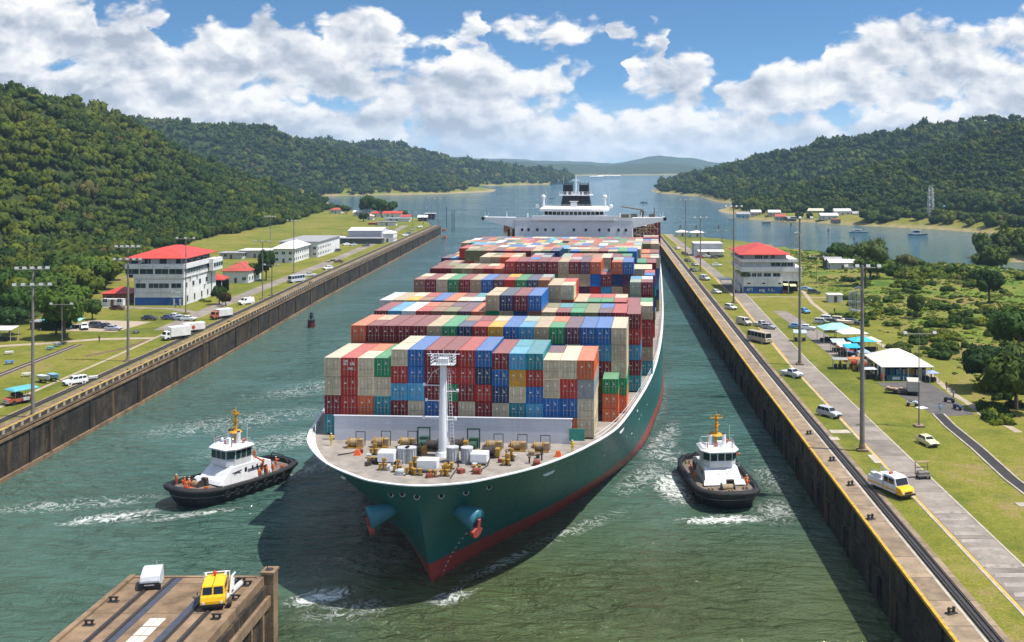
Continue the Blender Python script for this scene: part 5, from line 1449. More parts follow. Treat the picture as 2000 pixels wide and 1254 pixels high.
def vehicle(kind, loc, rz, col, label, cat, name, group=None, roof=None):
    """a car-like vehicle: body, cabin roof, glass on four sides, wheels with rims, lamps, bumper"""
    q = VEH[kind]; W = q['W'] / 2; t = thing(name, label, cat, loc, rz, group)
    def mk(key, fn):
        if (kind, key) not in VCACHE: VCACHE[(kind, key)] = fn()
        return VCACHE[(kind, key)]
    (a0, a1, za), (c0, c1, zc) = q['cab']
    def body():
        b = MB(); b.side(q['prof'], -W, W, inset=lambda z: .06 if z > .9 else .0)
        for s in (-1, 1):
            for y in q['ax']:                                           # wheel arch lips
                b.cyl((s * (W - .03), y, q['r']), (s * (W + .012), y, q['r']), q['r'] + .07, n=16)
        return b.mesh('vehicle_body', CARP, bevel=.035)
    def cab():
        b = MB(); wi = W - .08; wo = W - .24
        vs = [(-wi, a0, za), (wi, a0, za), (wi, a1, za), (-wi, a1, za), (-wo, c0, zc), (wo, c0, zc), (wo, c1, zc), (-wo, c1, zc)]
        b.add(vs, [(4, 5, 6, 7), (0, 1, 5, 4), (1, 2, 6, 5), (2, 3, 7, 6), (3, 0, 4, 7)])
        return b.mesh('vehicle_cabin', CARP, bevel=.03)
    def pane(which):
        b = MB(); wi = W - .08; wo = W - .24; e = .025
        B4 = [Vector((-wi, a0, za)), Vector((wi, a0, za)), Vector((wi, a1, za)), Vector((-wi, a1, za))]; T4 = [Vector((-wo, c0, zc)), Vector((wo, c0, zc)), Vector((wo, c1, zc)), Vector((-wo, c1, zc))]
        i, j = {'front': (0, 1), 'right': (1, 2), 'back': (2, 3), 'left': (3, 0)}[which]
        lo = .12 if kind not in ('caravan',) else .25; hi = .88
        p0, p1, q1, q0 = B4[i].lerp(T4[i], lo), B4[j].lerp(T4[j], lo), B4[j].lerp(T4[j], hi), B4[i].lerp(T4[i], hi)
        nrm = (p1 - p0).cross(q0 - p0).normalized() * e
        segs = {'front': [(.06, .94)], 'back': [(.08, .92)]}.get(which) or {'car': [(.05, .46), (.5, .93)], 'estate': [(.05, .36), (.4, .66), (.7, .95)], 'van': [(.04, .26)], 'caravan': [(.1, .25), (.45, .7)], 'bus': [(.03, .2), (.22, .39), (.41, .58), (.6, .77), (.79, .96)], 'pickup': [(.06, .46), (.5, .92)]}[kind]
        if which == 'left': segs = [(1 - d, 1 - c) for c, d in segs]
        for u0, u1 in segs:
            r = [p0.lerp(p1, u0), p0.lerp(p1, u1), q0.lerp(q1, u1), q0.lerp(q1, u0)]
            b.loft([[v - nrm * .6 for v in r], [v + nrm * .6 for v in r]])
        return b.mesh('window', CGL)
    o = link_mesh('body', mk('body', body), t); o.color = (*col, 1)
    o = link_mesh('cabin', mk('cab', cab), t); o.color = (*(roof or col), 1)
    for w in ('front', 'right', 'back', 'left'): link_mesh('window', mk('win' + w, lambda: pane(w)), t)
    r = q['r']
    tyre = mk('tyre', lambda: MB().cyl((-.11, 0, 0), (.11, 0, 0), r, n=18).mesh('wheel', TYRE)); rim = mk('rim', lambda: MB().cyl((-.125, 0, 0), (.125, 0, 0), r * .62, n=14).mesh('rim', RIM))
    for s in (-1, 1):
        for y in q['ax']:
            w = link_mesh('wheel', tyre, t); w.location = (s * (W - .1), y, r); link_mesh('rim', rim, w)
        zl = q['prof'][1][1] - .12; yf = q['prof'][1][0]
        h = link_mesh('headlight', mk('lamp', lambda: MB().cbox((0, 0, 0), (.34, .06, .15)).mesh('headlight', LAMP)), t); h.location = (s * (W - .28), yf - .005, zl)
        h = link_mesh('tail_light', mk('tail', lambda: MB().cbox((0, 0, 0), (.22, .06, .2)).mesh('tail_light', mat('red lamp', (.4, .02, .02), .3, .05, 4))), t); h.location = (s * (W - .2), q['prof'][-2][0] + .02, .85)
    def bump():
        b = MB(); y0 = q['prof'][0][0]; b.cbox((0, y0 - .03, .45), (q['W'] - .1, .12, .18)); b.cbox((0, y0 - .012, q['prof'][1][1] - .14), (q['W'] * .45, .05, .14)); b.cbox((0, q['prof'][-1][0] + .05, .48), (q['W'] - .1, .12, .18)); return b.mesh('bumper', TRIM)
    link_mesh('bumper', mk('bump', bump), t)
    return t


WHT = (.74, .75, .75); SLV = (.42, .44, .46); DRK = (.035, .04, .055); BLU = (.03, .10, .32); REDC = (.35, .03, .025); TAN = (.45, .37, .28); YLW = (.68, .45, .05); CRM = (.7, .62, .36)
G_ = lambda px, py: P(px, py, 8.035)


def put_vehicles():
    V = vehicle
    # east bank, near to far
    V('car', G_(1811, 868), .25, CRM, 'pale yellow car parked alone on the lawn near the dark channel', 'car', 'parked_car')
    V('estate', G_(1619, 813), .62, SLV, 'silver grey car parked on the verge by the east tow track below a tall mast', 'car', 'parked_car')
    V('pickup', G_(1546, 735), .6, (.55, .57, .62), 'pale grey pickup truck on the verge beside the service road', 'pickup', 'pickup_truck')
    V('bus', G_(1483, 668), .55, TAN, 'tan minibus on the east verge above the grey pickup', 'minibus', 'minibus')
    V('van', G_(1453, 634), .5, (.55, .5, .44), 'beige minivan on the east verge behind the tan minibus', 'minivan', 'minivan')
    V('estate', G_(1427, 604), .5, WHT, 'white sport utility car behind the beige minivan on the east verge', 'car', 'parked_car')
    V('car', G_(1399, 573), .5, WHT, 'white hatchback on the verge next to the road opposite the red roofed building', 'car', 'parked_car')
    V('van', G_(1376, 547), .5, (.62, .63, .62), 'light grey van with dark windows farthest up the east verge row', 'van', 'delivery_van')
    V('pickup', G_(1487, 638), .5, (.5, .5, .52), 'grey pickup on the road beside the beige minivan', 'pickup', 'pickup_truck')
    V('car', G_(1500, 642), .9, (.3, .32, .36), 'dark grey car with open boot beside the grey pickup on the road', 'car', 'parked_car')
    for px, py, c, lab in ((1354, 530, (.1, .12, .09), 'olive green car on the verge next to the east tow track'), (1357, 519, SLV, 'silver car just behind the olive green car on the verge'), (1343, 511, (.08, .08, .1), 'black car ahead of the silver one near the east wall'), (1323, 487, WHT, 'white car close to the far end of the east wall'),
                           (1337, 497, (.06, .06, .07), 'black car at the foot of a mast by the white shed'), (1380, 503, WHT, 'white car parked in front of the white shed'), (1367, 504, REDC, 'dark red car parked in front of the white shed'), (1394, 505, (.1, .1, .12), 'black car parked at the corner of the white shed'),
                           (1400, 520, WHT, 'white car with a pale canopy beside the red roofed building')):
        V('car', G_(px, py), .35 if px < 1360 else 1.4, c, lab, 'car', 'parked_car', 'cars on the east bank')
    V('car', G_(1574, 567), 1.3, (.25, .4, .6), 'light blue car parked right of the red roofed building on the east bank', 'car', 'parked_car')
    V('estate', G_(1590, 574), 1.3, (.05, .06, .05), 'black car parked right of the light blue car', 'car', 'parked_car')
    V('car', G_(1524, 572), 1.2, REDC, 'red car under the overhang of the east control building', 'car', 'parked_car')
    V('car', G_(1572, 611), .3, (.12, .3, .55), 'blue and white car at the top of the market street', 'car', 'parked_car')
    V('car', G_(1556, 641), 1.2, (.15, .33, .6), 'blue hatchback on the left side of the market street', 'car', 'parked_car')
    V('car', G_(1577, 644), 1.2, (.66, .7, .75), 'white and blue car beside the blue hatchback', 'car', 'parked_car')
    for px, py, c, lab in ((1606, 633, (.5, .52, .5), 'silver car in the row at the head of the market street'), (1618, 627, WHT, 'white car in the row at the head of the market street'), (1629, 634, (.09, .09, .1), 'black car in the row at the head of the market street'), (1640, 629, (.72, .6, .4), 'cream car in the row at the head of the market street'),
                           (1665, 634, DRK, 'dark car under the bushes by the dirt path')):
        V('estate', G_(px, py), 1.1, c, lab, 'car', 'parked_car', 'cars at the market street')
    # west bank
    V('estate', G_(147, 750), -.72, WHT, 'white sport utility car on the west lawn beside a thin path', 'car', 'parked_car')
    V('van', G_(481, 594), -.62, WHT, 'white high roofed van on the west service road', 'van', 'delivery_van')
    V('bus', G_(579, 551), -.5, (.5, .52, .56), 'pale minibus with a dark windscreen on the west service road', 'minibus', 'minibus')
    V('pickup', G_(605, 540), -.9, (.5, .5, .48), 'grey flatbed pickup just beyond the pale minibus', 'pickup', 'pickup_truck')
    V('estate', G_(640, 526), -.6, WHT, 'white car on the west verge near the wall', 'car', 'parked_car')
    V('car', G_(661, 513), -1.2, (.12, .06, .05), 'maroon car on the far west verge', 'car', 'parked_car')
    for px, py, c, lab in ((640, 489, (.07, .07, .08), 'black car parked beside the long white office'), (658, 491, DRK, 'navy car parked beyond the long white office'), (676, 479, WHT, 'white car at the left of the warehouse'), (690, 480, SLV, 'silver car in front of the warehouse'), (715, 481, (.08, .08, .09), 'black car in front of the warehouse'),
                           (791, 461, WHT, 'white car on the road beyond the warehouse'), (797, 457, (.1, .14, .25), 'dark blue car on the road beyond the warehouse'), (806, 450, (.3, .3, .3), 'grey car near the far end of the west wall'), (820, 444, WHT, 'white car nearest the far end of the west wall')):
        V('car', G_(px, py), -.7, c, lab, 'car', 'parked_car', 'cars on the far west bank')
    for px, py, c, lab, r in ((292, 625, DRK, 'navy car parked alone on the lawn before the west control building', 1.5), (330, 624, (.08, .1, .2), 'dark blue car left in the row before the west control building', 1.4), (343, 621, WHT, 'white car in the row before the west control building', 1.3), (355, 625, (.35, .38, .45), 'grey blue car in the row before the west control building', 1.4), (368, 626, (.7, .72, .72), 'white car at the right end of the row before the west control building', 1.5),
                              (229, 605, (.06, .02, .02), 'dark maroon car at the kerb of the cross street', 1.5), (110, 644, SLV, 'silver car under the teal canopy', .3), (135, 641, (.03, .2, .25), 'teal car beside the teal canopy', .4), (165, 643, WHT, 'white car in the west parking lot', .5), (190, 640, (.06, .06, .09), 'black van like car in the west parking lot', 1.3), (208, 641, (.04, .05, .08), 'black car right of the lamp in the west parking lot', 1.4), (221, 645, (.4, .42, .5), 'grey car at the right edge of the west parking lot', 1.5)):
        V('estate' if px in (190, 165) else 'car', G_(px, py), r, c, lab, 'car', 'parked_car', 'cars around the west control building')


put_vehicles()


def pier_locomotive(loc, rz):
    """boxy yellow rail tractor with split windscreen, white guard rails and a red beacon"""
    t = thing('rail_tractor', 'bright yellow rail tractor with split windscreen standing on the concrete pier', 'locomotive', loc, rz)
    Y_ = mat('bright yellow vehicle paint', (.80, .44, .012), .35, .1, 1.2)
    b = MB(); b.side([(-3, .55), (-3, 1.2), (-2.75, 1.75), (-2.45, 1.85), (-2.05, 2.95), (-1.6, 3.1), (2.9, 3.1), (3, 2.9), (3, .55)], -1.45, 1.45, inset=lambda z: max(0, z - 1.7) * .12); b.build('body', Y_, t, bevel=.07)
    b = MB(); b.cbox((0, -3.02, .72), (3.0, .2, .28)); b.cbox((0, -.1, .38), (2.5, 5.2, .3)); b.cbox((0, -2.2, 1.0), (2.92, 1.5, .08)); b.build('bumper', TRIM, t)
    for s in (-1, 1):
        w = MB(); n = Vector((0, -.94, .34)); r = [Vector((s * .1, -2.42, 1.95)), Vector((s * 1.2, -2.42, 1.95)), Vector((s * 1.15, -2.1, 2.82)), Vector((s * .1, -2.1, 2.82))]
        w.loft([[v - n * .02 for v in r], [v + n * .035 for v in r]]); w.build('windscreen', CGL, t)
        w = MB()
        for y0, y1 in ((-1.8, -.9), (-.7, .5), (.8, 2.0)): w.box(s * 1.335 - .06, s * 1.335 + .06, y0, y1, 2.0, 2.75)
        w.build('window', CGL, t)
        h = MB(); h.cyl((s * 1.05, -3.08, 1.05), (s * 1.05, -2.98, 1.05), .17, n=12); h.build('headlight', LAMP, t)
        for y in (-1.9, 1.9): w = MB(); w.cyl((s * .95 - .1, y, .42), (s * .95 + .1, y, .42), .42, n=16); w.build('wheel', TYRE, t)
        m = MB(); m.cyl((s * 1.4, -2.3, 2.3), (s * 1.75, -2.4, 2.3), .03, n=4); m.cbox((s * 1.8, -2.4, 2.2), (.12, .05, .4)); m.build('wing_mirror', TRIM, t)
    b = MB(); b.box(-.03, .03, -3.03, 2.9, 3.1, 3.13); b.box(-.04, .04, -2.78, -2.74, 1.2, 1.75); b.build('centre_stripe', TRIM, t)
    b = MB(); pts = [(-1.5, 2.6, 0), (-1.7, 2.8, 0)]
    for x in (-1.55, 1.55): b.tube([(x, 3.2, .5), (x, 3.2, 3.2), (x * .8, 2.4, 3.45), (x * .7, 1.6, 3.2)], .09, 6)
    b.tube([(-1.25, 2.6, 3.42), (1.25, 2.6, 3.42)], .09, 6); b.tube([(1.75, 1.5, .6), (1.85, 2.8, 2.6), (2.2, 3.5, 2.9)], .12, 6); b.cbox((2.0, 2.9, 1.6), (.25, 1.2, 1.6), rx=-.3); b.build('guard_rail', SHW, t)
    b = MB(); b.cyl((-.1, 1.9, 3.1), (-.1, 1.9, 3.35), .12, n=8); b.ico((-.1, 1.9, 3.55), .24, 2, 0, (1, 1, 1.1)); b.build('beacon', mat('red beacon', (.6, .05, .02), .3, .1, 3), t)
    b = MB(); b.cbox((1.9, -1.6, .4), (.5, 1.4, .5)); b.cyl((1.7, -2.3, .6), (2.1, -2.3, .6), .35, n=10); b.build('cable_sheave', WIND, t)
    return t


def cover_unit(loc, rz):
    t = thing('machine_housing', 'pale grey machine housing with sloped top at the left corner of the pier', 'machine housing', loc, rz)
    b = MB(); b.side([(-1.5, .7), (-1.5, 1.3), (-1.2, 1.9), (.6, 2.7), (1.5, 2.6), (1.6, .3), (-1.3, .3)], -1.25, 1.25, inset=lambda z: max(0, z - 1) * .06); b.build('cover', mat('faded grey cover', (.50, .52, .55), .5, .15, .8, streak=.1), t, bevel=.08)
    b = MB(); b.box(-1.2, 1.2, -1.62, -1.2, .25, 1.05); b.box(-1.35, -1.0, -1.7, -1.3, 0, .9); b.box(1.0, 1.35, -1.7, -1.3, 0, .9); b.box(-1.0, 1.0, 1.2, 1.5, 0, .4); b.build('base_frame', TRIM, t)
    b = MB(); b.cyl((.4, 1.2, 2.6), (.4, 1.2, 3.3), .04, n=5); b.cbox((0, -1.66, .75), (1.2, .04, .12)); b.build('trim_strip', SILV, t)
    return t


pier_locomotive(P(405, 1193, 8.02) + Vector((.1, 1.7, 0)), .24).scale = (.84, .60, .80)
cover_unit(P(287, 1153, 8.02) + Vector((0, 1.2, 0)), .2).scale = (.85, .75, .72)


def towing_van(loc, rz):
    t = thing('towing_vehicle', 'white and yellow service vehicle with a red beacon beside the east tow track', 'service vehicle', loc, rz)
    Y_ = MATS['bright yellow vehicle paint']
    b = MB(); b.side([(-2.9, .55), (-2.9, 1.15), (-2.6, 1.5), (-1.75, 1.62), (-1.75, .55)], -1.2, 1.2, inset=lambda z: max(0, z - .8) * .1); b.build('bonnet', Y_, t, bevel=.06)
    b = MB(); b.side([(-1.75, .55), (-1.75, 1.62), (-1.35, 2.6), (-1.0, 2.75), (1.0, 2.75), (1.1, .55)], -1.2, 1.2, inset=lambda z: max(0, z - 1.5) * .12); b.build('cab', TW, t, bevel=.06)
    b = MB(); b.box(-1.2, 1.2, 1.15, 4.2, .55, 1.75); b.cbox((0, 2.2, 2.05), (2.0, 1.2, .6)); b.cbox((-.6, 3.3, 1.95), (.8, 1.0, .5)); b.build('equipment_bed', TW, t, bevel=.04)
    b = MB()
    for s in (-1, 1): b.box(s * 1.215 - .02, s * 1.215 + .02, -1.7, 4.2, .9, 1.1)
    b.build('side_stripe', Y_, t)
    w = MB(); n = Vector((0, -.92, .38)); r = [Vector((-1.0, -1.74, 1.7)), Vector((1.0, -1.74, 1.7)), Vector((.95, -1.4, 2.52)), Vector((-.95, -1.4, 2.52))]; w.loft([[v - n * .02 for v in r], [v + n * .04 for v in r]]); w.build('windscreen', CGL, t)
    for s in (-1, 1):
        w = MB(); w.box(s * 1.12 - .05, s * 1.12 + .05, -1.2, -.2, 1.75, 2.45); w.box(s * 1.12 - .05, s * 1.12 + .05, 0, .8, 1.75, 2.45); w.build('window', CGL, t)
        h = MB(); h.cyl((s * .85, -2.97, .95), (s * .85, -2.88, .95), .15, n=12); h.build('headlight', LAMP, t)
        for y in (-1.9, 2.6):
            w = MB(); w.cyl((s * 1.05 - .13, y, .45), (s * 1.05 + .13, y, .45), .45, n=16); w.build('wheel', TYRE, t)
    b = MB(); b.cbox((0, -2.95, .6), (2.4, .15, .22)); b.cbox((0, -2.93, .95), (1.1, .06, .22)); b.build('bumper', TRIM, t)
    b = MB(); b.ico((-.5, .2, 2.95), .2, 2); b.cyl((-.5, .2, 2.75), (-.5, .2, 2.9), .12, n=8); b.cbox((-.15, .3, 2.88), (.25, .3, .22)); b.build('beacon', MATS['red beacon'], t)
    b = MB()
    for x in (-.9, .9): b.cyl((x, 1.3, 2.6), (x, 3.9, 2.6), .05, n=5); b.cyl((x, 1.3, 1.7), (x, 1.3, 2.6), .05, n=5); b.cyl((x, 3.9, 1.7), (x, 3.9, 2.6), .05, n=5)
    b.build('rack', SILV, t)


towing_van(P(1760, 976, 8.02) + Vector((-.2, 2.6, 0)), .42)


def cart(loc, rz):
    t = thing('equipment_cart', 'small grey metal cart with an upright frame beside the yellow and white vehicle', 'cart', loc, rz)
    b = MB(); b.box(-1, 1, -.7, .7, .45, .6); b.box(-.8, .8, -.5, .5, .6, 1.0); b.build('bed', mat('grey cart steel', (.22, .2, .18), .6, .3, 2), t)
    b = MB()
    for x in (-.95, .95): b.box(x - .05, x + .05, .55, .65, .6, 2.3)
    for z in (1.4, 2.25): b.box(-.95, .95, .56, .64, z, z + .1)
    b.box(-1.0, 1.0, -.1, .7, 2.3, 2.36); b.build('frame', WINB, t)
    for x in (-.75, .75):
        for y in (-.5, .5): b = MB(); b.cyl((x - .08, y, .25), (x + .08, y, .25), .25, n=12); b.build('wheel', TYRE, t)


cart(P(1803, 934, 8.03), .1)


def box_truck(loc, rz, label, boxcol, cabcol, cat='truck', name='box_truck', L=6.0, H=2.9):
    t = thing(name, label, cat, loc, rz); bm_ = mat('truck box ' + str(boxcol), boxcol, .5, .15, .7, streak=.15); cm = mat('truck cab ' + str(cabcol), cabcol, .35, .1, .9)
    b = MB(); b.box(-1.2, 1.2, -L / 2 + 1.7, L / 2, .85, .85 + H - .9); b.build('cargo_box', bm_, t, bevel=.03)
    b = MB(); b.side([(-L / 2, .5), (-L / 2, 1.3), (-L / 2 + .25, 1.45), (-L / 2 + .55, 2.3), (-L / 2 + 1.6, 2.4), (-L / 2 + 1.6, .5)], -1.1, 1.1, inset=lambda z: max(0, z - 1.4) * .1); b.build('cab', cm, t, bevel=.05)
    w = MB(); n = Vector((0, -.93, .33)); y = -L / 2; r = [Vector((-.95, y + .28, 1.52)), Vector((.95, y + .28, 1.52)), Vector((.9, y + .53, 2.22)), Vector((-.9, y + .53, 2.22))]; w.loft([[v - n * .03 for v in r], [v + n * .04 for v in r]]); w.build('windscreen', CGL, t)
    for s in (-1, 1):
        w = MB(); w.box(s * 1.07 - .06, s * 1.07 + .04, y + .75, y + 1.4, 1.5, 2.15); w.build('window', CGL, t)
        h = MB(); h.cbox((s * .85, y - .01, .95), (.3, .06, .2)); h.build('headlight', LAMP, t)
        for yy in (y + 1.0, L / 2 - 1.2): w = MB(); w.cyl((s * .98 - .15, yy, .45), (s * .98 + .15, yy, .45), .45, n=16); w.build('wheel', TYRE, t)
    b = MB(); b.box(-1, 1, y + .3, L / 2 - .1, .5, .82); b.cbox((0, y - .03, .6), (2.1, .12, .22)); b.build('chassis', TRIM, t)
    return t


box_truck(P(1790, 772, 8.03) + Vector((0, 2.2, 0)), 2.9, 'truck with a pale grey box body parked in front of the market hall', (.50, .47, .40), (.62, .6, .55))
box_truck(P(432, 622, 8.03), -.62, 'orange red truck with a white box on the west verge by the road', (.66, .67, .67), (.42, .10, .05), L=6.4)
box_truck(P(330, 664, 8.03) + Vector((1.2, 1.5, 0)), -.75, 'tall white motorhome on the west verge beside the thin path', (.74, .74, .72), (.74, .74, .72), 'motorhome', 'motorhome', 7.0, 3.4)
tr_ = thing('box_trailer', 'white enclosed trailer with a red round mark hitched behind the white motorhome', 'trailer', P(362, 652, 8.03) + Vector((1.2, 3.2, 0)), -.75)
b = MB(); b.box(-1.15, 1.15, -3.0, 2.6, .7, 2.6); b.build('cargo_box', mat('white trailer skin', (.7, .7, .69), .5, .12, .7, streak=.15), tr_, bevel=.06)
b = MB(); b.cyl((1.15, -.8, 1.5), (1.19, -.8, 1.5), .5, n=16); b.build('round_mark', MATS['red deck gear'], tr_)
for s_ in (-1, 1): MB().cyl((s_ * 1.0 - .12, .3, .42), (s_ * 1.0 + .12, .3, .42), .42, n=14).build('wheel', TYRE, tr_)
MB().cyl((0, -3.0, .7), (0, -4.2, .6), .07, n=6).build('drawbar', TRIM, tr_)


def canopy_truck(loc, rz):
    t = thing('canopy_truck', 'orange red open truck with a teal canopy roof at the left edge of the lawn', 'truck', loc, rz)
    rd = mat('faded orange red paint', (.42, .09, .045), .5, .25, 1.2)
    b = MB(); b.side([(-2.6, .5), (-2.6, 1.2), (-2.2, 1.35), (-1.2, 1.4), (-1.2, 1.15), (2.4, 1.15), (2.5, .5)], -1.1, 1.1); b.build('body', rd, t, bevel=.05)
    b = MB(); b.box(-1.0, 1.0, -1.1, .2, 1.4, 2.1); b.build('cab', TRIM, t)
    b = MB(); b.frus((-1.75, 1.75, -2.0, 3.0), 2.75, (-1.3, 1.3, -1.6, 2.6), 3.05); b.box(-1.75, 1.75, -2.0, 3.0, 2.66, 2.75); b.build('canopy', mat('teal canvas', (.10, .36, .40), .8, .15, 1), t)
    b = MB()
    for x in (-1.05, 1.05):
        for y in (-1.3, .6, 2.3): b.cyl((x, y, 1.1), (x, y, 2.7), .05, n=5)
    b.build('canopy_post', SILV, t)
    for s in (-1, 1):
        for y in (-1.6, 1.5): w = MB(); w.cyl((s * 1.0 - .15, y, .45), (s * 1.0 + .15, y, .45), .45, n=16); w.build('wheel', TYRE, t)
        h = MB(); h.cbox((s * .8, -2.63, .95), (.3, .08, .2)); h.build('headlight', LAMP, t)
    b = MB(); b.cbox((0, -2.7, .6), (2.2, .15, .2)); b.cbox((0, -2.63, .95), (.9, .07, .25)); b.cbox((1.3, .6, .9), (.4, 1.2, .5)); b.build('bumper', SILV, t)


canopy_truck(P(26, 792, 8.03) + Vector((0, 2, 0)), -.55)


def small_boat(loc, rz, L, col, label, trailer=False, name='small_boat', cabin=None, group=None):
    t = thing(name, label, 'boat', loc, rz, group); z = .75 if trailer else 0
    W = L * .17
    rg = []
    for y, w, zz in ((-L / 2, .05, 1.0), (-L * .36, .55, .85), (-L * .15, .92, .75), (L * .2, 1, .7), (L * .5, .9, .7)):
        rg.append([(-W * w, y, z + zz), (-W * w * .8, y, z + .15), (0, y + .1, z - .1 + (.35 if w < .1 else 0)), (W * w * .8, y, z + .15), (W * w, y, z + zz)])
    MB().loft(rg, caps=(True, True)).build('hull', mat('boat hull ' + str(col), col, .4, .15, 1), t)
    b = MB(); b.loft([[(-W * w * .85, y, z + zz - .18), (W * w * .85, y, z + zz - .18)] for y, w, zz in ((-L * .36, .55, .85), (L * .2, 1, .7), (L * .48, .9, .7))], closed=False, caps=(False, False)); b.build('deck', mat('boat deck', (.4, .38, .34), .7, .2, 1), t)
    if cabin:
        h = cabin; b = MB(); b.frus((-W * .75, W * .75, -L * .12, L * .3), z + .5, (-W * .65, W * .65, -L * .06, L * .28), z + .5 + h); cb = b.build('cabin', TW, t)
        b = MB(); b.box(-W * .78, W * .78, -L * .14, L * .33, z + .5 + h, z + .6 + h); b.build('roof', mat('boat roof', (.5, .5, .48), .5, .2, 1), cb)
        b = MB()
        for s in (-1, 1): b.box(s * W * .70 - .05, s * W * .70 + .05, -L * .04, L * .24, z + .5 + h * .45, z + .5 + h * .85)
        b.build('window', CGL, cb)
    if trailer:
        for s in (-1, 1): b = MB(); b.cyl((s * W * .8 - .08, .4, .3), (s * W * .8 + .08, .4, .3), .3, n=12); b.build('wheel', TYRE, t)
        b = MB(); b.box(-.06, .06, -L / 2 - .8, L / 2, .42, .55); b.box(-W * .9, W * .9, .3, .5, .3, .5); b.build('trailer_frame', TRIM, t)
    return t


small_boat(P(86, 747, 8.03), 1.0, 4.2, (.5, .53, .56), 'white open boat on a trailer left of the white car on the west lawn', True)
small_boat(P(106, 744, 8.03), .9, 4.0, (.22, .42, .6), 'light blue open boat on a trailer next to the white boat on the west lawn', True)
small_boat(P(1650, 636, 8.03), .9, 5.5, (.7, .62, .5), 'cream boat on a trailer at the head of the market street', True)
small_boat(P(1793, 459, 0), 1.5, 15, (.06, .06, .07), 'dark hulled river ferry with a cabin crossing the lake', False, 'river_ferry', 3.2)
small_boat(P(1678, 453.5, 0), 1.45, 16, (.35, .37, .38), 'long pale tour boat on the lake left of the dark ferry', False, 'tour_boat', 1.8)
small_boat(P(1497, 435.5, 0), 1.5, 8, (.03, .03, .035), 'small dark boat near the village on the far shore', False, 'motor_boat')
small_boat(P(1258, 396, 0), 1.2, 11, (.04, .04, .05), 'small dark motor boat far up the lake beside the ship funnel', False, 'motor_boat', 1.5)
small_boat(P(1077, 388, 0), 1.2, 7, (.05, .05, .06), 'tiny dark boat on the lake left of the funnel', False, 'motor_boat')
small_boat(P(1430, 428, 0), 1.0, 8, (.6, .58, .55), 'white moored boat at the tip of the village shore', False, 'motor_boat')
small_boat(P(1958, 525, 0), .6, 5, (.5, .35, .2), 'brown skiff in the inlet at the right edge', False, 'rowing_boat')
for px, py in ((1329, 444), (1360, 445), (1404, 445), (1618, 451), (1668, 467), (1545, 440), (1012, 373), (986, 371)):
    t = thing('channel_buoy', 'small dark channel buoy floating on the lake', 'buoy', P(px, py, 0), 0, 'channel buoys on the lake'); k = P(px, py, 0).y / 900
    b = MB(); b.cyl((0, 0, -.3), (0, 0, .9), 1.0 * k, .8 * k, n=10); b.cyl((0, 0, .9), (0, 0, 2.6), .5 * k, .12, n=8); b.build('float', mat('dark buoy paint', (.1, .06, .05), .6, .2, 1), t)
t = thing('mooring_buoy', 'dark red marker buoy with a tall lattice top hanging close to the west lock wall', 'buoy', P(608, 639, 0))
b = MB(); b.cyl((0, 0, -.5), (0, 0, 2.2), 1.25, 1.15, n=14); b.cyl((0, 0, 2.2), (0, 0, 2.4), 1.3, n=14, mi=1); b.build('float', [mat('dark red buoy paint', (.09, .012, .014), .5, .25, 1), TRIM], t)
b = MB()
for k in range(4):
    a_ = k * math.pi / 2 + .5; b.cyl((math.cos(a_) * .9, math.sin(a_) * .9, 2.4), (math.cos(a_) * .35, math.sin(a_) * .35, 4.6), .09, n=5)
b.cyl((0, 0, 4.4), (0, 0, 4.9), .5, n=10); b.cbox((0, 0, 3.4), (.7, .7, 1.2)); b.build('lattice_top', TRIM, t)
MB().cyl((0, 0, 4.9), (0, 0, 11.5), .05, n=5).build('staff', mat('grey staff', (.3, .3, .28), .6, .2, 1), t)


# small wheeled things on the east lot and lawn
def quad_bike(loc, rz, label, col, name, cat):
    t = thing(name, label, cat, loc, rz)
    b = MB(); b.side([(-1.0, .5), (-1.0, .8), (-.5, 1.0), (.1, .75), (1.0, .85), (1.0, .55)], -.3, .3); b.cbox((0, -.45, 1.05), (.8, .06, .06)); b.build('body', mat('bike paint ' + str(col), col, .4, .1, 2), t, bevel=.04)
    b = MB(); b.cbox((0, .45, .85), (.42, .8, .14)); b.build('seat', TRIM, t)
    n = (-.5, .5) if name == 'quad_bike' else (0,)
    for x in n:
        for y in (-.75, .75): w = MB(); w.cyl((x - .12, y, .32), (x + .12, y, .32), .32, n=14); w.build('wheel', TYRE, t)
    return t


quad_bike(P(1782, 793, 8.04), 1.2, 'white and blue quad bike on the dark lot below the truck', (.55, .62, .7), 'quad_bike', 'quad bike')
quad_bike(P(1870, 800, 8.04), .4, 'dark blue motorcycle at the right corner of the dark lot', (.04, .06, .14), 'motorcycle', 'motorcycle')
quad_bike(P(1854, 786, 8.04), .8, 'dark motor scooter left of the dark blue motorcycle', (.05, .06, .08), 'motor_scooter', 'scooter')
t = thing('flat_trailer', 'flat trailer with a folded tan tarpaulin next to the box truck', 'trailer', P(1752, 768, 8.04), 1.1)
MB().box(-1.1, 1.1, -2.2, 2.2, .55, .75).build('bed', TRIM, t)
b = MB()
for k in range(7): b.ico((random.uniform(-.7, .7), -1.8 + k * .6, .95), .5, 1, .4, (1.1, .9, .6))
b.build('tarpaulin', mat('tan tarpaulin', (.42, .30, .2), .8, .3, 1.5), t)
for s in (-1, 1): MB().cyl((s * .95 - .1, .3, .35), (s * .95 + .1, .3, .35), .35, n=12).build('wheel', TYRE, t)
t = thing('sheet_panel', 'white sheet lying on the lot beside the quad bike', 'sheet', P(1800, 797, 8.03)); MB().cbox((0, 0, .06), (1.9, 1.5, .1), rz=.4).build('sheet', mat('white sheet', (.68, .68, .66), .7, .1, 1), t)
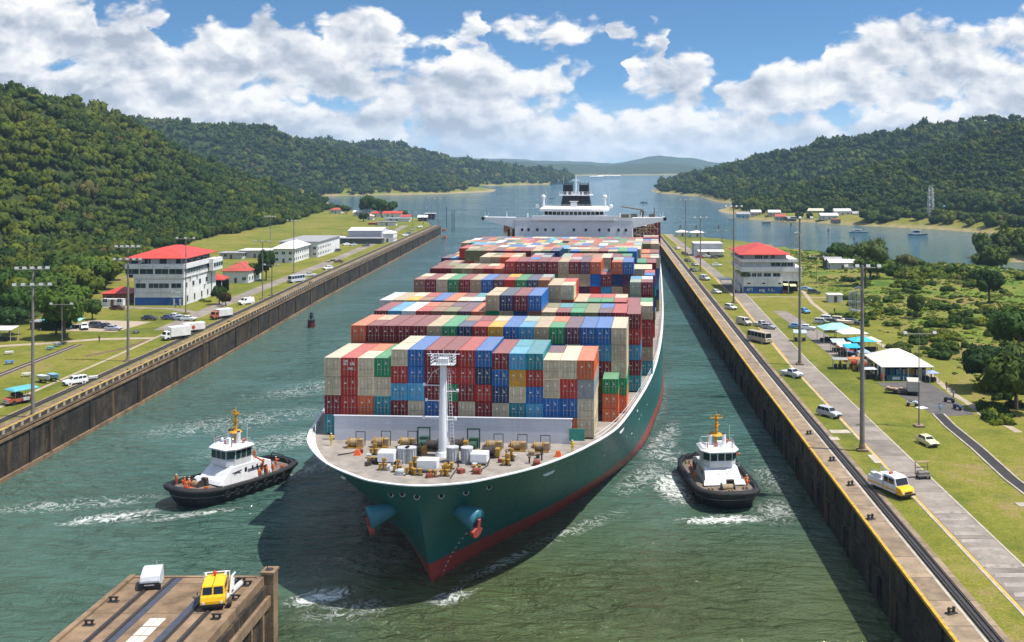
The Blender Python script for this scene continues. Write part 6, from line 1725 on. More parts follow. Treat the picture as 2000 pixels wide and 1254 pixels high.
for px, py, lab, col in ((1836, 806, 'person in light blue standing at the bend of the dark channel', (.2, .42, .6)), (1703, 640 + 60, 'person in white by the market stalls', (.6, .6, .6)), (1630, 612, 'person in dark clothes on the footpath above the market street', (.05, .05, .06)), (1702, 594, 'person in white beside the bushes in the meadow', (.7, .7, .7)),
                         (1641, 718, 'person in dark clothes on the lawn beside the market street', (.06, .07, .06)), (1722, 745, 'person in a red shirt at the left corner of the market hall', (.5, .06, .04)), (1862, 778, 'person in grey near the parked scooter', (.2, .2, .22)), (1849, 762, 'person in brown behind the white truck', (.2, .1, .06)),
                         (194, 668, 'person in dark clothes on the footpath of the west lawn', (.05, .05, .07)), (343, 602, 'person in blue by the blue base of the west control building', (.07, .12, .3)), (352, 603, 'person in grey by the blue base of the west control building', (.3, .3, .32))):
    person(P(px, py, 8.03), random.uniform(-1, 1), col, lab, random.choice(['stand', 'walk']))
for i, (px, py) in enumerate(((1580, 848), (1661, 948), (1700, 1050 - 36), (1858, 1198), (1625, 900))):
    t = thing('mooring_bollard', 'low dark mooring bollard on the apron of the east lock wall', 'bollard', P(px, py, 8.07), .4, 'mooring bollards on the east apron')
    b = MB(); b.cbox((0, 0, .05), (1.2, .6, .1)); b.cyl((-.3, 0, .1), (-.3, 0, .65), .16, n=10); b.cyl((.3, 0, .1), (.3, 0, .65), .16, n=10); b.cyl((-.5, 0, .5), (.5, 0, .5), .09, n=8); b.build('bollard_body', WIND, t)
for i, (px, py) in enumerate(((165, 769), (200, 752), (252, 727), (278, 716), (326, 692), (448, 632), (606, 554))):
    t = thing('mooring_bollard', 'low dark mooring bollard on the apron of the west lock wall', 'bollard', P(px, py, 8.07), .4, 'mooring bollards on the west apron')
    b = MB(); b.cbox((0, 0, .05), (1.2, .6, .1)); b.cyl((-.3, 0, .1), (-.3, 0, .8), .18, n=10); b.cyl((.3, 0, .1), (.3, 0, .8), .18, n=10); b.cyl((-.5, 0, .6), (.5, 0, .6), .1, n=8); b.build('bollard_body', WIND, t)
# ---------------------------------------------------------------- buildings
STUC = mat('white stucco', (.70, .70, .71), .8, .16, .3, streak=.28)
STUG = mat('grey stucco', (.50, .50, .53), .8, .15, .3, streak=.2)
REDR = mat('red sheet roof', (.50, .055, .04), .55, .22, .35, bump=.1, seam=1.1)
REDD = mat('brownish red roof', (.40, .075, .055), .65, .25, .5, bump=.2, seam=1.3)
WHR = mat('white sheet roof', (.68, .66, .64), .6, .16, .4, streak=.08, seam=.8)
GRR = mat('grey sheet roof', (.30, .29, .30), .65, .2, .4)
BLUB = mat('blue painted base', (.012, .075, .27), .55, .25, .5, streak=.15)
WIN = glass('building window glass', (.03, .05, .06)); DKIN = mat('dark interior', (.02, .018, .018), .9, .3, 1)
SHUT = mat('pale blind', (.45, .47, .48), .7, .2, 1)


def hip(b, x0, x1, y0, y1, z, zt, ins, th=.18, mi=0, ridge=None):
    """hipped roof over a rectangle, with an eaves board"""
    b.box(x0, x1, y0, y1, z - th, z, mi)
    rx0, rx1, ry0, ry1 = x0 + ins, x1 - ins, y0 + ins, y1 - ins
    if rx1 < rx0: rx0 = rx1 = (x0 + x1) / 2
    if ry1 < ry0: ry0 = ry1 = (y0 + y1) / 2
    v = [(x0, y0, z + .003), (x1, y0, z + .003), (x1, y1, z + .003), (x0, y1, z + .003), (rx0, ry0, zt), (rx1, ry0, zt), (rx1, ry1, zt), (rx0, ry1, zt)]
    b.add(v, [(0, 1, 5, 4), (1, 2, 6, 5), (2, 3, 7, 6), (3, 0, 4, 7), (4, 5, 6, 7)], mi)


def gable(b, x0, x1, y0, y1, z, zt, mi=0, th=.12):
    m = (y0 + y1) / 2
    for s, e in ((y0, -1), (y1, 1)):
        v = [(x0, s, z), (x1, s, z), (x1, m, zt), (x0, m, zt)]; b.loft([v, [(p[0], p[1], p[2] + th) for p in v]], mi)


def winrow(t, xs, z0, z1, face, pos, w, m=None, name='window', d=.06, frame=True):
    """a row of windows on the face 'front' (y = pos, looking -y), 'right' (x = pos) or 'left'"""
    for c in xs:
        b = MB()
        if face == 'front': b.box(c - w / 2, c + w / 2, pos - d, pos - .003, z0, z1)
        elif face == 'right': b.box(pos + .003, pos + d, c - w / 2, c + w / 2, z0, z1)
        else: b.box(pos - d, pos - .003, c - w / 2, c + w / 2, z0, z1)
        o = b.build(name, m or WIN, t)
        if frame:
            b = MB(); h = .07
            if face == 'front':
                b.box(c - w / 2 - h, c + w / 2 + h, pos - d - .05, pos - .004, z0 - h * 1.6, z0 - .003); b.box(c - .03, c + .03, pos - d - .02, pos - d - .001, z0, z1)
            else:
                x0, x1 = ((pos + .004, pos + d + .05) if face == 'right' else (pos - d - .05, pos - .004))
                b.box(x0, x1, c - w / 2 - h, c + w / 2 + h, z0 - h * 1.6, z0 - .003)
            b.build('sill', STUC, o)


def control_house_west():
    t = thing('control_building', 'four storey white control building with red hipped roof and blue base on the west bank', 'building', (-149.4, 335, 8))
    b = MB(); b.box(0, 16, 0, 24, 2.65, 9.6); b.box(0, 16, 0, 24, 0, 2.65, 1); w = b.build('wall', [STUC, STUC], t)
    b = MB(); b.box(-.06, 15.9, -.06, -.003, 0, 2.6); b.build('blue_base', BLUB, w)
    b = MB(); b.box(-2.6, 16.4, -.35, 25.5, 9.1, 12.2); up = b.build('upper_storey', STUC, t)
    b = MB(); b.box(-2.9, 16.9, -.8, 26, 12.2, 13.6); b.box(-2.9, 16.9, -.75, 26, 12.0, 12.2); bal = b.build('balcony_parapet', STUC, t)
    b = MB(); b.box(-1.6, 15.2, .8, 25, 13.2, 15.3); b.build('penthouse', WIN, t)
    b = MB(); b.box(.8, 2.9, .7, .798, 13.6, 15.2); b.box(4.9, 7.6, .7, .798, 13.6, 15.2); b.box(10.2, 13.2, .7, .798, 13.6, 15.2); b.build('panel', STUC, t)
    for x in (-1.5, 1.0, 4.2, 7.8, 11, 15): MB().box(x - .12, x + .12, .55, .69, 13.6, 15.3).build('post', STUG, t)
    for y in np.arange(1, 25, 3.0): MB().box(15.1, 15.3, y, y + .2, 13.6, 15.3).build('post', STUG, t)
    b = MB(); hip(b, -3.2, 17.2, -1.2, 27.5, 15.5, 18.5, 9.2); b.build('roof', REDR, t)
    winrow(t, (-.7, 4.0, 9, 13.6), 10.3, 11.95, 'front', -.35, 4.3)
    winrow(t, np.arange(1.2, 25, 2.3), 10.3, 11.95, 'right', 16.4, 2.0)
    winrow(t, (2.0, 6.2, 9.6, 13.6), 5.7, 7.2, 'front', 0, 3.2)
    winrow(t, (2.2, 8.2, 14.0, 20), 5.6, 7.2, 'right', 16, 1.7); winrow(t, (3.2, 9.2, 15.5, 21), .9, 2.9, 'right', 16, 1.1)
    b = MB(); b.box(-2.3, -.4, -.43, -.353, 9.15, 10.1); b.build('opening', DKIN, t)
    b = MB(); b.box(0, 16.05, -.1, -.004, 4.1, 4.25); b.box(-.0, 16.05, -.1, -.004, 8.4, 8.55); b.build('string_course', STUG, t)
    b = MB(); b.box(12.6, 13.2, -.12, -.062, .1, 2.2); b.box(14.6, 15.3, -.12, -.062, .1, 2.2); b.build('door', STUG, t)
    b = MB(); b.box(2, 5, -.9, -.803, 12.7, 12.95); b.box(6, 6.9, -.9, -.803, 12.6, 12.9); b.box(10, 12, -.9, -.803, 12.5, 12.75); b.build('awning', STUG, t)
    for x, y, s in ((3, -.3, .5), (11, 22, .6), (16.2, 9, .5), (16.2, 15, .5), (16.0, 20, .55)):
        pl = MB(); pl.ico((x, y, 13.9), s, 1, .5, (1.3, 1.3, .7)); pl.build('roof_plant', LEAFM, t)
    for y, z in ((5, 8.3), (11, 8.3), (17.5, 4.4), (21, 8.4)): MB().box(16.06, 16.55, y, y + .9, z, z + .65).build('air_conditioner', SILV, t)
    for x, z in ((1.0, 8.0), (11.5, 4.6)): MB().box(x, x + .9, -.5, -.06, z - .4, z + .2).build('air_conditioner', SILV, t)
    for x, y in ((-.02, -.1), (15.85, -.1)): MB().cyl((x, y, 0), (x, y, 9), .09, n=6).build('drainpipe', STUG, t)
    b = MB(); b.box(16.92, 18.3, 20, 29, 9.3, 13.4); b.box(4, 15.9, 25.6, 29, 0, 8.9); b.build('rear_wing', STUC, t)
    winrow(t, np.arange(21.5, 29, 2.2), 10.5, 11.9, 'right', 18.3, 1.8)
    return t


def control_house_east():
    t = thing('control_building', 'white terraced control building with red hipped roof and blue graffiti base on the east bank', 'building', (54.4, 366, 8))
    b = MB(); b.box(0, 14, 0, 24, 2.55, 6.0); b.box(.02, 13.98, .02, 24, 0, 2.55); w = b.build('wall', STUC, t)
    b = MB(); b.box(-.02, 14.02, -.06, -.003, 0, 2.5); b.build('blue_base', BLUB, w)
    b = MB(); letters(b, 'APT', 1.2, 1.0, .95, -.075); letters(b, 'V4G', 5.6, .6, .9, -.075); letters(b, '2 5', 8.8, 1.0, .7, -.075); b.box(9.6, 11.2, -.08, -.07, .9, 1.0); b.build('graffiti', MATS['white lettering'], w)
    b = MB(); b.box(2.2, 20.8, .6, 25, 5.0, 9.3); b.box(13.4, 20.8, .58, 25, 4.4, 5.0); mid = b.build('middle_storey', STUC, t)
    b = MB(); b.box(-.9, 20.9, -.1, 26, 7.8, 9.4); b.build('terrace_parapet', STUC, t)
    b = MB(); b.box(-.3, 18.6, .7, 25, 9.4, 11.2); b.build('upper_storey', STUG, t)
    b = MB(); b.box(-1.0, 19.2, -.2, 26.4, 11.2, 12.3); b.build('balcony_parapet', STUC, t)
    b = MB(); b.box(.3, 15.4, .8, 25, 12.3, 13.8); b.build('penthouse', STUG, t)
    b = MB(); hip(b, -1.8, 17.0, -1.2, 26.5, 14.0, 17.0, 9); b.build('roof', REDR, t)
    winrow(t, (4.8, 6.2, 8.1, 10.6), 12.45, 13.6, 'front', .8, 1.3); winrow(t, (11.6,), 9.7, 11.0, 'front', .7, 3.4); winrow(t, (14.6, 16.8), 9.7, 11.0, 'front', .7, 1.9)
    winrow(t, (1.6, 4.4), 9.7, 11.0, 'front', .7, 2.4, SHUT)
    winrow(t, (3.9, 5.8), 5.75, 7.2, 'front', .6, 1.5); winrow(t, (8.6, 11.9), 5.75, 7.2, 'front', .6, 2.5)
    winrow(t, (1.9, 7.2, 12.9), 3.4, 3.85, 'front', 0, 1.1, DKIN, 'vent', frame=False)
    winrow(t, np.arange(2, 24, 2.6), 12.5, 13.6, 'left', .3, 2.3); winrow(t, np.arange(2, 24, 2.6), 9.6, 11.0, 'left', -.3, 2.3); winrow(t, np.arange(3, 24, 4), 5.6, 7.0, 'left', 0, 1.6)
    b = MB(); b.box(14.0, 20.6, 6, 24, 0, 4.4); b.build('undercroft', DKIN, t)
    for x in (16.2, 20.4): MB().box(x - .2, x + .2, .8, 1.2, 0, 4.4).build('column', STUC, t)
    b = MB(); b.cbox((15.0, -.4, 3.3), (1.7, 2.0, .1), rx=.3); b.cbox((17.6, -.2, 3.1), (2.2, 2.4, .1), rx=.3); b.build('awning', mat('yellow and white awning', (.66, .62, .34), .7, .2, 1), t)
    for x, y, z, s in ((.8, .4, 6.7, .9), (1.8, .2, 6.5, .7), (-.3, .8, 6.5, .6)): MB().ico((x, y, z), s, 2, .5, (1, 1, .9)).build('terrace_plant', LEAFM, t)
    b = MB(); b.box(-1.2, -.8, 3, 22, 0, 2.4); b.box(-6, -1.2, 20, 26, 2.6, 2.9); b.box(-5.6, -5.4, 20.5, 20.7, 0, 2.6); b.build('side_shed', STUC, t)
    return t


def house(name, label, loc, w, d, h, rz=0, roof='hip', rise=1.6, wall=None, rm=None, over=.6, wins=3, cat='building', door=True, group=None):
    t = thing(name, label, cat, loc, rz, group); wall = wall or STUC; rm = rm or REDR
    MB().box(-w / 2, w / 2, 0, d, 0, h).build('wall', wall, t)
    b = MB()
    if roof == 'hip': hip(b, -w / 2 - over, w / 2 + over, -over, d + over, h + .19, h + .19 + rise, min(w, d) / 2 + over - .2)
    elif roof == 'gable': gable(b, -w / 2 - over, w / 2 + over, -over, d + over, h + .02, h + rise)
    else: b.box(-w / 2 - over, w / 2 + over, -over, d + over, h + .003, h + .3)
    b.build('roof', rm, t)
    if roof == 'gable':
        b = MB(); m = d / 2
        for x in (-w / 2, w / 2 - .1): b.loft([[(x, 0, h), (x, d, h), (x, m, h + rise - .15)], [(x + .1, 0, h), (x + .1, d, h), (x + .1, m, h + rise - .15)]])
        b.build('gable_end', wall, t)
    if wins:
        xs = [-w / 2 + w * (k + .5) / wins for k in range(wins)]; ww = min(1.4, w / wins * .55)
        for fl in range(max(1, int(h // 2.9))):
            z = fl * 2.9 + 1.1; winrow(t, [x for i, x in enumerate(xs) if not (door and fl == 0 and i == wins // 2)], z, z + 1.2, 'front', 0, ww)
            ys = np.arange(1.5, d - .8, 3.2)[:8]
            winrow(t, ys, z, z + 1.2, 'right', w / 2, 1.2)
            if loc[0] > 0: winrow(t, ys[:3], z, z + 1.2, 'left', -w / 2, 1.2)
    if door: b = MB(); b.box(-.5, .5, -.07, -.003, .05, 2.1); b.build('door', mat('brown door', (.12, .06, .03), .6, .2, 1), t)
    return t


def west_buildings():
    control_house_west()
    house('annex_house', 'low white annex with brownish red hipped roof behind the west control building', (-138.3, 398, 8), 10, 15, 4.6, rise=2.9, rm=REDD, wins=3)
    c = thing('carport', 'red roofed carport between the west control building and the annex', 'carport', (-136.2, 367, 8))
    b = MB(); hip(b, -4, 4, 0, 8, 4.8, 6.6, 3.6); b.build('roof', REDR, c)
    for x in (-3.5, 3.5):
        for y in (.5, 7.5): MB().cyl((x, y, 0), (x, y, 4.6), .14, n=8).build('post', STUG, c)
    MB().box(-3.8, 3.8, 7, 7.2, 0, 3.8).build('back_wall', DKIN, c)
    house('storage_shed', 'orange timber shed with a red hipped roof left of the west control building', (-158.3, 341, 8), 9, 9, 3.0, rise=1.8, wall=mat('orange timber', (.40, .14, .04), .7, .25, 1), wins=2)
    house('site_trailer', 'long white site trailer in front of the orange shed', (-156, 333.4, 8.1), 7, 2.3, 1.9, roof='flat', rm=WHR, over=.05, wins=3, wall=STUC)
    # white office: hipped white roof block, long grey roofed range behind, low grey wing
    house('office_house', 'two storey office with a white hipped roof on the west bank', (-144.3, 480, 8), 9.5, 26, 6.6, rise=2.6, rm=WHR, over=.9, wins=3)
    house('office_block', 'long white two storey office block with a flat grey roof behind the white roofed office', (-145.5, 509, 8), 19, 44, 7.6, roof='flat', rm=GRR, over=.7, wins=6)
    house('low_office', 'low grey office wing with a flat pale roof left of the white roofed office', (-166, 505, 8), 15, 12, 3.6, roof='flat', rm=WHR, wall=STUG, over=.6, wins=3)
    house('low_office', 'lowest grey office wing farther left with an overhanging flat roof', (-176, 500, 8), 11, 9, 2.8, roof='flat', rm=GRR, wall=STUG, over=.8, wins=2)
    house('warehouse', 'plain pale warehouse box with a white roof on the far west bank', (-134, 606, 8), 20, 22, 7.0, roof='gable', rise=1.4, rm=WHR, wall=STUG, over=.3, wins=0)
    house('workshop_shed', 'small white domed workshop at the right end of the warehouse', (-121.3, 609, 8), 7, 12, 5.0, roof='hip', rise=1.4, rm=WHR, over=.2, wins=1)
    house('garage_row', 'low dark fronted garage row at the foot of the warehouse', (-134, 596, 8), 24, 7, 3.0, roof='flat', rm=GRR, wall=mat('dark garage front', (.08, .085, .09), .7, .3, .5), over=.4, wins=0)
    house('lean_to', 'low white lean to at the left of the warehouse', (-149.5, 601, 8), 9, 8, 3.2, roof='flat', rm=WHR, over=.3, wins=2)
    # far end
    far = [((655, 417), 11, 9, 3.4, 'hip', 'cottage with a faded red roof at the forest edge by the lake', REDD), ((703, 421), 12, 7, 2.8, 'gable', 'long low cottage with a pale roof near the clump of trees', WHR), ((733, 424), 9, 8, 3.2, 'hip', 'cottage with a bright red roof before the clump of trees', REDR),
           ((720, 430), 7, 6, 3.2, 'hip', 'small cottage with a pink white roof beside a dark bush', mat('pink roof', (.6, .42, .38), .6, .2, 1)), ((766, 425), 16, 9, 3.6, 'gable', 'long house with a bright red roof right of the clump of trees', REDR), ((775, 433), 20, 6, 2.6, 'flat', 'long low shed with a blue white roof in front of the red roofed long house', mat('blue white roof', (.42, .48, .6), .6, .15, 1)),
           ((792, 430), 8, 6, 2.6, 'gable', 'small tan hut near the far end of the west bank', REDD), ((731, 439), 9, 3, 1.2, 'flat', 'low brick base with an orange top on the far west lawn', REDD), ((755, 441), 14, 5, 2.8, 'flat', 'open bus shelter on the far west lawn', GRR), ((839, 429), 8, 6, 5.0, 'flat', 'dark blue kiosk with a white roof at the tip of the west bank', WHR), ((825, 432), 7, 6, 3.0, 'gable', 'small white hut beside the dark blue kiosk', WHR)]
    for (px, py), w, d, h, rf, lab, rm in far:
        house('cottage' if 'cottage' in lab else 'kiosk' if 'kiosk' in lab else 'hut', lab, P(px, py, 8), w, d, h, roof=rf, rise=1.8, rm=rm, wall=mat('navy wall', (.02, .025, .06), .6, .2, 1) if 'dark blue' in lab else mat('brick base', (.35, .13, .06), .8, .2, 1) if 'brick' in lab else STUC, over=.7, wins=0 if 'brick' in lab or 'shelter' in lab else 2, door=h > 2.5)
    for px, py, lab in ((868, 455 - 8, 'orange landing float at the tip of the west wall'), (868, 466, 'lower orange landing float at the tip of the west wall')):
        t = thing('landing_float', lab, 'float', P(px, py, .0) if py > 460 else Vector((-112.6, 782, 3.2))); b = MB(); b.cbox((0, 1, .7), (3.0, 3, 1.3)); b.cbox((0, 1, 1.7), (2.2, 2, .7)); b.build('float_body', mat('orange float', (.45, .16, .07), .7, .25, 1), t)
    # teal canopies, sheds and tables at the left edge
    for px, py, w, d, h, lab, c in ((104, 647, 7.5, 4.5, 2.9, 'teal canopy shelter over parked cars on the west lawn', (.05, .33, .38)), (141, 643, 4.2, 3.2, 2.2, 'smaller pale teal canopy shelter right of the teal canopy', (.25, .45, .42)), (2, 668, 5, 4, 3.0, 'white canopy shelter cut by the left edge of the photo', (.66, .66, .66))):
        canopy(P(px, py, 8.02), w, d, h, lab, c)
    house('long_shed', 'long low shed with a pale roof among trees at the left edge', (-205, 366, 8), 34, 6, 2.8, rz=.25, roof='gable', rise=1.0, rm=mat('pale blue roof', (.45, .5, .55), .6, .2, 1), wins=0)
    house('low_hut', 'dark low hut beside the teal canopy on the west lawn', P(80, 644, 8.02), 6, 4, 2.0, roof='flat', rm=GRR, wall=mat('dark timber', (.06, .045, .035), .8, .3, 1), over=.2, wins=0)
    for px, py, c, lab in ((18, 711, (.05, .2, .5), 'blue picnic table on the west lawn'), (18, 692, (.6, .6, .6), 'white picnic table behind the blue one'), (52, 735, (.62, .6, .55), 'white picnic table on the lawn behind the left lamp mast'), (98, 683, (.08, .35, .4), 'teal picnic table at the end of the siding'), (112, 677, (.1, .2, .25), 'dark teal picnic table by the thin lamp post'), (124, 673, (.05, .06, .08), 'black picnic table farthest along the siding'),
                           (182, 741, (.6, .6, .58), 'white folding table right of the white car'), (266, 651, (.12, .14, .16), 'dark table left of the tall mast on the west lawn')):
        t = thing('picnic_table', lab, 'picnic table', P(px, py, 8.02), random.uniform(-.8, .8)); m_ = mat('table ' + str(c), c, .6, .15, 2)
        MB().box(-.9, .9, -.4, .4, .7, .76).build('table_top', m_, t)
        for s in (-1, 1):
            MB().box(-.9, .9, s * .75 - .14, s * .75 + .14, .42, .47).build('bench', m_, t)
            b = MB(); b.box(s * .6 - .05, s * .6 + .05, -.75, .75, .35, .42); b.box(s * .6 - .05, s * .6 + .05, -.3, -.2, 0, .7); b.box(s * .6 - .05, s * .6 + .05, .2, .3, 0, .7); b.build('leg', m_, t)


def canopy(loc, w, d, h, label, col, rz=0.0, peak=0.0, name='canopy_shelter', cat='canopy'):
    t = thing(name, label, cat, loc, rz); m_ = mat('canvas ' + str(col), col, .75, .12, 1)
    b = MB()
    if peak: hip(b, -w / 2, w / 2, 0, d, h, h + peak, min(w, d) / 2, .06)
    else: b.add([(-w / 2, 0, h), (w / 2, 0, h), (w / 2, d, h + .5), (-w / 2, d, h + .5), (-w / 2, 0, h + .1), (w / 2, 0, h + .1), (w / 2, d, h + .6), (-w / 2, d, h + .6)], [(3, 2, 1, 0), (4, 5, 6, 7), (0, 1, 5, 4), (1, 2, 6, 5), (2, 3, 7, 6), (3, 0, 4, 7)])
    b.build('canopy', m_, t)
    for x in (-w / 2 + .15, w / 2 - .15):
        for y in (.15, d - .15): MB().cyl((x, y, 0), (x, y, h - .05), .06, n=6).build('post', SILV, t)
    b = MB()
    for k in range(int(w)):
        b.cbox((-w / 2 + .7 + k, d * .6, .45), (.8, .7, .9))
    b.build('counter', mat('dark stall goods', (.07, .06, .06), .8, .5, 2), t)
    return t


def east_buildings():
    control_house_east()
    house('white_shed', 'plain white shed with a flat roof near the far end of the east bank', (59, 516, 8), 14.5, 12, 6.2, roof='flat', rm=WHR, wall=STUG, over=.1, wins=0)
    canopy(Vector((59.6, 508, 8)), 13, 6, 2.9, 'low white awning along the front of the white shed', (.68, .66, .62))
    for px, py, w, lab in ((1318, 462, 7, 'white roofed hut behind the far end of the east bank'), (1347, 463, 8, 'white tent beside the road at the far end of the east bank')): house('white_hut', lab, P(px + 15, py, 8), w, 8, 2.6, roof='hip', rise=1.2, rm=WHR, wins=1)
    house('field_hut', 'low grey hut with a pale roof among bushes behind the lawn', P(1646, 527, 8), 11, 8, 3.0, roof='gable', rise=1.3, rm=WHR, wall=STUG, wins=1)
    house('field_hut', 'dark fronted hut to the left of the low grey hut', P(1629, 524, 8), 7, 7, 3.2, roof='gable', rise=1.5, rm=GRR, wall=mat('dark timber', (.06, .045, .035), .8, .3, 1), wins=0)
    house('ticket_booth', 'small white booth with a brown side wall on the lawn beside the meadow', P(1632, 591, 8), 4.6, 4, 2.4, roof='flat', rm=WHR, over=.3, wins=1)
    # market hall
    t = thing('market_hall', 'white market hall with a pale hipped tent roof and open front full of goods', 'market hall', (67.2, 218, 8))
    b = MB(); hip(b, -5.6, 5.6, -.6, 13.6, 3.1, 5.3, 4.6, .12); b.build('roof', mat('cream tent roof', (.70, .64, .56), .75, .1, .35), t)
    b = MB(); b.box(-5.1, -4.9, 0, 13, 0, 2.95); b.box(4.9, 5.1, 3, 13, 0, 2.95); b.box(-5, 5, 12.8, 13, 0, 2.95); b.build('wall', STUC, t)
    for x in (-5.0, 0.2, 2.9, 5.1): MB().box(x - .13, x + .13, -.35, -.1, 0, 2.95).build('post', mat('tan post', (.5, .45, .33), .7, .2, 1), t)
    for k, y in enumerate((2.5, 5.5, 8.5)): MB().box(-5.16, -5.103, y - .8, y + .8, .4, 2.6).build('window', WIN, t)
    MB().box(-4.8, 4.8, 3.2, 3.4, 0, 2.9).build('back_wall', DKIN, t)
    rg = random.Random(9)
    for k in range(13):
        c = rg.choice([(.45, .05, .04), (.6, .58, .5), (.05, .2, .5), (.6, .4, .1), (.3, .5, .6), (.65, .65, .65), (.1, .25, .15)])
        x = -4.4 + k * .7; MB().box(x - .26, x + .26, 1.4 + .3 * (k % 2), 1.5 + .3 * (k % 2), .9, 2.2 + .3 * rg.random()).build('hung_goods', mat('goods ' + str(c), c, .8, .2, 2), t)
    MB().box(-4.4, 1.2, -.3, .3, 0, 1.3).build('counter', mat('teal counter', (.03, .13, .17), .6, .2, 1), t)
    b = MB(); b.box(-3.2, -1.6, -.36, -.305, .35, .95); b.box(-.9, -.7, -.36, -.305, .2, 1.1); b.build('sign_panel', STUC, t)
    MB().box(1.6, 4.8, .4, 1.4, 0, .9).build('counter', mat('dark counter', (.03, .03, .05), .6, .2, 1), t)
    # stalls along the market street
    st = [(1640, 671, 8.5, 6, 3.6, 1.3, (.28, .55, .55), 'large pale teal tent over the market stalls'), (1672, 677, 7, 6, 3.2, 1.2, (.60, .57, .54), 'pale grey tent next to the large teal tent'), (1690, 690, 6, 5, 2.8, .9, (.04, .42, .58), 'bright turquoise tent at the right of the market stalls'), (1706, 688, 4.5, 4, 2.6, .9, (.72, .72, .7), 'pointed white tent at the right end of the stalls'),
          (1655, 697, 3.6, 3.2, 2.4, 0, (.7, .72, .72), 'white stall awning in front of the grey tent'), (1668, 700, 3.6, 3.2, 2.4, 0, (.02, .35, .6), 'bright blue stall awning in front of the turquoise tent'), (1623, 667, 3.2, 3, 2.3, .4, (.6, .52, .38), 'tan stall awning at the left of the large teal tent'),
          (1640, 689, 3.4, 3, 2.4, 0, (.35, .42, .44), 'grey green stall awning before the pale grey tent'), (1690, 706, 2.8, 2.6, 2.0, .7, (.3, .38, .5), 'small blue grey dome awning behind the market hall'), (1642, 722, 3.4, 3, 2.2, .3, (.28, .30, .28), 'dark grey stall awning on the lawn left of the market hall'), (1563, 668, 3.4, 2.6, 2.2, 0, (.35, .42, .48), 'blue grey stall awning beside the second tall mast'),
          (1672, 722, 3, 3, 2.3, .3, (.5, .16, .05), 'orange stall awning near the market hall'), (1690, 727, 3, 3, 2.3, .3, (.2, .14, .1), 'brown stall awning beside the market hall'), (1702, 742, 3, 2.6, 2.2, .3, (.45, .46, .5), 'pale grey awning at the left front of the market hall'), (1826, 748, 2.4, 2.4, 2.0, .5, (.3, .35, .6), 'small lilac awning at the right of the market hall')]
    for px, py, w, d, h, pk, c, lab in st: canopy(P(px, py, 8.03), w, d, h, lab, c, random.uniform(-.15, .15), pk, 'market_stall', 'market stall')
    rg = random.Random(4)
    for k in range(16):
        px, py = rg.uniform(1612, 1700), rg.uniform(672, 745); px = 1600 + (py - 650) * 1.05 + rg.uniform(-6, 26)
        c = rg.choice([((.5, .05, .03), 'red'), ((.6, .3, .05), 'orange'), ((.08, .2, .45), 'blue'), ((.6, .6, .58), 'white'), ((.06, .06, .06), 'black')])
        t = thing('goods_crate', 'crate of market goods standing among the stalls', 'crate', P(px, py, 8.03), rg.random(), 'goods crates among the market stalls')
        b = MB(); b.box(-.6, .6, -.45, .45, 0, .7); b.box(-.62, .62, -.47, -.44, .1, .25); b.box(-.62, .62, -.47, -.44, .45, .6)
        for q in range(4): b.ico((-.4 + .27 * q, .05 * q, .78), .2, 1)
        b.build('crate_body', mat('crate ' + c[1], c[0], .7, .3, 3), t)
    # village on the far shore
    vil = [(1452, 425, 16, 'gable', GRR, (.3, .42, .5), 'blue grey house at the tip of the far shore village'), (1477, 424, 12, 'gable', WHR, (.5, .45, .4), 'small pale roofed house in the far shore village'), (1513, 427, 14, 'gable', WHR, (.5, .4, .35), 'white roofed house with brown walls in the far shore village'), (1525, 430, 12, 'gable', REDD, (.5, .45, .4), 'red brown roofed house in the far shore village'),
           (1591, 426, 22, 'gable', mat('cream roof', (.55, .52, .38), .6, .2, .5), (.3, .35, .25), 'long cream roofed hall in the far shore village'), (1620, 432, 20, 'gable', WHR, (.6, .58, .55), 'long white house by the water of the far shore village'), (1646, 431, 19, 'gable', WHR, (.66, .6, .58), 'big white house at the right of the far shore village'), (1634, 436, 9, 'flat', REDD, (.4, .3, .25), 'small brown boathouse below the big white house'), (1674, 428, 10, 'gable', GRR, (.4, .4, .4), 'grey roofed house right of the big white house'), (1546, 431, 11, 'flat', GRR, (.1, .1, .1), 'dark boathouse on the far shore'), (1838, 431, 15, 'hip', mat('blue dome roof', (.02, .2, .38), .5, .2, 1), (.1, .1, .1), 'blue roofed pavilion beside the lattice tower')]
    for px, py, w, rf, rm, wc, lab in vil:
        p = P(px, py - 2, 2.5); z = float(height(p.x, p.y)); p.z = max(1.0, z - .3)
        house('village_house', lab, p, w * .8, 8, 3.8, roof=rf, rise=2.2, rm=rm, wall=mat('village wall ' + str(wc), wc, .8, .2, .6), over=.6, wins=3)
    for px, py, w, lab in ((640 + 185, 372, 40, 'long white shed on the shore behind the lake on the left'), (850, 371, 26, 'pale shed beside the long white one on the left lake shore'), (1190, 348, 90, 'pale waterfront buildings at the far end of the lake'), (1165, 349.5, 50, 'low white waterfront building left of the pale ones at the far end of the lake')):
        p = P(px, py, 1.0); house('shore_shed', lab, (p.x, p.y + 10, 1), w, 12, 5 if w < 45 else 9, roof='gable', rise=2, rm=WHR, wins=0, door=False)


# ---------------------------------------------------------------- masts, poles, lattice tower
POLE = mat('galvanised mast', (.20, .185, .165), .6, .25, .8); LMP = mat('lamp housing', (.42, .43, .43), .4, .15, 2, metal=.3)


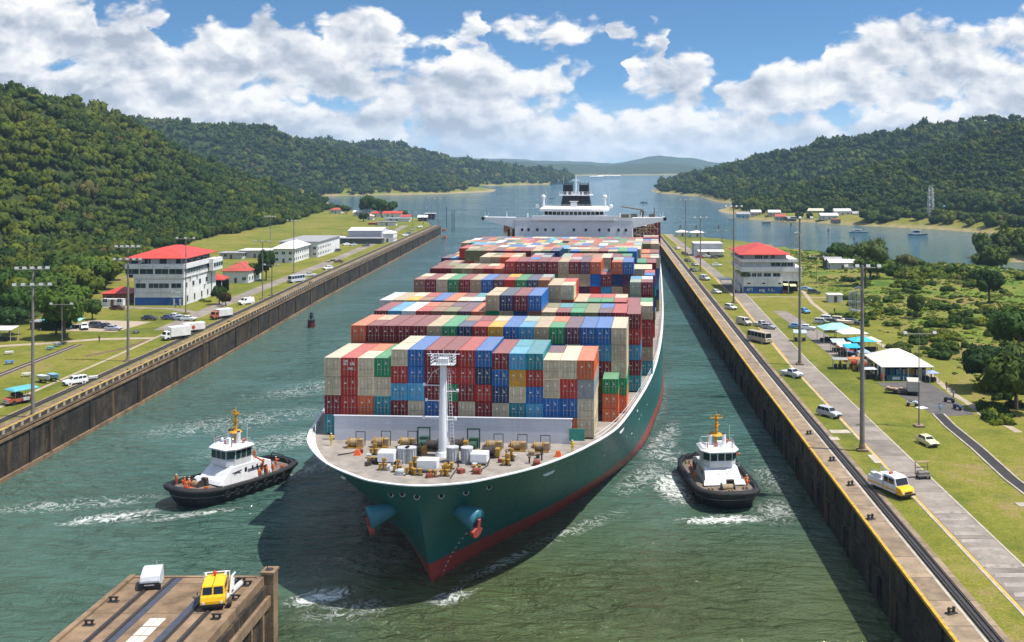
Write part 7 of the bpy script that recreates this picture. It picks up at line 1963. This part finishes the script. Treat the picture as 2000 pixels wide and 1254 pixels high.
def light_mast(px, py, top, label, n=4, arms=2, r=.33, cage=False):
    g = P(px, py, 8.03); H = (py - top) * g.y / F
    t = thing('light_mast', label, 'light mast', g, random.uniform(-.2, .2))
    MB().cbox((0, 0, .15), (1.6, 1.6, .3)).cyl((0, 0, .3), (0, 0, .9), r * 1.3, n=10).build('base', CONC, t)
    MB().cyl((0, 0, .3), (0, 0, H), r, r * .55, n=12).build('pole', POLE, t)
    for k in range(arms):
        z = H - .4 - k * 3.0; L = 2.6 if k == 0 else 3.0
        a = MB(); a.cyl((-L, 0, z), (L, 0, z), .09, n=6); a.build('crossarm', POLE, t)
        for q in range(n):
            x = -L + 2 * L * q / (n - 1); b = MB(); b.cyl((x, -.05, z), (x, -.05, z + .35), .05, n=5); b.cbox((x, -.3, z + .25), (.62, .5, .5), rx=-.5); b.build('lamp', LMP, t)
    if cage:
        b = MB(); z = H - 5.0
        for k in range(10):
            a_ = math.pi * 2 * k / 10; b.cyl((-1.2 + .9 * math.cos(a_), .9 * math.sin(a_), z - 2.2), (-1.2 + .9 * math.cos(a_), .9 * math.sin(a_), z + .6), .05, n=4)
        for zz in (-2.2, -.8, .6): b.tube([(-1.2 + .9 * math.cos(a), .9 * math.sin(a), z + zz) for a in np.linspace(0, 6.2832, 11)], .07, 4)
        b.cyl((-1.2, 0, z - 2.3), (-1.2, 0, z - 2.2), 1.0, n=12); b.build('lamp_cage', LMP, t)
        b = MB(); b.tube([(0, 0, z - 1), (.1, 0, z + .8), (-.4, 0, z + 1.5), (-1.2, 0, z + 1.2)], .22, 7); b.build('bracket', LMP, t)
    return t


def masts():
    light_mast(64, 815, 522, 'tall light mast with double crossarms nearest the left edge', 5)
    light_mast(250, 705, 480, 'tall light mast in front of the left side of the west control building', 5)
    light_mast(121, 671, 592, 'short thin lamp post by the siding track', 2, 1, .14)
    light_mast(363, 612, 464, 'thin light mast before the right corner of the west control building', 3, 1, .2)
    light_mast(513, 584, 470, 'thin light mast on the verge right of the red roofed annex', 3, 1, .2)
    light_mast(574, 533, 430, 'light mast standing in front of the white roofed office', 4, 1, .24)
    light_mast(528, 500, 422, 'light mast behind the office with its lamps against the forest', 5, 1, .24)
    light_mast(531, 577, 516, 'stubby dark post beside the west service road', 2, 1, .22)
    light_mast(745, 455, 430, 'short lamp post behind the warehouse', 2, 1, .18)
    light_mast(806, 449, 414, 'lamp post near the far end of the west wall', 2, 1, .2)
    light_mast(856, 437, 388, 'tallest thin mast at the tip of the west wall', 2, 1, .2)
    light_mast(843, 436, 386, 'thin mast left of the tallest one at the tip of the west wall', 2, 1, .18)
    light_mast(827, 437, 406, 'shorter thin mast farther left at the tip of the west wall', 2, 1, .18)
    light_mast(1684, 880, 518, 'thick light mast with caged lamps nearest on the east bank', 4, 1, .42, True)
    light_mast(1562, 712, 424, 'second tall light mast of the east bank beside the market street', 3, 1, .36, True)
    light_mast(1433, 592, 402, 'light mast in front of the left side of the east control building', 4, 1, .34)
    light_mast(1368, 530, 424, 'light mast in front of the white shed', 3, 1, .3)
    light_mast(1339, 500, 390, 'light mast at the far end of the east bank left of the white shed', 3, 1, .3)
    light_mast(1795, 833, 648, 'thin lamp post with twin lamps beside the dark lot', 2, 1, .13)
    light_mast(1595, 552, 500, 'thin post on the lawn right of the east control building', 2, 1, .12)
    light_mast(1410, 474, 450, 'teal signal post on the shore behind the white shed', 2, 1, .2)
    for px, py, top, lab in ((883, 451, 412, 'taller of the two dark mooring piles in the water off the west wall'), (887, 450, 410, 'right one of the two dark mooring piles in the water off the west wall'), (872, 442, 404, 'single dark pile behind the west wall tip')):
        g = P(px, py, 0); t = thing('mooring_pile', lab, 'mooring pile', g); H = (py - top) * g.y / F; MB().cyl((0, 0, -3), (0, 0, H), .32, .26, n=10).build('pile', WIND, t); MB().cyl((0, 0, H), (0, 0, H + .4), .4, .1, n=10).build('pile_cap', WIND, t)
    # red and white lattice tower on the far shore
    p = P(1818, 429, 6); z = float(height(p.x, p.y)); p.z = z - .3; H = 26.5
    t = thing('lattice_tower', 'slim pale lattice radio tower rising before the wooded hill on the right', 'radio tower', p)
    b = MB(); h0, h1 = 2.6, 1.5
    for k in range(10):
        a, c = h0 + (h1 - h0) * k / 10, h0 + (h1 - h0) * (k + 1) / 10; z0, z1 = H * k / 10, H * (k + 1) / 10
        for sx, sy in ((-1, -1), (1, -1), (1, 1), (-1, 1)):
            b.cyl((sx * a, sy * a, z0), (sx * c, sy * c, z1), .22, n=4)
            ex, ey = (-sy, sx); b.cyl((sx * a, sy * a, z0), (ex * c, ey * c, z1), .13, n=4); b.cyl((sx * c, sy * c, z1), (ex * c, ey * c, z1), .13, n=4)
    b.build('lattice', mat('pale tower steel', (.62, .6, .58), .5, .1, .3), t)
    b = MB()
    for x in (-1.2, 0, 1.2): b.cyl((x, 0, H), (x, 0, H + 2.5), .14, n=5)
    for zz in (12, 18, 24): b.cyl((-1.6, -1.9, zz), (-1.6, -2.1, zz), .8, n=12); b.cyl((1.7, -1.9, zz - 2), (1.7, -2.1, zz - 2), .6, n=12)
    b.build('antenna', SHW, t)
# ---------------------------------------------------------------- vegetation
def leaf_material(key, src):
    m = bpy.data.materials.new(key); m.use_nodes = True; t = NT(m.node_tree)
    base = t.node('ShaderNodeObjectInfo').outputs['Color'] if src == 'object' else t.node('ShaderNodeAttribute', attribute_name=src).outputs['Color']
    p = t.node('ShaderNodeNewGeometry').outputs['Position']
    n = t.noise(p, .9, 4, .65); f = t.mr(n, .28, .72, .62, 1.35, False)
    c = t.mix(1, base, t.comb(f, f, t.m('MULTIPLY', f, .8)), 'MULTIPLY')
    b = t.node('ShaderNodeBsdfPrincipled', {'Base Color': c, 'Roughness': .7, 'Specular IOR Level': .12})
    tr = t.node('ShaderNodeBsdfTranslucent', {'Color': t.mix(1, c, (1.1, 1.25, .5), 'MULTIPLY')})
    mx = t.node('ShaderNodeMixShader', {0: .18, 1: b.outputs[0], 2: tr.outputs[0]})
    o = t.node('ShaderNodeOutputMaterial'); t.l.new(mx.outputs[0], o.inputs[0]); return m


LEAFO = leaf_material('leaves', 'object'); LEAFA = leaf_material('forest leaves', 'tint')
LEAFM = mat('potted leaves', (.04, .09, .02), .8, .4, 4)
BARK = mat('bark', (.11, .085, .06), .9, .35, 2)


def crown(seed, lumps, cards, flat=.72, sub=2, spread=.62, csize=.17, ragged=.22, lr=(.27, .46)):
    """leafy crown of unit radius: ragged clumps with loose leaf sprays between and round them; base at z = 0"""
    r = random.Random(seed); V, Fc = [], []
    iv, if_ = ICO[sub]
    cs = []
    for k in range(lumps):
        a = r.uniform(0, 6.283); q = spread * math.sqrt(r.random()); z = flat * (.45 + r.uniform(-.22, .38) * (1.25 - q))
        cs.append((q * math.cos(a), q * math.sin(a), z, r.uniform(*lr)))
    for cx, cy, cz, rr in cs:
        b = len(V); ph = Vector((r.random() * 40, r.random() * 40, 0))
        for v in iv:
            p = Vector(v); k = 1 + ragged * 2.2 * mnoise.noise(p * 2.1 + ph) + r.uniform(-ragged, ragged) * .6
            V.append((cx + p.x * rr * k, cy + p.y * rr * k, cz + p.z * rr * k * .8))
        Fc += [tuple(b + i for i in f) for f in if_]
    for k in range(cards):
        cx, cy, cz, rr = r.choice(cs); d = Vector((r.gauss(0, 1), r.gauss(0, 1), r.gauss(.35, 1))).normalized(); c = Vector((cx, cy, cz)) + Vector((d.x, d.y, d.z * .85)) * rr * r.uniform(.9, 1.28)
        n = (d + Vector((r.gauss(0, .6), r.gauss(0, .6), r.gauss(.2, .6)))).normalized(); a = n.orthogonal().normalized(); a.rotate(Matrix.Rotation(r.uniform(0, 6.28), 3, n)); e = n.cross(a); s = csize * r.uniform(.5, 1.2)
        b = len(V); V += [tuple(c - a * s), tuple(c + e * s * .55), tuple(c + a * s), tuple(c - e * s * .55)]; Fc += [(b, b + 1, b + 2), (b, b + 2, b + 3)]
    return np.array(V, np.float32), np.array(Fc, np.int32)


CROWNS = [crown(s, 9, 130, sub=2) for s in range(6)]
CROWNS_FAR = [crown(40 + s, 5, 26, sub=1, ragged=.3, csize=.26) for s in range(6)]


def tri_mesh(name, V, Fc, m, tint=None):
    me = bpy.data.meshes.new(name); me.vertices.add(len(V)); me.vertices.foreach_set('co', V.astype(np.float32).ravel())
    me.loops.add(Fc.size); me.loops.foreach_set('vertex_index', Fc.ravel().astype(np.int32)); me.polygons.add(len(Fc)); me.polygons.foreach_set('loop_start', np.arange(0, Fc.size, 3, dtype=np.int32))
    me.update(calc_edges=True); me.materials.append(m)
    if tint is not None: a = me.color_attributes.new('tint', 'FLOAT_COLOR', 'POINT'); a.data.foreach_set('color', tint.astype(np.float32).ravel())
    return me


def forest_tint(u, v):
    """leaf colours from dark blue green to yellow green, a few brownish or pale crowns"""
    dark, mid, lite, brn = np.array((.022, .048, .009)), np.array((.052, .084, .011)), np.array((.108, .128, .014)), np.array((.11, .10, .035))
    c = np.where(u[:, None] < .5, dark + (mid - dark) * (u[:, None] * 2), mid + (lite - mid) * (u[:, None] * 2 - 1))
    return np.where(v[:, None] > .98, brn, c)


def forest():
    r = np.random.default_rng(3); pts = []
    for (X0, X1, Y0, Y1, sp) in ((-720, -160, 330, 1480, 6.9), (-1300, -250, 1560, 2350, 11.5), (-1000, -60, 2350, 3560, 16), (90, 700, 700, 1560, 7.8), (60, 1300, 1560, 2900, 13), (165, 330, 100, 700, 7.5)):
        gx, gy = np.meshgrid(np.arange(X0, X1, sp), np.arange(Y0, Y1, sp)); n = gx.size
        x = gx.ravel() + r.uniform(-.5, .5, n) * sp; y = gy.ravel() + r.uniform(-.5, .5, n) * sp
        pts.append(np.stack([x, y, np.full(n, sp)], 1))
    p = np.concatenate(pts); x, y, sp = p.T
    hill = np.full(x.shape, -20.0)
    for rg in RIDGES: hill = np.maximum(hill, ridge_h(x, y, rg))
    z = height(x, y); edge = sinnoise(x * 2.2, y * 2.2)
    lim = np.where(x < 0, np.where(y < 1150, 10.0, 2.8), np.where(y < 690, 9.5, 3.2))
    px = CX + F * x / y
    wood = (x < 0) & (y < 1150) & (x < xW(y) + edge * 3)
    vil = np.array([[P(a, b, 2.5).x, P(a, b, 2.5).y] for a, b in ((1452, 423), (1477, 422), (1513, 425), (1525, 428), (1591, 424), (1620, 430), (1646, 429), (1634, 434), (1674, 426), (1546, 429), (1838, 429), (1818, 429))])
    nearv = np.zeros(len(x), bool)
    for vx, vy in vil: nearv |= (np.abs(x - vx) < 11) & (y < vy + 14) & (y > vy - 45)
    shelf = (x > 0) & (y >= 690) & (y < 1250) & (x < 700) & (hill < 9.5)
    lim = np.where(shelf & (nearv | (r.random(len(x)) < .45)), 99, lim); lim = np.where((x > 215) & (y > 540) & (y < 690), 3.0, lim)
    k = ((hill > lim + edge * .9) | wood) & (px > -90) & (px < 2090) & (z > 1.2)
    x, y, z, sp, px, edge = x[k], y[k], z[k], sp[k], px[k], edge[k]
    n = len(x); rad = sp * r.uniform(.5, .92, n) * np.where(r.random(n) > .91, 1.45, 1); ht = rad * r.uniform(.8, 1.45, n)
    # leave out what no view from here can show (behind a ridge)
    o = np.argsort(y); keep = np.zeros(n, bool); sky = np.full(460, 1e9)
    for i in o:
        b = int((px[i] + 90) // 5); w = max(1, int(rad[i] * F / y[i] / 5)); top = CY - F * (z[i] + ht[i] * 1.3 - CAMZ) / y[i]; base = CY - F * (z[i] + 1 - CAMZ) / y[i]
        seg = sky[max(0, b - w // 2):b + w // 2 + 1]
        if top < seg.max() + 14 * min(1, 600 / y[i]) + 3: keep[i] = True
        sky[b] = min(sky[b], base)
    x, y, z, sp, rad, ht, edge = x[keep], y[keep], z[keep], sp[keep], rad[keep], ht[keep], edge[keep]; n = len(x)
    u = np.clip(np.where(y < 900, .46, .34) + edge * .16 + r.normal(0, .30, n), 0, 1); u = np.where((x < 0) & (y < 900), np.clip(u + .10 * np.sin(x * .02 + y * .013), 0, 1), u)
    u = np.clip(u + .22 * sinnoise(x * 1.3 + 40, y * 1.3), 0, 1)
    tint = forest_tint(u, r.random(n)) * r.uniform(.62, 1.02, n)[:, None]
    rot = r.uniform(0, 6.283, n)
    # the trees that show largest stand on their own
    big = np.argsort(-(rad / y))[:225]; ind = np.zeros(n, bool); ind[big] = True
    CR = [tri_mesh('crown', v * np.array((1, 1, 1.15)), f, LEAFO) for v, f in CROWNS]
    TRK = []
    for s in range(3):
        rr = random.Random(s); b = MB(); b.cyl((0, 0, -.35), (.02, .01, .3), .06, .04, n=7)
        for q in range(5):
            a = q * 1.257 + rr.random(); b.cyl((.015, .01, .2 + .02 * q), (.38 * math.cos(a), .38 * math.sin(a), .48 + rr.random() * .15), .028, .01, n=5)
        TRK.append(b.mesh('trunk', BARK))
    for i in np.where(ind)[0]:
        t = thing('forest_tree', '', 'tree', (x[i], y[i], z[i]), rot[i]); west = x[i] < 0
        t['label'] = 'broad leafy tree at the foot of the wooded west hill' if west else 'broad leafy tree in the woods at the right edge and foot of the east hill'
        t['group'] = 'forest trees on the west hill' if west else 'forest trees on the east side'
        t.scale = (rad[i],) * 3; ti = int(r.integers(0, 6))
        link_mesh('trunk', TRK[ti % 3], t)
        c = link_mesh('crown', CR[ti], t); c.location = (0, 0, .12); c.scale = (1, 1, ht[i] / rad[i]); c.color = (*[float(q) for q in tint[i]], 1)
    for name, lab, sel in (('forest', 'dense forest covering the hill on the left bank', (x < 0) & (y < 1500)), ('forest', 'forest on the hills across the lake on the left', (x < 0) & (y >= 1500)), ('forest', 'dense forest covering the hills on the right side of the lake', x >= 0)):
        VV, FF, TT = [], [], []; base = 0
        for far in (False, True):
            tm = CROWNS_FAR if far else CROWNS
            s_ = sel & ~ind & ((y > 1050) == far); ids = np.where(s_)[0]; which = r.integers(0, 6, len(ids))
            for k in range(6):
                q = ids[which == k]
                if not len(q): continue
                v, f = tm[k]; ca, sa = np.cos(rot[q])[:, None], np.sin(rot[q])[:, None]
                X = (v[:, 0] * ca - v[:, 1] * sa) * rad[q][:, None] + x[q][:, None]; Y = (v[:, 0] * sa + v[:, 1] * ca) * rad[q][:, None] + y[q][:, None]; Z = v[:, 2] * ht[q][:, None] * 1.15 + z[q][:, None] + rad[q][:, None] * .02
                VV.append(np.stack([X, Y, Z], -1).reshape(-1, 3)); FF.append((f[None] + (np.arange(len(q)) * len(v))[:, None, None] + base).reshape(-1, 3)); base += len(q) * len(v)
                TT.append(np.repeat(np.concatenate([tint[q], np.ones((len(q), 1))], 1), len(v), axis=0))
        V = np.concatenate(VV); tag(link_mesh(name, tri_mesh(name, V, np.concatenate(FF), LEAFA, np.concatenate(TT))), lab, 'forest', kind='stuff')
    print('forest trees', n)
    # trees of the banks and lawns
    BIG = [tri_mesh('crown', *crown(70 + s, 24, 1500, sub=2, csize=.085, ragged=.34, lr=(.16, .32)), LEAFO) for s in range(3)]
    AIRY = [tri_mesh('crown', *crown(90 + s, 7, 420, sub=1, spread=.8, csize=.09, flat=.5, ragged=.4), LEAFO) for s in range(2)]

    def tree(px, py, R_, H, label, col, airy=False, name='shade_tree', zb=None, trunk=.38, sq=1.0):
        g = P(px, py, 8.0); g.z = float(height(g.x, g.y)) if zb is None else zb; t = thing(name, label, 'tree', g, random.uniform(0, 6))
        zc = H * trunk; b = MB(); rr = random.Random(px)
        b.cyl((0, 0, -.3), (.1, .05, zc * .9), .045 * R_ + .1, .03 * R_ + .06, n=9)
        for q in range(6):
            a = q * 1.05 + rr.random(); e = Vector((.55 * R_ * math.cos(a), .55 * R_ * math.sin(a), zc + (H - zc) * .45)); b.cyl((.1, .05, zc * (.7 + .04 * q)), e, .022 * R_ + .04, .02, n=6)
            b.cyl(e * .75 + Vector((0, 0, zc * .2)), e + Vector((.3 * math.cos(a + 1), .3 * math.sin(a + 1), .3)) * (R_ * .5), .02 * R_, .01, n=5)
        b.build('trunk', BARK, t)
        c = link_mesh('crown', random.choice(AIRY if airy else BIG), t); c.location = (0, 0, zc * .8); c.scale = (R_, R_, (H - zc * .8) / .95 * sq); c.color = (*col, 1)
    DG, MG, LG = (.040, .080, .016), (.07, .118, .02), (.1, .13, .02)
    for k, (px, py, R_, H) in enumerate(((205, 566, 8, 15), (172, 572, 8.5, 16), (140, 590, 8, 15), (108, 600, 7.5, 13), (222, 548, 6.5, 12), (82, 588, 7, 14), (150, 612, 6, 10), (28, 598, 8, 15))): tree(px, py, R_, H, ('light green spreading tree standing left of the orange shed', 'tall light green tree second from the orange shed', 'light green tree behind the big spreading tree', 'leafy tree behind the left part of the car park', 'smaller light green tree just behind the orange shed', 'tall leafy tree between the two left masts', 'low leafy tree at the back of the car park', 'tall leafy tree behind the dark one at the left edge')[k], (LG, MG, LG, MG, LG, DG, MG, DG)[k])
    for a in ((125, 660, 9, 15, 'big spreading tree standing by the short lamp post on the west lawn', MG), (45, 632, 7.5, 13, 'tall tree at the left edge beside the teal canopy', DG), (20, 655, 5.5, 9, 'dark tree in front of the tall one at the left edge', (.03, .065, .022)), (180, 625, 3.2, 7, 'small round tree right of the big spreading tree', DG), (110, 655, 5, 6, 'dark rounded tree behind the cars at the teal canopy', (.02, .045, .014)),
              (62, 622, 6, 13, 'slender tree with bare branches behind the left mast', MG), (428, 595, 3.4, 7, 'tree with drooping crown under the red carport', (.03, .055, .016)), (441, 598, 2.2, 5, 'dark rusty shrub tree by the west service road', (.05, .028, .018)), (520, 548, 4.6, 14, 'narrow tree in front of the low office wing', (.035, .07, .02)), (497, 548, 5, 8, 'rounded tree left of the narrow one before the low office wing', MG),
              (470, 540, 5, 6, 'low leafy tree behind the red roofed annex', MG), (722, 421, 11, 21, 'tallest tree of the clump at the far end of the west bank', DG), (740, 422, 10, 17, 'broad tree in the middle of the clump at the far end of the west bank', DG), (757, 423, 11, 16, 'tree at the right of the clump at the far end of the west bank', (.04, .075, .018)), (676, 418, 6, 9, 'dark tree beside the cottage at the forest edge', DG), (710, 433, 6, 8, 'dark bushy tree before the pink roofed cottage', (.022, .045, .014)), (668, 414, 5, 8, 'tree behind the cottage at the forest edge', DG), (787, 424, 6, 7, 'round tree right of the red roofed long house', DG),
              (1639, 506, 7.5, 11, 'round topped tree on the lake shore right of the east control building', DG), (1700, 545, 8, 12, 'broad tree of the shore belt below the airy tall trees', MG), (1935, 520, 10, 15, 'broad rounded tree at the left of the inlet', (.06, .09, .02)), (1932, 590, 6.5, 12, 'upright dark tree in the right part of the meadow', (.03, .06, .016)), (1790, 622, 3.4, 8, 'lone small tree on the brown meadow mound', (.05, .08, .02)),
              (1932, 762, 7.5, 10, 'large dark round tree at the right edge above the lawn', (.02, .045, .012)), (1985, 800, 8, 12, 'broad tree cut by the right edge above the lawn', (.06, .09, .018)), (1990, 690, 9, 13, 'dark tree cut by the right edge beside the palm', DG)): tree(*a)
    for a in ((1690, 560, 7, 21, 'tall airy tree left of two in the shore belt', (.07, .10, .03)), (1713, 540, 5.5, 21, 'airy tree with a flat top right of two in the shore belt', (.06, .09, .03)), (1768, 545, 4, 13, 'thin bare looking tree in the shore belt', (.09, .10, .04)), (1750, 765 - 60, 3, 5, 'small airy tree behind the market hall', (.05, .07, .02))): tree(*a, True, trunk=.62, sq=.75)
    # a palm at the right edge
    g = P(1978, 735, 8); g.z = float(height(g.x, g.y)); t = thing('palm_tree', 'palm tree with arching fronds at the right edge of the meadow', 'palm', g); b = MB(); b.cyl((0, 0, 0), (.4, 0, 6.5), .25, .17, n=9); b.build('trunk', BARK, t)
    b = MB()
    for k in range(16):
        a = k * .393 + random.uniform(-.1, .1); up = random.uniform(.2, 1.4); prev = None
        for q in range(7):
            s = q / 6; rr = 3.2 * s; zz = 6.5 + up * math.sin(s * 2.6) * 1.2 - 1.5 * s * s; w = .35 * math.sin(.25 + s * 2.7) + .03
            c = Vector((.4 + rr * math.cos(a), rr * math.sin(a), zz)); n = Vector((-math.sin(a), math.cos(a), 0)) * w; cur = (c - n + Vector((0, 0, -.25 * w)), c, c + n + Vector((0, 0, -.25 * w)))
            if prev: b.face([prev[0], prev[1], cur[1], cur[0]]); b.face([prev[1], prev[2], cur[2], cur[1]])
            prev = cur
    c = b.build('crown', LEAFO, t); c.color = (.06, .09, .022, 1)
    # bushes: shore belt and meadow thickets, each a thing
    BU = [tri_mesh('bush', *crown(110 + s, 8, 260, sub=2, flat=.62, csize=.16, spread=.75, ragged=.28), LEAFO) for s in range(4)]
    rb = random.Random(8); bl = []
    for k in range(46): px = 1590 + k * 7.6 + rb.uniform(-5, 5); bl.append((px, 497 + (px - 1590) * .125 + rb.uniform(-3, 8), rb.uniform(2.2, 4.6), 'leafy bush of the shore belt along the east bank'))
    for k in range(26): px = 1655 + k * 11 + rb.uniform(-6, 6); bl.append((px, 508 + (px - 1655) * .13 + rb.uniform(-4, 12), rb.uniform(4.2, 7.0), 'tall leafy thicket of the shore belt along the east bank'))
    for cx, cy, rx, ry, n_ in ((1690, 592, 34, 9, 14), (1670, 625, 42, 14, 13), (1770, 560, 60, 12, 14), (1900, 610, 60, 14, 14), (1790, 660, 40, 12, 10), (1950, 640, 45, 20, 12), (1950, 800, 40, 30, 12), (1905, 545, 60, 8, 12), (1860, 680, 50, 14, 8)):
        for k in range(n_): bl.append((rb.gauss(cx, rx * .6), rb.gauss(cy, ry * .6), rb.uniform(1.3, 3.0), 'rounded bush in the wild meadow thickets of the east bank'))
    for k in range(150):
        px = rb.uniform(1640, 2010); py = rb.uniform(548, 706)
        if mnoise.noise(Vector((px * .022, py * .045, 3))) > .02 and px > 1645 + max(0, py - 600) * 1.3: bl.append((px, py, rb.uniform(1.4, 3.4), 'rounded bush in the wild meadow thickets of the east bank'))
    for px, py in ((300, 592), (395, 588), (405, 590), (640, 512), (650, 510)): bl.append((px, py, 1.3, 'low bush on the west lawn beside a building'))
    for px, py, rr, lab in bl:
        if px > 2060: continue
        g = P(px, py, 8); zz = float(height(g.x, g.y))
        if zz < 3: continue
        o = link_mesh('bush', rb.choice(BU)); o.location = (g.x, g.y, zz - .3); o.rotation_euler = (0, 0, rb.uniform(0, 6.28)); o.scale = (rr, rr * rb.uniform(.8, 1.2), rr * rb.uniform(.7, 1.15))
        u = rb.random(); c = forest_tint(np.array([min(1, u * 1.05)]), np.array([rb.random()]))[0] * 1.05; o.color = (*[float(q) for q in c], 1); tag(o, lab, 'bush', lab.replace('leafy bush', 'bushes').replace('rounded bush', 'bushes').replace('low bush', 'bushes').replace('tall leafy thicket', 'thickets'))
    # knee high growth of the meadow: one mass of tufts
    tv, tf = crown(200, 3, 34, sub=1, flat=.5, csize=.3, spread=.8, ragged=.5); m = 15000; X = r.uniform(78, 215, m); Y = r.uniform(205, 560, m); Zs = height(X, Y); den = sinnoise(X * 5, Y * 5)
    k = (Zs > 6.5) & (den > -.7) & (CX + F * X / Y < 2080) & (X > 82 + 6 * den); X, Y, Zs, den = X[k], Y[k], Zs[k], den[k]; s = r.uniform(.45, 1.1, len(X)) * np.where(r.random(len(X)) > .9, 1.9, 1); a = r.uniform(0, 6.28, len(X)); ca, sa = np.cos(a)[:, None], np.sin(a)[:, None]
    VX = (tv[:, 0] * ca - tv[:, 1] * sa) * s[:, None] + X[:, None]; VY = (tv[:, 0] * sa + tv[:, 1] * ca) * s[:, None] + Y[:, None]; VZ = tv[:, 2] * s[:, None] * .7 + Zs[:, None] - .1
    u = np.clip(.62 + den * .2 + r.normal(0, .2, len(X)), 0, 1); tt = forest_tint(u, r.random(len(X)) * 1.06) * 1.35
    tag(link_mesh('undergrowth', tri_mesh('undergrowth', np.stack([VX, VY, VZ], -1).reshape(-1, 3), (tf[None] + (np.arange(len(X)) * len(tv))[:, None, None]).reshape(-1, 3), LEAFA, np.repeat(np.concatenate([tt, np.ones((len(X), 1))], 1), len(tv), 0))), 'knee high wild growth of the east bank meadow', 'undergrowth', kind='stuff')


forest()
west_buildings(); east_buildings(); masts()
def haze():
    m = bpy.data.materials.new('thin moist air'); m.use_nodes = True; t = NT(m.node_tree)
    v = t.node('ShaderNodeVolumePrincipled', {'Color': (.50, .73, 1.0), 'Density': 6.5e-5, 'Anisotropy': .0})
    o = t.node('ShaderNodeOutputMaterial'); t.l.new(v.outputs[0], o.inputs['Volume'])
    b = MB(); b.box(-6500, 6500, -400, 9700, -25, 230); ob = b.build('haze', m); tag(ob, kind='stuff')


haze()
